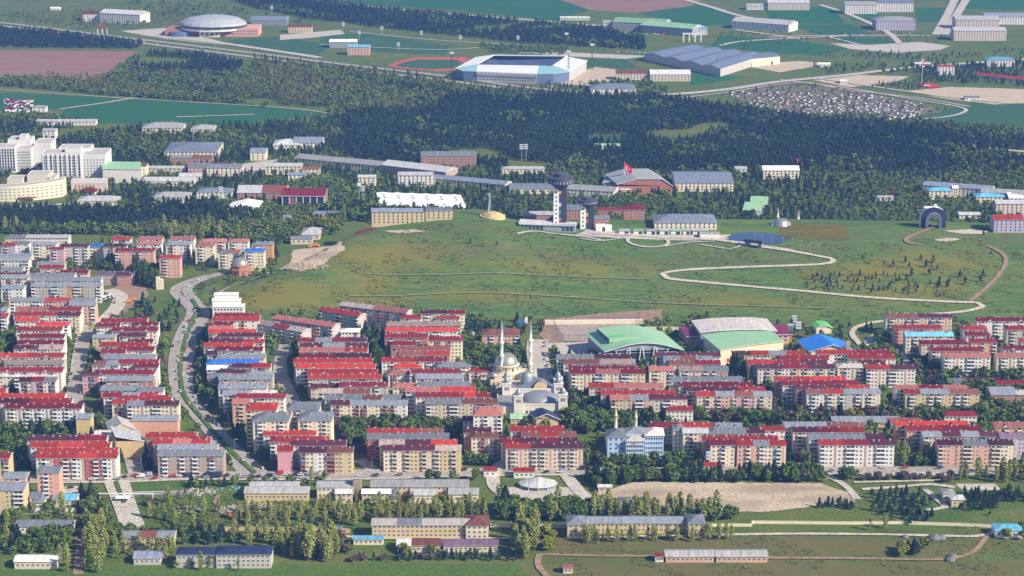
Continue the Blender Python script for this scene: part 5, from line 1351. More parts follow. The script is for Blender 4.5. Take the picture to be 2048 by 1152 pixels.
for px, py, H in ((544,34,18), (687,65,16), (719,82,16), (764,73,16), (797,104,14), (843,80,14), (921,92,16), (1036,90,14)): mast(ORD[1 + [544,687,719,764,797,843,921,1036].index(px)] + ' thin floodlight mast from the left at the training pitches', px, py, H, 'flood', 'floodlight masts round the training pitches', STEEL, .3)
mast('tall pale light mast in the wood, left of the pair', 1043, 322, 19, 'flood', 'pair of masts in the wood'); mast('tall pale light mast in the wood, right of the pair', 1052, 320, 18, 'flood', 'pair of masts in the wood')
mast('water tank on a tall pole right of the library', 719, 404, 20, 'ball'); mast('slim pole beside the tank pole near the library', 726, 408, 19, 'flood'); mast('tall lamp mast by the slate pavilion', 443, 412, 20, 'flood')
mast('left dark floodlight mast between the green and blue halls', 1580, 697, 20, 'flood', None, DARK); mast('right dark floodlight mast between the green and blue halls', 1596, 700, 23, 'flood', None, DARK); mast('short pale floodlight mast behind the dark pair', 1588, 655, 10, 'flood')
mast('white mast at the small red roofed gatehouse', 1418, 935, 11, 'flood', None, WHITE)
FR = mat('flag_red', (.60, .02, .03), .7, .03); 
def flag(label, px, py, H, w_, h_, slant):
    T = mast(label, px, py, H, 'flag', None, WHITE, .35); b = MB(); c = Vector((0, 0, H-.5)); n = 8
    pt = lambda s, t: Vector((s*w_*.7, -.25*math.sin(s*9) - .2, H - .6 - t*h_ - s*w_*slant))
    for i in range(n): b.poly([pt(i/n, 1), pt((i+1)/n, 1), pt((i+1)/n, 0), pt(i/n, 0)])
    F_ = b.build('flag', FR, T); b = MB(); cx, cz, r = .38, .5, h_*.26
    for k in range(14):
        a0, a1 = math.radians(40 + 20*k), math.radians(40 + 20*(k+1)); P_ = pt(cx, cz); o1 = lambda a: (P_.x + r*math.cos(a), P_.y-.3, P_.z + r*math.sin(a)); i1 = lambda a: (P_.x + r*.22 + r*.78*math.cos(a), P_.y-.3, P_.z + r*.78*math.sin(a)); b.poly([o1(a0), o1(a1), i1(a1), i1(a0)])
    b.build('crescent', WHITE, F_); b = MB(); P_ = pt(.66, .5); b.poly([(P_.x + (h_*.13 if k % 2 == 0 else h_*.05)*math.cos(math.pi*k/5), P_.y-.32, P_.z + (h_*.13 if k % 2 == 0 else h_*.05)*math.sin(math.pi*k/5)) for k in range(10)]); b.build('star', WHITE, F_)
flag('tall pole with a large red flag with white crescent and star', 1248, 378, 30, 12, 7.5, .55)
flag('tall pole with a hanging red flag beside the red emblem lawn', 1843, 168, 38, 4, 11, .3)
drape('colony_ground', [(1440,190), (1560,172), (1660,172), (1860,212), (1880,226), (1700,240), (1560,222)], gmat('worn_ground', [(.10,.12,.06), (.24,.20,.15)], .03, .2), .11)
o = drape('emblem_bed', [(1835,169), (1858,167), (1884,175), (1858,177)], FR, .5); o['kind'] = 'structure'
o = drape('emblem_bed', [(1846,172), (1856,171), (1862,173), (1850,174)], WHITE, .9)
# white crescent and star shapes of bare stone stay as ground patches; lamps along the boulevard and the hill path
def lampmesh():
    b = MB(); b.lathe([(.14, -1), (.09, 9), (.02, 9)], n=6); h_ = MB(); h_.box(-1.6, 0, -.06, .06, 8.9, 9.02, 0, True); h_.box(-2.1, -1.3, -.16, .16, 8.82, 8.95, 0, True); return b.mesh('pole', [STEEL]), h_.mesh('lamp_head', [WHITE])
LP, LH = lampmesh()
def lamps(pts, n, lab, grp, side=7):
    P = smooth_path([gp(*q) for q in pts], 4)
    for k in range(n):
        i = int((k+.5)/n*(len(P)-2)); d = (P[i+1]-P[i]).normalized(); p = P[i] + Vector((-d.y, d.x, 0))*side; p.z = gh(p.x, p.y)
        T = thing('street_lamp', (ORD[k+1] + ' ' + lab + ', from the ' + ('far end' if side in (0, 7) and n > 5 and 'kerb' in lab or 'boulevard' in lab else 'left')), 'street lamp', p, math.atan2(d.y, d.x) + (math.pi/2 if side < 0 else -math.pi/2), grp); put('pole', LP, T); put('lamp_head', LH, T)
lamps([(384,590), (374,640), (362,690), (364,760), (400,820), (450,880), (505,945)], 17, 'street lamp on the central strip of the boulevard', 'lamps along the boulevard', 0)
lamps([(350,585), (384,622), (366,660), (352,700)], 6, 'street lamp at the grassy kerb of the boulevard', 'lamps along the boulevard kerb', 7)
lamps([(1500,488), (1580,500), (1650,514)], 8, 'street lamp beside the path past the pond', 'lamps beside the hilltop path', 4)
lamps([(1060,470), (1180,474), (1300,478), (1420,484)], 11, 'street lamp on the hilltop plaza', 'lamps on the hilltop plaza', 3)
lamps([(80,956), (500,951), (900,948), (1300,942), (1700,941), (2040,941)], 22, 'street lamp along the long street below the blocks', 'lamps along the long street', 9)
lamps([(0,46), (250,77), (500,108), (700,133), (900,156)], 18, 'street lamp on the central strip of the far highway', 'lamps along the far highway', -2)
lamps([(1320,196), (1450,184), (1560,168), (1700,152)], 12, 'street lamp beside the far road by the cabins', 'lamps along the far road', 8)
# ------------------------------------------------------------------ trees
KC = {'P': ((.018,.042,.034), (.055,.098,.060)), 'B': ((.060,.115,.022), (.17,.225,.05)), 'L': ((.19,.23,.040), (.36,.38,.12)), 'W': ((.10,.075,.055), (.21,.155,.115)),
      'Y': ((.16,.20,.02), (.32,.33,.04)), 'Q': ((.045,.085,.022), (.10,.15,.04))}
KN = {'P': ('pine_tree', 'pine'), 'B': ('broadleaf_tree', 'tree'), 'L': ('poplar_tree', 'poplar'), 'W': ('bare_tree', 'tree'), 'Y': ('budding_tree', 'tree'), 'Q': ('column_tree', 'poplar')}
KW = {'P': 'dark green pine', 'B': 'green leafy tree', 'L': 'pale green poplar', 'W': 'pinkish brown bare tree', 'Y': 'yellow green budding tree', 'Q': 'dark green columnar poplar'}
KH = {'P': 9.5, 'B': 8.5, 'L': 13.5, 'W': 7, 'Y': 8, 'Q': 15}
def tree_mat(k, merged):
    m = bpy.data.materials.new('foliage_' + KN[k][0] + ('_far' if merged else '')); m.use_nodes = True; n = m.node_tree.nodes; l = m.node_tree.links; b = n['Principled BSDF']
    b.inputs['Roughness'].default_value = .9; b.inputs['Specular IOR Level'].default_value = .08
    if merged: a = n.new('ShaderNodeAttribute'); a.attribute_name = 'tint'; ti = a.outputs['Fac']
    else: a = n.new('ShaderNodeObjectInfo'); ti = a.outputs['Random']
    g = n.new('ShaderNodeNewGeometry'); mx = n.new('ShaderNodeMath'); mx.operation = 'MULTIPLY_ADD'; mx.inputs[1].default_value = .55; l.new(ti, mx.inputs[0])
    m2 = n.new('ShaderNodeMath'); m2.operation = 'MULTIPLY'; m2.inputs[1].default_value = .45; l.new(g.outputs['Random Per Island'], m2.inputs[0]); l.new(m2.outputs[0], mx.inputs[2])
    r = n.new('ShaderNodeValToRGB'); f_ = .55 if merged and k in 'LY' else 1; r.color_ramp.elements[0].color = (*[c*f_ for c in KC[k][0]], 1); r.color_ramp.elements[1].color = (*[c*f_ for c in KC[k][1]], 1); l.new(mx.outputs[0], r.inputs[0]); l.new(r.outputs[0], b.inputs['Base Color']); return m
BARK = mat('bark', (.16, .12, .09), .95, .2)
def crown_pts(k, n, r):
    H = KH[k]; P = []
    for _ in range(n):
        a = r.uniform(0, 2*math.pi)
        if k == 'P': t = r.random()**.85; z = H*(.12 + .88*t); R = 2.5*(1-t)**.8*(.55 + .45*abs(math.sin(t*19))) + .15; q = R*r.uniform(.45, 1.05); s = .55 + .55*(1-t)
        elif k in 'LQ': t = r.random(); z = H*(.14 + .84*t); R = (2.1 if k == 'L' else 1.5)*math.sin(math.pi*min(1, .12 + t*.85))**.6; q = R*r.uniform(.15, 1.1); s = .75
        else:
            while True:
                x, y, zz = r.uniform(-1, 1), r.uniform(-1, 1), r.uniform(-1, 1); d = x*x+y*y+zz*zz
                if .25 < d < 1: break
            lob = 1 + .25*math.sin(3*math.atan2(y, x) + 2*zz); P.append((x*3.0*lob, y*3.0*lob, H*.60 + zz*H*.36, .95)); continue
        P.append((q*math.cos(a), q*math.sin(a), z, s))
    return P
def crown_arrays(k, n, r, sz=1.0):
    V = []
    for x, y, z, s in crown_pts(k, n, r):
        s *= sz
        u = np.array([r.gauss(0, 1), r.gauss(0, 1), r.gauss(0, .6)]); u /= np.linalg.norm(u); v = np.array([r.gauss(0, 1), r.gauss(0, 1), r.gauss(0, 1)]); v -= u*v.dot(u); v /= np.linalg.norm(v)
        c = np.array((x, y, z)); V += [c - u*s - v*s*.6, c + u*s - v*s*.5, c + v*s]
    return np.array(V)
PRO = {}
for k in KC:
    M_ = tree_mat(k, False); PRO[k] = []
    for q in range(4):
        r = random.Random(ord(k)*10 + q); V = crown_arrays(k, 420 if k != 'W' else 260, r, .72)
        me_ = bpy.data.meshes.new('crown'); me_.from_pydata(V.tolist(), [], [(3*i, 3*i+1, 3*i+2) for i in range(len(V)//3)]); me_.materials.append(M_)
        b = MB(); H = KH[k]; b.lathe([(.30, -1.5), (.22, H*.3), (.12, H*.65), (.03, H*.85)], n=6)
        for j in range(5):
            a = j*1.3; z = H*(.28 + .1*j); e = 1.6 if k in 'BWY' else .8; b.poly([(0, 0, z-.1), (0, 0, z+.1), (e*math.cos(a), e*math.sin(a), z+e*.8)])
        PRO[k].append((me_, b.mesh('trunk', [BARK])))
TREES = []
def region(pts, mix, sp, lab, hs=1.0, keep=1.0, flat=False):
    P = [(at(*q, 0) if flat else gp(*q)) for q in pts]; xs = [p.x for p in P]; ys = [p.y for p in P]
    X, Y = np.meshgrid(np.arange(min(xs), max(xs), sp), np.arange(min(ys), max(ys), sp)); X = X + rng.uniform(-.45, .45, X.shape)*sp; Y = Y + rng.uniform(-.45, .45, Y.shape)*sp
    ins = inpoly(X, Y, [(p.x, p.y) for p in P]) & (rng.random(X.shape) < keep); X = X[ins]; Y = Y[ins]
    ii = ((X-GX0)/2).astype(int); jj = ((Y-GY0)/2).astype(int); ok = (ii >= 0) & (ii < GN) & (jj >= 0) & (jj < GM); X, Y, ii, jj = X[ok], Y[ok], ii[ok], jj[ok]; ok = ~OCC[ii, jj]; X, Y = X[ok], Y[ok]
    if 'apartment rows' in lab: k_ = hgt(X, Y) < .25; X, Y = X[k_], Y[k_]
    ks = list(mix); w_ = np.array([mix[k] for k in ks], float); w_ /= w_.sum(); Z = hgt(X, Y)
    ph = 0.5 + 0.5*np.sin(X*.031 + 1.7*np.sin(Y*.017))*np.cos(Y*.023 + X*.011)      # kinds grow in patches
    if sp < 8 and flat: cl = np.sin(X*.013+2)*np.sin(Y*.011+X*.004) + .35*np.sin(X*.041)*np.sin(Y*.037); k_ = cl < .86; X, Y, Z, ph = X[k_], Y[k_], Z[k_], ph[k_]
    cw = np.cumsum(w_); u = np.clip(.6*ph + .4*rng.random(X.shape), 0, .9999)
    idx = np.searchsorted(cw, u)
    for x, y, z, i in zip(X, Y, Z, idx):
        sx, sy = proj(x, y, z)
        if -30 < sx < 2078 and -10 < sy < 1200: TREES.append((ks[min(i, len(ks)-1)], float(x), float(y), float(z), hs*random.uniform(.72, 1.25), lab))
# foreground
region([(480,1026),(985,1020),(985,1040),(640,1056),(460,1052)], {'L':7,'B':1,'Y':1}, 5.2, 'in the poplar grove below the farm halls', .74, .85)
region([(620,1010),(700,1000),(985,1004),(985,1020),(480,1026)], {'L':5,'B':1}, 9, 'in the thin upper edge of the poplar grove', .7, .8)
region([(1165,1080),(1470,1076),(1470,1083),(1165,1089)], {'L':7,'W':1,'P':1}, 4.2, 'in the row before the long grey roofed barracks', .72)
region([(990,1012),(1180,1020),(1180,1048),(1000,1050)], {'L':3,'B':3,'P':1}, 6.5, 'between the tennis courts and boundary wall', 1.15)
region([(1180,1018),(1480,1026),(1480,1044),(1180,1044)], {'B':3,'L':4,'P':1}, 6.2, 'between the dirt lot and the barracks', 1.05)
region([(1000,985),(1030,1000),(1040,1030),(1000,1030)], {'P':3}, 6, 'left of the tennis courts', 1.5)
region([(0,1008),(215,1012),(225,1050),(0,1062)], {'L':4,'B':3,'Y':1}, 7, 'in the lower left thicket', .8)
region([(130,985),(215,985),(240,1060),(160,1060)], {'P':2,'B':2}, 6, 'left of the double avenue', .9)
region([(285,995),(440,995),(440,1058),(290,1064)], {'B':3,'L':4,'W':1}, 8.5, 'right of the double avenue', .75, .7)
region([(225,1062),(460,1070),(460,1090),(200,1090)], {'P':3,'B':2,'L':1}, 6, 'around the yellow schoolhouse', .9)
region([(0,1075),(155,1070),(150,1108),(0,1112)], {'B':2,'P':1,'L':3}, 6.5, 'above the white roofed barn', 1.0)
region([(170,1068),(215,1070),(205,1150),(168,1150)], {'L':3,'Y':1}, 6, 'in the double row beside the red track', 1.1)
region([(118,1120),(150,1120),(150,1150),(118,1150)], {'L':3}, 7, 'in the double row beside the red track', 1.1)
region([(330,1120),(545,1122),(520,1145),(330,1140)], {'Y':3,'L':2,'B':1}, 8, 'before the navy roofed building', .75)
region([(215,1085),(350,1088),(345,1118),(215,1118)], {'P':2,'L':2,'B':1}, 7, 'round the navy roofed garage', .8)
region([(450,1070),(700,1072),(700,1110),(560,1120),(550,1095),(450,1090)], {'B':2,'L':3,'W':2,'P':1}, 6.5, 'in the thicket right of the navy roofs', .8)
region([(600,1100),(670,1100),(670,1125),(600,1125)], {'L':4,'B':1}, 5, 'in the tall clump right of the ruined yard', 1.3)
region([(700,1116),(1045,1112),(1050,1122),(700,1126)], {'P':3,'W':2}, 4.5, 'in the dark hedge row along the bottom meadow', .62)
region([(790,1096),(990,1094),(990,1112),(790,1114)], {'B':2,'Y':1,'L':1}, 8, 'between the stable and the hedge row', .75)
region([(1030,1060),(1075,1062),(1065,1124),(1030,1128)], {'L':3,'B':2}, 6, 'in the tall clump by the track fork', 1.25)
region([(1078,1072),(1115,1074),(1120,1105),(1085,1108)], {'Y':2,'L':1}, 7, 'right of the track fork', .9)
region([(730,1060),(980,1062),(985,1078),(700,1080)], {'B':2,'L':2,'P':1}, 9, 'before the yellow dormitory', .7)
region([(1120,1058),(1420,1058),(1420,1066),(1120,1068)], {'P':2,'B':1,'W':1}, 7, 'against the barracks wall', .6, .8)
region([(1170,1108),(1320,1110),(1320,1126),(1170,1128)], {'P':1,'L':1}, 14, 'on the meadow left of the cowshed', .7, .6)
region([(1340,1118),(1640,1118),(1640,1126),(1340,1124)], {'L':2,'Y':1,'P':1}, 13, 'on the meadow by the cowshed', .62, .8)
region([(1800,1095),(1850,1095),(1850,1118),(1800,1120)], {'Y':2,'P':1}, 6, 'in the clump inside the track bend', .9)
region([(1700,1052),(1830,1054),(1830,1064),(1700,1064)], {'L':2}, 14, 'at the boundary wall on the right', .8)
region([(1985,1060),(2050,1060),(2050,1085),(1985,1080)], {'Y':3,'L':2}, 7, 'around the little house at the right edge', .95)
region([(1740,985),(1860,985),(1865,1046),(1800,1052),(1745,1030)], {'P':6,'B':1}, 5.6, 'in the park plantation at the right', .62)
region([(1930,988),(2060,985),(2060,1006),(1905,1008)], {'P':3}, 3.9, 'in the dense plantation at the right edge', .62)
region([(1906,1012),(1992,1008),(1992,1020),(1906,1024)], {'P':3}, 4.2, 'below the two little pavilions', .62)
region([(1850,1000),(2050,1010),(2050,1040),(1850,1040)], {'P':2,'B':1}, 20, 'scattered over the right lawn', .5, .6)
region([(1630,1006),(1708,1010),(1708,1020),(1630,1018)], {'P':3}, 3.8, 'below the right end of the dirt lot', .62)
region([(1725,955),(1900,955),(1910,967),(1725,966)], {'W':6,'P':1}, 4.6, 'in the pink flowering row of the park', .8)
region([(1900,950),(2060,950),(2060,966),(1900,966)], {'L':2,'B':2,'W':1}, 6.5, 'in the park strip at the right edge', 1.0)
region([(1165,952),(1290,949),(1480,949),(1640,948),(1655,966),(1500,966),(1380,965),(1270,966),(1190,986)], {'P':5,'B':3,'W':1}, 4.4, 'in the belt between street and dirt lot', 1.15)
region([(640,930),(1160,927),(1300,926),(1480,927),(1700,926),(2050,925),(2050,937),(1480,937),(1160,939),(640,943)], {'B':4,'P':2,'L':1,'W':1}, 5.4, 'along the blocks side of the long street', .95)
region([(1655,952),(1725,952),(1740,978),(1700,972)], {'P':2,'B':2}, 5.5, 'at the right corner of the dirt lot', 1.0)
region([(1480,926),(1640,922),(1780,922),(1780,938),(1480,938)], {'B':2,'L':2,'P':1,'W':1}, 6, 'in front of the white and salmon blocks', .85)
region([(1790,905),(1875,905),(1875,938),(1790,938)], {'B':2,'L':2,'P':1}, 7, 'between the right hand blocks', 1.0)
region([(640,918),(1160,920),(1200,930),(1200,940),(620,941)], {'B':4,'P':2,'W':2,'L':1}, 6.2, 'between the front blocks and the street', .8)
region([(700,968),(980,958),(1000,966),(960,962),(740,968)], {'B':3,'P':1}, 7, 'between the street and the farm halls', .9)
region([(380,966),(640,966),(640,975),(380,978)], {'B':3,'P':2}, 6.5, 'between the street and the twin barns', .75)
region([(600,950),(720,948),(720,962),(600,964)], {'L':3,'B':1}, 5.5, 'in the poplar clump at the street', .9)
region([(1010,905),(1110,905),(1110,938),(1010,938)], {'L':2,'B':2}, 7, 'in front of the block cluster below the mosque', 1.05)
region([(130,940),(205,940),(205,955),(130,960)], {'P':2,'B':2}, 6, 'below the white and red striped block', .8)
region([(0,930),(60,930),(70,990),(50,945),(0,945)], {'P':2,'B':2}, 7, 'between the blocks at the left edge', .9)
region([(235,905),(300,900),(310,945),(240,955)], {'P':3,'B':2}, 6.5, 'left of the brown balcony block', 1.1)
region([(0,845),(220,850),(240,880),(170,875),(60,868),(50,900),(0,905)], {'B':4,'P':2,'Y':1}, 6.5, 'in the park between the white rows', .95)
region([(452,905),(480,945),(450,948)], {'B':3}, 5, 'left of the boulevard end', .9)
region([(345,800),(400,850),(470,940),(450,900),(352,830)], {'B':3}, 5.5, 'along the left kerb of the boulevard', .9)
region([(322,690),(345,690),(350,790),(325,790)], {'B':4,'W':1}, 5.5, 'along the left kerb of the boulevard', 1.0)
region([(384,660),(412,650),(405,760),(420,800),(438,850),(410,830),(386,780)], {'B':3,'P':1,'W':1}, 5.5, 'along the right kerb of the boulevard', 1.0)
region([(430,830),(480,880),(540,945),(600,945),(570,905),(500,880)], {'B':3,'P':2}, 6.5, 'along the right kerb of the boulevard', .95)
region([(356,600),(368,600),(396,640),(372,690),(366,730),(372,800),(362,800),(358,730),(364,690),(384,640)], {'B':3,'W':1}, 5.5, 'on the central strip of the boulevard', .55)
region([(128,640),(160,690),(150,800),(120,800),(132,700)], {'B':4,'P':1,'W':1}, 5.5, 'along the street between the left columns', .95)
region([(172,680),(190,690),(200,790),(170,800),(166,740)], {'B':4,'P':1}, 6, 'along the street between the left columns', .95)
region([(535,680),(600,690),(595,760),(612,830),(575,800),(550,750)], {'B':4,'Q':1,'W':2,'P':1}, 6, 'along the street between the middle columns', 1.0)
region([(735,680),(772,680),(765,780),(775,790),(755,800),(745,740)], {'Q':3,'B':2}, 6, 'along the gap left of the mosque column', 1.0)
region([(660,838),(830,838),(940,850),(930,880),(735,862),(725,890),(690,885)], {'B':5,'W':2,'P':1}, 5.8, 'in the leafy grove below the central rows', 1.05)
region([(700,890),(740,890),(765,930),(715,935)], {'B':3,'W':1}, 7, 'left of the tan roofed block', .9)
region([(935,690),(1060,690),(1060,740),(990,745),(945,720)], {'B':4,'P':2,'W':1}, 6.5, 'behind the large mosque', 1.0)
region([(950,760),(995,770),(1000,830),(960,820)], {'B':3,'P':2,'W':1}, 6.5, 'left of the large mosque', 1.0)
region([(1080,720),(1110,710),(1125,740),(1140,800),(1100,790),(1070,760)], {'B':4,'P':2}, 6.5, 'right of the large mosque', 1.0)
region([(1140,795),(1200,800),(1210,830),(1330,835),(1400,835),(1350,850),(1290,870),(1180,870),(1120,850)], {'B':4,'P':3,'W':1}, 5.6, 'in the grove behind the blue building', 1.1)
region([(1170,900),(1215,930),(1330,930),(1400,900),(1480,935),(1180,940)], {'B':3,'W':2,'P':1}, 6.5, 'around the foot of the blue building', .8)
region([(1460,770),(1560,775),(1600,815),(1550,820),(1480,800)], {'B':4,'W':1}, 7, 'left of the lower right rows', 1.0)
region([(1390,830),(1600,825),(1800,818),(2050,815),(2050,850),(1800,850),(1560,850),(1400,842)], {'B':4,'W':2,'P':1,'Y':1}, 6.2, 'in the green band between the right hand rows', 1.0)
region([(1790,650),(1860,700),(1880,750),(1800,740),(1740,700)], {'P':2,'B':3,'W':1}, 6.5, 'along the lane at the right hand rows', .95)
region([(1460,745),(1490,745),(1500,765),(1465,765)], {'Q':3}, 5, 'in the dark poplar clump by the green hall', 1.15)
region([(1985,745),(2050,745),(2050,800),(1960,790),(1850,770),(1760,770),(1790,760)], {'B':4,'P':1,'W':1}, 7.5, 'round the market sheds at the right', .9)
region([(930,650),(970,650),(975,672),(935,672)], {'P':2,'B':1}, 7, 'behind the salmon school', .9)
region([(265,540),(320,545),(318,580),(268,570)], {'Q':3,'B':2}, 5.2, 'in the tall clump by the lone gabled block', 1.15)
region([(184,500),(250,510),(250,560),(190,540)], {'Q':3}, 10, 'between the brown roofed blocks', 1.0)
region([(0,500),(330,505),(560,500),(560,545),(470,545),(430,545),(360,540),(0,560)], {'B':4,'P':2,'W':1}, 10, 'between the upper left blocks', .9)
region([(395,570),(430,552),(530,540),(560,545),(500,575),(440,600)], {'B':2,'W':1}, 13, 'on the slope by the brick mosque', .6)
region([(0,640),(30,640),(30,710),(0,710)], {'B':3}, 7, 'between the rows at the left edge', 1.0)
region([(0,790),(36,790),(36,750),(0,760)], {'Q':2,'B':1}, 7, 'between the rows at the left edge', .9)
region([(0,600),(2050,600),(2050,940),(0,940)], {'B':4,'P':2,'W':1}, 9.5, 'among the apartment rows', .85, .6, True)
# hill pines
region([(1640,545),(1760,545),(1890,570),(1900,596),(1640,585),(1600,578)], {'P':1}, 7.2, 'on the yellow slope inside the path bend', .5, .6)
region([(1700,510),(1880,518),(1980,560),(1900,580),(1760,540)], {'P':1}, 15, 'on the upper slope of the hill', .7, .6)
region([(900,488),(1180,495),(1180,505),(880,500)], {'P':1}, 17, 'on the hill below the control towers', .42, .7)
region([(1950,460),(2040,480),(2040,560),(2000,540)], {'P':1}, 30, 'on the right shoulder of the hill', .5, .6)
# beyond the hill
region([(0,418),(490,424),(500,452),(0,460)], {'P':1}, 5.0, 'in the pine belt above the town', .95, 1, True)
region([(0,460),(500,452),(700,440),(680,470),(560,490),(250,472),(0,470)], {'B':3,'L':1,'Y':1}, 6, 'in the leafy belt above the town', .95, 1, True)
region([(150,408),(760,408),(960,430),(1000,450),(480,440),(150,424)], {'P':5,'B':4,'W':1}, 6.5, 'in the belt below the library', .95, 1, True)
region([(0,345),(1020,345),(1500,345),(2060,345),(2060,462),(1000,462),(820,470),(700,440),(240,412),(0,412)], {'P':5,'B':4,'W':1}, 8.2, 'around the campus buildings', .8, .92, True)
region([(0,236),(60,230),(250,255),(500,252),(690,232),(700,320),(1000,330),(1500,340),(2060,340),(2060,345),(0,345)], {'P':6,'B':4,'W':1}, 7.6, 'behind the campus buildings', .85, .92, True)
region([(690,232),(830,205),(900,190),(1300,192),(1440,214),(1640,245),(1800,250),(2060,280),(2060,300),(1950,310),(1900,342),(1400,342),(1000,335),(690,320)], {'P':7,'B':2}, 6.4, 'in the great pine wood', .95, 1, True)
region([(1900,300),(2060,318),(2060,345),(1900,345)], {'P':3,'B':2,'W':1}, 7, 'at the right edge of the great wood', .95, 1, True)
region([(0,58),(130,66),(284,90),(275,98),(0,95)], {'P':1}, 6.4, 'in the plantation left of the highway', .95, 1, True)
region([(300,108),(400,112),(490,130),(470,143),(300,146),(255,143)], {'P':1}, 6.4, 'in the plantation below the highway', .95, 1, True)
region([(0,160),(210,163),(250,148),(480,150),(520,124),(700,145),(900,172),(960,186),(900,200),(820,225),(640,225),(400,205),(240,193),(0,172)], {'P':2,'B':4,'L':2,'W':2}, 6.8, 'in the mixed wood below the highway', .9, 1, True)
region([(205,160),(275,112),(290,112),(240,150)], {'B':1}, 6, 'at the edge of the ploughed field', .9, 1, True)
region([(440,-10),(560,-4),(800,24),(1100,50),(1200,60),(1290,84),(1290,100),(1080,90),(760,56),(620,38),(500,14)], {'P':6,'B':2}, 6.8, 'in the long wood along the far road', .95, 1, True)
region([(1400,212),(1640,235),(1700,230),(1900,250),(2060,262),(2060,280),(1800,262),(1640,250),(1440,220)], {'P':2,'B':3,'W':2}, 7.5, 'along the near edge of the cabin field', .8, .9, True)
region([(1440,176),(1640,168),(1700,185),(1900,222),(1860,232),(1640,240),(1450,212)], {'B':2,'W':2,'P':3}, 14, 'among the little white cabins', .5, .8, True)
region([(1600,134),(1860,130),(1860,148),(1640,148)], {'P':2,'B':2}, 12, 'along the far junction', .8, .7, True)
region([(1820,128),(2060,124),(2060,175),(1950,168),(1840,165),(1830,140)], {'P':4,'B':1}, 8, 'around the little red roofed block', .8, .7, True)
region([(1750,166),(1850,164),(1860,180),(1740,180)], {'P':1}, 8, 'round the red emblem lawn', .5, .8, True)
region([(0,30),(300,22),(420,30),(330,60),(160,58),(0,40)], {'B':2,'L':2,'W':1}, 13, 'round the bright white sports building', .7, .7, True)
region([(250,4),(450,10),(520,30),(640,46),(480,46),(300,26)], {'B':3}, 16, 'behind the arena', .8, .6, True)
region([(500,118),(700,146),(850,158),(850,164),(700,152),(500,124)], {'Q':3}, 9, 'in the poplar row below the highway', .8, .6, True)
region([(960,92),(1140,96),(1140,112),(990,108)], {'B':2}, 9, 'behind the stadium', .7, .8, True)
region([(1160,170),(1300,165),(1340,190),(1180,188)], {'B':2,'P':1}, 11, 'round the slate roofed pavilion', 1.0, .8, True)
region([(960,172),(1180,172),(1180,186),(960,190)], {'B':1,'P':2}, 9, 'in front of the stadium', .7, .8, True)
region([(1180,60),(1220,70),(1290,74),(1290,100),(1210,88)], {'P':2,'B':1}, 7, 'left of the blue roofed sheds', .9, .9, True)
region([(1420,64),(1900,66),(1900,82),(1420,96)], {'B':2,'W':1}, 16, 'along the campus roads at the top', .5, .6, True)
region([(1600,100),(1900,110),(2060,96),(2060,110),(1850,122),(1650,118)], {'P':1,'B':1}, 11, 'below the pale plaza', .6, .6, True)
TREES_BY = {}
for t in TREES: TREES_BY.setdefault(t[0], []).append(t)
def hidden(t):                                                  # behind a block of flats for the most part
    px, py = proj(t[1], t[2], t[3] + KH[t[0]]*t[4]*.8)
    for o in BL:
        if o['c'].y < t[2] - 3 and o['x0'] < px < o['x1'] and o['ytop'] < py < o['ybase']: return True
    return px < 0 or px > 2048 or py > 1152 or py < 0
NTREE = 0
for k, L in TREES_BY.items():
    L = [(t[4]*KH[k]*scl(t[1], t[2], t[3]), t) for t in L]; L.sort(key=lambda q: -q[0]); ind = []; rest = []
    for q in L:
        if len(ind) < 290 and q[0] > 9 and not hidden(q[1]): ind.append(q[1])
        else: rest.append(q[1])
    for t in ind:
        r = random.Random(int(t[1]*31 + t[2]*17)); me_, tr = r.choice(PRO[k]); s = t[4]; wd = s*random.uniform(.85, 1.15)
        T = thing(KN[k][0], KW[k] + ' ' + t[5], KN[k][1], (t[1], t[2], t[3] - .1), r.uniform(0, 6.28), 'trees ' + t[5]); T.scale = (wd, wd, s); put('crown', me_, T); put('trunk', tr, T); NTREE += 1
    if rest:
        nl = 46; protos = [crown_arrays(k, nl, random.Random(900 + q), 1.45) for q in range(6)]
        base = np.stack(protos); n = len(rest); which = rng.integers(0, 6, n); V = base[which].copy()
        ang = rng.uniform(0, 2*math.pi, n); ca, sa = np.cos(ang)[:, None], np.sin(ang)[:, None]; sc_ = np.array([t[4] for t in rest])[:, None]
        x, y = V[:, :, 0].copy(), V[:, :, 1].copy(); V[:, :, 0] = (x*ca - y*sa)*sc_; V[:, :, 1] = (x*sa + y*ca)*sc_; V[:, :, 2] *= sc_
        V += np.array([t[1:4] for t in rest])[:, None, :]; V = V.reshape(-1, 3); nv = len(V); nf = nv//3
        me_ = bpy.data.meshes.new('wood'); me_.vertices.add(nv); me_.vertices.foreach_set('co', V.astype(np.float32).ravel()); me_.loops.add(nv); me_.loops.foreach_set('vertex_index', np.arange(nv, dtype=np.int32))
        me_.polygons.add(nf); me_.polygons.foreach_set('loop_start', np.arange(0, nv, 3, dtype=np.int32)); me_.update(calc_edges=True)
        at_ = me_.attributes.new('tint', 'FLOAT', 'POINT'); at_.data.foreach_set('value', np.repeat((.45*rng.random(n) + .55*(.5 + .5*np.sin(np.array([t[1]*.02 for t in rest]) + 1.5*np.sin(np.array([t[2]*.013 for t in rest]))))).astype(np.float32), 3*nl)); me_.materials.append(tree_mat(k, True))
        tag(put({'P': 'pine_wood', 'B': 'broadleaf_wood', 'L': 'poplar_wood', 'W': 'bare_scrub', 'Y': 'budding_scrub', 'Q': 'columnar_poplars'}[k], me_), 'far off mass of ' + KW[k].replace('tree', 'trees') + ('' if 'tree' in KW[k] else 's') + ' beyond and among the buildings', 'woodland', None, 'stuff')
print('TREES', {k: len(v) for k, v in TREES_BY.items()}, NTREE)
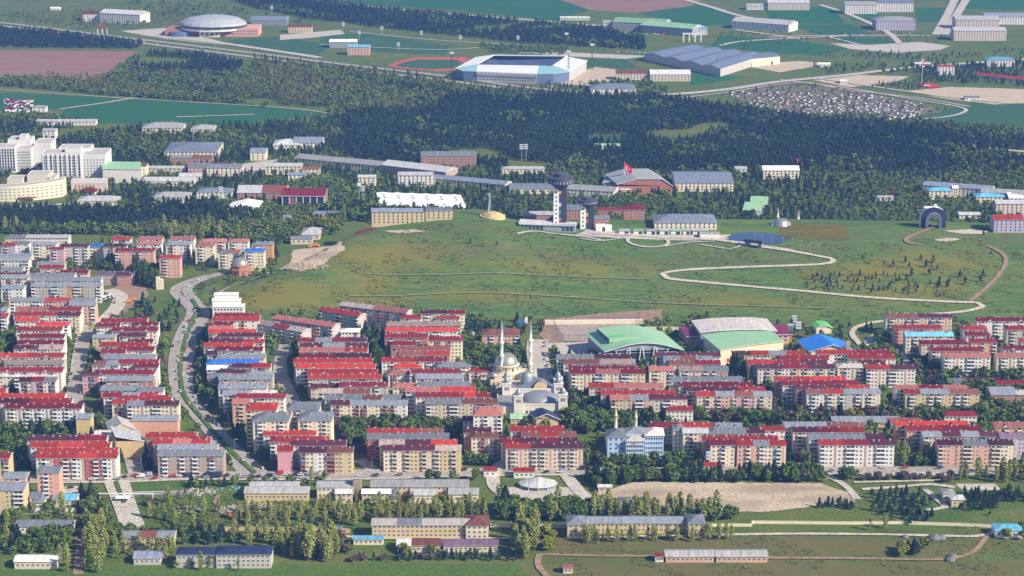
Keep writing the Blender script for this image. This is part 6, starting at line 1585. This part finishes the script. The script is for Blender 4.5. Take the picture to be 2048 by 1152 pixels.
# ------------------------------------------------------------------ cars, vans, cabins, rubble and other small things
CARC = {'white': (.75, .75, .74), 'silver': (.42, .43, .45), 'black': (.03, .03, .035), 'red': (.50, .03, .03), 'yellow': (.70, .42, .03), 'dark blue': (.03, .05, .14), 'grey': (.20, .21, .22)}
TYRE = mat('tyre_rubber', (.02, .02, .02), .9)
def wheel():
    b = MB(); i = 0; n = 10; r = .33
    for s in (-.11, .11): b.v += [(r*math.cos(2*math.pi*k/n), s, .33 + r*math.sin(2*math.pi*k/n)) for k in range(n)]
    for k in range(n): b.f.append((k, (k+1) % n, n+(k+1) % n, n+k)); b.m.append(0)
    b.f += [tuple(range(n))[::-1], tuple(range(n, 2*n))]; b.m += [0, 0]; return b.mesh('wheel', [TYRE])
WHL = wheel()
def car_meshes(kind, m):
    L, Wd, H0, H1 = {'car': (4.3, 1.75, .95, 1.48), 'van': (5.6, 2.0, 1.2, 2.3), 'bus': (11, 2.5, 1.0, 3.1)}[kind]; b = MB(); g = MB(); h = Wd/2
    prof = {'car': [(-L/2, .35), (-L/2, .8), (-L*.27, H0), (L*.47, H0+.02), (L/2, .75), (L/2, .35)], 'van': [(-L/2, .35), (-L/2, 1.1), (-L*.36, H0), (L/2, H0), (L/2, .35)], 'bus': [(-L/2, .4), (-L/2, H0), (L/2, H0), (L/2, .4)]}[kind]
    cab = {'car': [(-L*.25, H0), (-L*.10, H1), (L*.30, H1), (L*.44, H0)], 'van': [(-L*.36, H0), (-L*.26, H1), (L*.49, H1), (L*.5, H0)], 'bus': [(-L/2, H0), (-L*.49, H1), (L*.49, H1), (L/2, H0)]}[kind]
    for q, bb, w_ in ((prof, b, h), (cab, g, h*.90)):
        n = len(q)
        for s in (-1, 1): f = [(x, s*w_, z) for x, z in q]; bb.poly(f if s < 0 else f[::-1])
        for k in range(n): (x0, z0), (x1, z1) = q[k], q[(k+1) % n]; bb.poly([(x0, -w_, z0), (x0, w_, z0), (x1, w_, z1), (x1, -w_, z1)])
    x0, x1 = cab[1][0], cab[2][0]; b.box(x0, x1, -h*.88, h*.88, H1, H1+.06)
    if kind != 'car': b.box(x0 + (1.0 if kind == 'van' else 0), x1, -h*.93, h*.93, H0+(.02 if kind == 'van' else 1.3), H1-.02)
    return b.mesh('body', [m]), g.mesh('cabin_glass', [GLASS]), L
CM = {}
def car(p, rz, kind, colour, label, group):
    m = mat('paint_' + colour.replace(' ', '_'), CARC[colour], .3, .03, 1, 0, .5); key = (kind, colour)
    if key not in CM: CM[key] = car_meshes(kind, m)
    bm_, gm_, L = CM[key]; T = thing('parked_' + kind, label, kind, p, rz, group); put('body', bm_, T); put('cabin_glass', gm_, T)
    for sx in (-.31, .31):
        for sy in (-1, 1): put('wheel', WHL, T, (sx*L, sy*(.78 if kind == 'car' else .95), 0))
rc = random.Random(5)
def cars_along(pts, n, side, lab, grp, sp=1.0, zoff=.5, angle=0, seed=1, cols=None):
    P = smooth_path([gp(*q) for q in pts], 2); r = random.Random(seed); tot = len(P); C_ = {}
    for k in range(n):
        i = min(tot-2, max(0, int((k + r.uniform(.2, .8))/n*(tot-2)))); d = (P[i+1]-P[i]); d.normalize(); sd = side if not isinstance(side, (list, tuple)) else r.choice(side)
        p = P[i] + Vector((-d.y, d.x, 0))*sd; p.z = gh(p.x, p.y) + zoff; c = r.choice(cols or ['white']*5 + ['silver']*3 + ['black', 'grey', 'red', 'dark blue', 'yellow']); kd = r.choice(['car']*8 + ['van'])
        C_[(c, kd)] = C_.get((c, kd), 0) + 1
        car(p, math.atan2(d.y, d.x) + angle, kd, c, '%s %s %s, %s from %s' % (c, kd, lab, ORD[C_[(c, kd)]], 'left' if abs(pts[0][0]-pts[-1][0]) > abs(pts[0][1]-pts[-1][1]) else 'top'), grp)
cars_along([(185,959), (420,955), (640,953)], 34, (-3.4, 2.6, 0), 'on the street below the striped blocks', 'cars on the long street, left part', zoff=1.2)
cars_along([(700,952), (1000,945), (1300,944), (1700,942), (2040,943)], 26, (-4, 3), 'on the street before the right hand blocks', 'cars on the long street, right part', zoff=1.3, seed=2)
cars_along([(384,622), (366,660), (352,700), (349,745), (358,790), (400,840), (445,895), (485,940)], 20, (-3, 2, 3.4), 'on the left carriageway of the boulevard', 'cars on the left carriageway of the boulevard', zoff=.75, seed=3)
cars_along([(409,630), (390,665), (378,705), (374,750), (380,795), (420,845), (470,900), (520,944)], 22, (-3, 2, 3.6), 'on the right carriageway of the boulevard', 'cars on the right carriageway of the boulevard', zoff=.75, seed=4)
cars_along([(175,650), (164,690), (156,740), (150,795)], 13, (-4.6, 4.6), 'along the street between the left columns', 'cars along the street between the left columns', zoff=.75, seed=5)
cars_along([(235,592), (232,616), (214,634)], 3, (-2, 2), 'on the curved road by the bare bank', 'cars on the curved road by the bare bank', zoff=.8, seed=6)
cars_along([(1076,685), (1075,710), (1083,750)], 6, (6, -6), 'in the wide lane behind the mosque', 'cars in the lane behind the mosque', zoff=.9, seed=7)
cars_along([(1322,668), (1345,684), (1362,694)], 7, (-1, 2), 'parked between the green and maroon roofed halls', 'cars between the sports halls', zoff=.4, seed=8, angle=1.2)
cars_along([(1735,690), (1790,700), (1820,735)], 5, (-2, 2), 'on the lane at the right hand rows', 'cars on the lane at the right', zoff=.9, seed=9)
cars_along([(430,558), (400,562), (376,580)], 4, (2, -2), 'at the top bend of the boulevard', 'cars at the top bend of the boulevard', zoff=.75, seed=10)
cars_along([(250,80), (500,110), (700,135), (900,159), (1000,172)], 20, (-6, 3), 'on the far highway', 'cars on the far highway', zoff=.8, seed=11)
cars_along([(1280,112), (1100,108)], 0, 0, '', '')
for q in range(3):
    x0, y0 = ((1120,150), (1020,172), (1190,64))[q]; x1, y1 = ((1160,168), (1150,176), (1330,70))[q]
    cars_along([(x0, y0), (x1, y1)], (6, 10, 16)[q], (-3, 4), ('on the pale lot right of the stadium', 'in front of the stadium', 'in the car park of the green roofed faculty')[q], ('cars right of the stadium', 'cars before the stadium', 'cars at the faculty')[q], zoff=.5, seed=12+q, angle=.6)
cars_along([(1230,105), (1290,108)], 8, (0, 5), 'in the bus yard left of the blue roofed sheds', 'vehicles in the bus yard', zoff=.4, seed=15, angle=1)
cars_along([(1690,72), (1830,70)], 8, (4, 9), 'before the purple brick faculty', 'cars before the purple faculty', zoff=.5, seed=16)
cars_along([(1300,874), (1400,905)], 6, (0, 6), 'on the yard right of the blue building', 'cars right of the blue building', zoff=.4, seed=17, angle=.8)
cars_along([(1420,829), (1530,832)], 7, 3, 'along the wall below the salmon striped rows', 'cars along the wall in the green band', zoff=.3, seed=18)
cars_along([(150,975), (160,1000)], 4, (-3, 3), 'on the small car park by the salmon towers', 'cars by the salmon towers', zoff=.4, seed=19, angle=1.5)
cars_along([(870,985), (895,992)], 4, (0, 4), 'in the yard between the short sheds', 'cars between the short sheds', zoff=.3, seed=20, cols=['white'])
car(gp(428, 957) + Vector((0, 0, 1.6)), 0, 'bus', 'dark blue', 'dark bus with a coloured side on the long street', None); car(gp(212, 600) + Vector((0, 0, .9)), 1.1, 'bus', 'white', 'white bus on the curved road by the bare bank', None); car(gp(197, 1010) + Vector((0, 0, .2)), 1.4, 'bus', 'white', 'white bus parked left of the double avenue', None); car(gp(945, 670) + Vector((0, 0, .2)), .5, 'van', 'white', 'white van parked behind the rows left of the salmon school', None)
for px, py, lab, rz in ((257,606,'orange excavator on the bare bank above the left columns',.3), (622,496,'orange excavator on the building site, left of its twin',.1), (634,494,'orange excavator on the building site, right of its twin',2.8)):
    T = thing('excavator', lab, 'excavator', gp(px, py), rz); OR = mat('excavator_orange', (.75, .28, .02), .5)
    b = MB(); b.box(-2.2, 2.2, -1.6, -1.0, 0, .9, 0, True); b.box(-2.2, 2.2, 1.0, 1.6, 0, .9, 0, True); b.build('crawler_track', TYRE, T); b = MB(); b.box(-2.4, 1.4, -1.4, 1.4, 1, 2.3, 0, True); b.box(-.2, 1.3, -1.4, -.1, 2.3, 3.4); b.build('body', OR, T)
    b = MB(); b.poly([(1.3, .2, 2), (5, .2, 5.2), (5, .7, 5.2), (1.3, .7, 2)]); b.poly([(1.3, .2, 1.4), (1.3, .2, 2.1), (5, .2, 5.4), (5.3, .2, 4.8)]); b.poly([(4.8, .2, 5.4), (5.5, .2, 5.2), (6.9, .2, 1.6), (6.5, .2, 1.5)]); b.build('arm', OR, T); b = MB(); b.box(5.9, 7.2, -.3, 1.2, .6, 1.6, 0, True); b.build('bucket', DARK, T)
# garden cabins beyond the great wood
CW = [MB(), MB()]; CW[0].box(-2.2, 2.2, -2, 2, -1, 2.9); cbw = CW[0].mesh('wall', [WHITE]); CRF = []
for c in ('C', 'V', 'M', 'G'):
    b = MB(); b.poly([(-2.5, -2.4, 2.8), (2.5, -2.4, 2.8), (2.5, 0, 4.2), (-2.5, 0, 4.2)]); b.poly([(2.5, 2.4, 2.8), (-2.5, 2.4, 2.8), (-2.5, 0, 4.2), (2.5, 0, 4.2)]); CRF.append((b.mesh('roof', [rm(c)]), {'C': 'crimson', 'V': 'purple', 'M': 'maroon', 'G': 'grey'}[c]))
CN = 0; rr = random.Random(3)
for row in range(15):
    for k in range(26):
        u = k/25; v = row/14; px = 1440 + 400*u + 60*v*(1-u) + rr.uniform(-4, 4) + (v*90*(1-u)); py = 186 + v*52 - 14*(1-v)*(1-u)*0 + (u-.3)*14*(1-v) + rr.uniform(-.8, .8)
        if px > 1900 - (14-row)*0 or rr.random() < .28 or CN >= 280: continue
        if py < 174 + max(0, (px-1640))*.165: continue
        p = gp(px, py); i, j = int((p.x-GX0)/2), int((p.y-GY0)/2)
        if OCC[i, j]: continue
        me_, rn = CRF[rr.choice((0, 1, 1, 2, 3))]; T = thing('garden_cabin', 'tiny white cabin with %s roof in row %s of the garden colony' % (rn, ORD[row+1]), 'cabin', p, rr.uniform(-.5, .5) + math.pi/2*rr.choice((0, 1, 1)), 'white cabins of the garden colony'); put('wall', cbw, T); put('roof', me_, T); T.scale = (.7, .7, .7); CN += 1
# rubble, hay, billboards, gate, arches
def heap(name, label, cat, px, py, n, rx, ry, m, smin, smax, hh=1.0, seed=1):
    p = gp(px, py); r = random.Random(seed); b = MB()
    for _ in range(n):
        a, q = r.uniform(0, 6.28), math.sqrt(r.random()); x, y = rx*q*math.cos(a), ry*q*math.sin(a); s = r.uniform(smin, smax); t = r.uniform(0, 3.1); z = hh*(1-q)*r.random(); c, d = math.cos(t)*s, math.sin(t)*s; h = s*r.uniform(.4, .9)
        i = len(b.v); b.v += [(x-c, y-d, z), (x+d, y-c, z), (x+c, y+d, z), (x-d, y+c, z), (x-c*.7, y-d*.7, z+h), (x+d*.8, y-c*.6, z+h*1.2), (x+c*.6, y+d*.7, z+h), (x-d*.6, y+c*.8, z+h*.8)]
        for f in ((0,1,5,4),(1,2,6,5),(2,3,7,6),(3,0,4,7),(4,5,6,7)): b.f.append(tuple(i+k for k in f)); b.m.append(0)
    o = b.build(name, m); o.location = p; tag(o, label, cat, None, 'stuff'); return o
RUB = mat('rubble_white', (.50, .45, .40), .9, .45, 2.0); RUB2 = mat('rubble_rust', (.42, .12, .06), .9, .3, 2.0); SHT = mat('sheet_blue', (.20, .42, .58), .6, .2, 1)
heap('rubble_heap', 'pale heap of rubble beside the lawn and the earth track', 'rubble', 400, 984, 110, 11, 8, RUB, .3, .8, 1.0, 2); heap('rubble_heap', 'mixed white and dark heap of rubble below the earth track', 'rubble', 462, 1018, 150, 11, 8, RUB, .25, .65, .7, 3)
heap('rubble_heap', 'thin spread of rubble right of the mixed heap', 'rubble', 508, 1010, 90, 12, 6, RUB, .3, .8, .5, 4); heap('scrap_sheets', 'scattered light blue sheets above the white hut', 'scrap', 452, 980, 16, 12, 6, SHT, .5, 1.2, .1, 5); heap('scrap_heap', 'small rust red heap in the grass below the rubble', 'scrap', 468, 1030, 26, 7, 4, RUB2, .5, 1.1, .6, 6)
heap('rubble_heap', 'pale heap of stones in the grass right of the double avenue', 'rubble', 378, 1018, 60, 9, 8, RUB, .3, .8, .6, 7); heap('rock_spoil', 'pale mound of spoil beside the building site', 'spoil', 612, 532, 150, 20, 14, mat('spoil_sand', (.40, .31, .21), .9), .5, 1.2, 2, 8)
for px, py, lab, s in ((1868,1078,'large dark tarp covered stack by the upper track', 4.2), (1881,1077,'smaller dark stack right of the large tarp covered one', 3.4), (1810,1075,'small grey stack left of the large tarp covered one', 2.2), (1900,1121,'dark stack at the end of the lower track', 3.2), (1905,1115,'pale stack behind the dark one on the lower track', 3.0)):
    p = gp(px, py); b = MB(); b.lathe([(1, -.2), (1.02, .35), (.8, .75), (.45, 1.0), (.05, 1.1)], n=12); T = tag(b.build('hay_stack', mat('tarp_grey', (.16, .16, .17), .8, .4, 1.2), None), lab, 'stack'); T.location = p; T.scale = (s, s*.9, s*.75)
for px, py, w_, lab in ((80,1029,9,'low white billboard on posts, left of its twin'), (139,1028,9,'low white billboard on posts, right of its twin')):
    T = thing('billboard', lab, 'billboard', gp(px, py)); b = MB(); b.box(-w_/2*1.6, w_/2*1.6, -.1, .1, 1.6, 4.2, 0, True); b.build('panel', WHITE, T)
    for k in range(4): b = MB(); x = -6.5 + k*4.3; b.box(x-.08, x+.08, -.08, .08, -1, 1.6); b.build('post', STEEL, T)
T = thing('gate_barrier', 'security gate with small booth across the double avenue', 'gate', gp(247, 1000)); b = MB(); b.box(-22, 20, -.3, .3, 4.2, 4.7, 0, True); b.build('beam', WHITE, T)
for x in (-21, 0, 19): b = MB(); b.box(x-.25, x+.25, -.3, .3, -1, 4.2); b.build('post', WHITE, T)
b = MB(); b.box(-3, 3, -3.5, 0, -.5, 2.6); b.build('booth', wm('u'), T); b = MB(); b.box(-4.5, 4.5, -5, 1, 2.61, 3.0, 0, True); b.build('canopy', WHITE, T)
T = thing('pavilion', 'round pavilion with pale and grey ribbed cone roof by the tennis courts', 'pavilion', gp(1076, 973)); b = MB(); b.lathe([(11.5, -1), (11.5, 2.4)], n=12, sy=.8); b.build('wall', wm('u'), T); b = MB(); b.lathe([(13, 2.3), (13, 2.6), (.3, 6.8), (.05, 7.2)], n=12, sy=.8); b.build('roof', rm('S'), T)
for k in range(12): a = math.pi*k/6; b = MB(); b.box(-.15, .15, -.15, .15, 0, 2.3); b.build('column', WHITE, T).location = (12.6*math.cos(a), 10*math.sin(a), 0)
T = thing('tank', 'leaning cream silo block at the grassy bank below the lone gabled block', 'tank', gp(320, 578)); b = MB(); b.box(-3, 3, -2, 2, -1, 9); b.box(-3, 0, -2.1, 1.9, 9, 11); b.build('tank_body', wm('c'), T)
T = thing('billboard', 'blue and white sign board behind the salmon school', 'sign', gp(1047, 653)); b = MB(); b.box(-3.4, 1, -.1, .1, 0, 6.5); b.build('panel', mat('sign_blue', (.04, .18, .45)), T); b = MB(); b.box(1.01, 3.4, -.1, .1, 0, 8); b.build('panel', WHITE, T)
T = thing('sculpture', 'red and white double arch sculpture by the far highway', 'sculpture', gp(205, 68))
for k in range(2):
    b = MB(); x0 = -3.5 + 7*k; q = [(x0 + 4*math.cos(a), 9 + 4*math.sin(a)) for a in np.linspace(0, math.pi, 9)]
    for i in range(8): b.box(min(q[i][0], q[i+1][0]), max(q[i][0], q[i+1][0]), -.5, .5, min(q[i][1], q[i+1][1])-.6, max(q[i][1], q[i+1][1])+.4, 0, True)
    b.build('arch', FR, T); b = MB(); b.box(x0-4.4, x0-3.4, -.6, .6, -1, 8.4); b.box(x0+3.4, x0+4.3, -.6, .6, -1, 8.4); b.build('leg', WHITE, T)
T = thing('gateway', 'white triple arch campus gateway behind the blue roofed sheds', 'gateway', gp(1385, 84)); b = MB()
for x in (-14, -5, 4, 13): b.box(x-1, x+1, -1, 1, -1, 12)
b.build('pier', wm('w'), T); b = MB(); b.box(-16, 15, -1.2, 1.2, 12.01, 14, 0, True); b.build('beam', wm('w'), T)
# verge strips between the carriageways
ribbon('verge', [(384,600), (396,622), (386,640), (372,680), (363,720), (361,750), (369,793), (410,845), (458,900), (510,948)], 3.4, bpy.data.materials['lawn_green'], .5)
ribbon('verge', [(232,965), (249,1008)], 2.6, bpy.data.materials['lawn_green'], .5)
for k in range(46):
    px = 8 + 56*rr.random(); py = 201 + 24*rr.random(); T = tag(MB_ := None, None) if False else thing('garden_cabin', 'tiny pale hut crowded at the left edge beside the green field', 'cabin', gp(px, py), rr.uniform(-.4, .4), 'huts at the left edge by the field'); put('wall', cbw, T); put('roof', CRF[rr.choice((0, 2, 3))][0], T)
# low scrub and tall grass tufts on the open ground
def tufts(name, label, pts, n, m, size, keep):
    P = [gp(*q) for q in pts]; xs = [p.x for p in P]; ys = [p.y for p in P]; X = rng.uniform(min(xs), max(xs), n); Y = rng.uniform(min(ys), max(ys), n)
    d = np.sin(X*.05 + 2*np.sin(Y*.03))*np.cos(Y*.06) + .6*np.sin(X*.13 + Y*.09); ok = inpoly(X, Y, [(p.x, p.y) for p in P]) & (d > keep)
    ii = np.clip(((X-GX0)/2).astype(int), 0, GN-1); jj = np.clip(((Y-GY0)/2).astype(int), 0, GM-1); ok &= ~OCC[ii, jj]; X, Y = X[ok], Y[ok]; n = len(X); Z = hgt(X, Y)
    c = np.stack([X, Y, Z], -1)[:, None, None, :]; s_ = rng.uniform(.5, 1.3, (n, 1, 1, 1))*size
    t = rng.normal(0, .55, (n, 7, 3, 3)); ce = rng.normal(0, .6, (n, 7, 1, 3)); t[..., 2] = np.abs(t[..., 2])*.7; ce[..., 2] = np.abs(ce[..., 2])*.25; V = (c + (t + ce)*s_).reshape(-1, 3); nv = len(V)
    me_ = bpy.data.meshes.new(name); me_.vertices.add(nv); me_.vertices.foreach_set('co', V.astype(np.float32).ravel()); me_.loops.add(nv); me_.loops.foreach_set('vertex_index', np.arange(nv, dtype=np.int32)); me_.polygons.add(nv//3); me_.polygons.foreach_set('loop_start', np.arange(0, nv, 3, dtype=np.int32)); me_.update(calc_edges=True)
    a_ = me_.attributes.new('tint', 'FLOAT', 'POINT'); a_.data.foreach_set('value', np.repeat(rng.random(n).astype(np.float32), 21)); me_.materials.append(m); tag(put(name, me_), label, 'scrub', None, 'stuff')
TM = tree_mat('B', True); TM.name = 'scrub_green'; TY = tree_mat('Y', True); TY.name = 'scrub_yellow'
for e, c in zip([x for x in TM.node_tree.nodes if x.type == 'VALTORGB'][0].color_ramp.elements, ((.04,.075,.02,1), (.12,.14,.045,1))): e.color = c
for e, c in zip([x for x in TY.node_tree.nodes if x.type == 'VALTORGB'][0].color_ramp.elements, ((.17,.15,.05,1), (.30,.25,.12,1))): e.color = c
HP = [(440,608), (600,535), (700,487), (880,440), (1030,452), (1160,485), (1560,492), (2050,470), (2050,625), (1700,640), (1000,630), (600,630)]
tufts('hill_scrub', 'low green scrub and tall grass over the hill', HP, 9000, TM, 1.0, -.1); tufts('dry_grass', 'pale dry grass tufts over the hill', HP, 6000, TY, .8, .1)
MP = [(1080,1060), (1400,1085), (1700,1052), (2050,1050), (2050,1150), (1100,1152)]
tufts('meadow_scrub', 'low green scrub over the bottom right meadow', MP, 3500, TM, .6, .1); tufts('dry_grass', 'pale dry grass tufts over the bottom right meadow', MP, 3500, TY, .5, 0)
tufts('roadside_scrub', 'scrub and weeds over the rough ground between street and boundary wall', [(260,985), (980,1000), (1160,1045), (700,1060), (260,1060)], 3500, TM, .8, -.2)
tufts('far_scrub', 'scattered scrub over the open ground by the far highway', [(0,10), (500,20), (1100,75), (1500,140), (1100,160), (300,70), (0,36)], 3000, TM, 1.3, 0)
# ------------------------------------------------------------------ haze
b = MB(); b.box(-1500, 1500, -60, 5200, -6, 500, 0, True); hz = b.build('haze', bpy.data.materials.new('haze')); tag(hz, kind='stuff'); m = hz.data.materials[0]; m.use_nodes = True; nt = m.node_tree; nt.nodes.clear()
o_ = nt.nodes.new('ShaderNodeOutputMaterial'); pv = nt.nodes.new('ShaderNodeVolumePrincipled'); pv.inputs['Color'].default_value = (.18, .37, .95, 1); pv.inputs['Density'].default_value = HAZE; pv.inputs['Anisotropy'].default_value = 0.0
nt.links.new(pv.outputs[0], o_.inputs['Volume'])
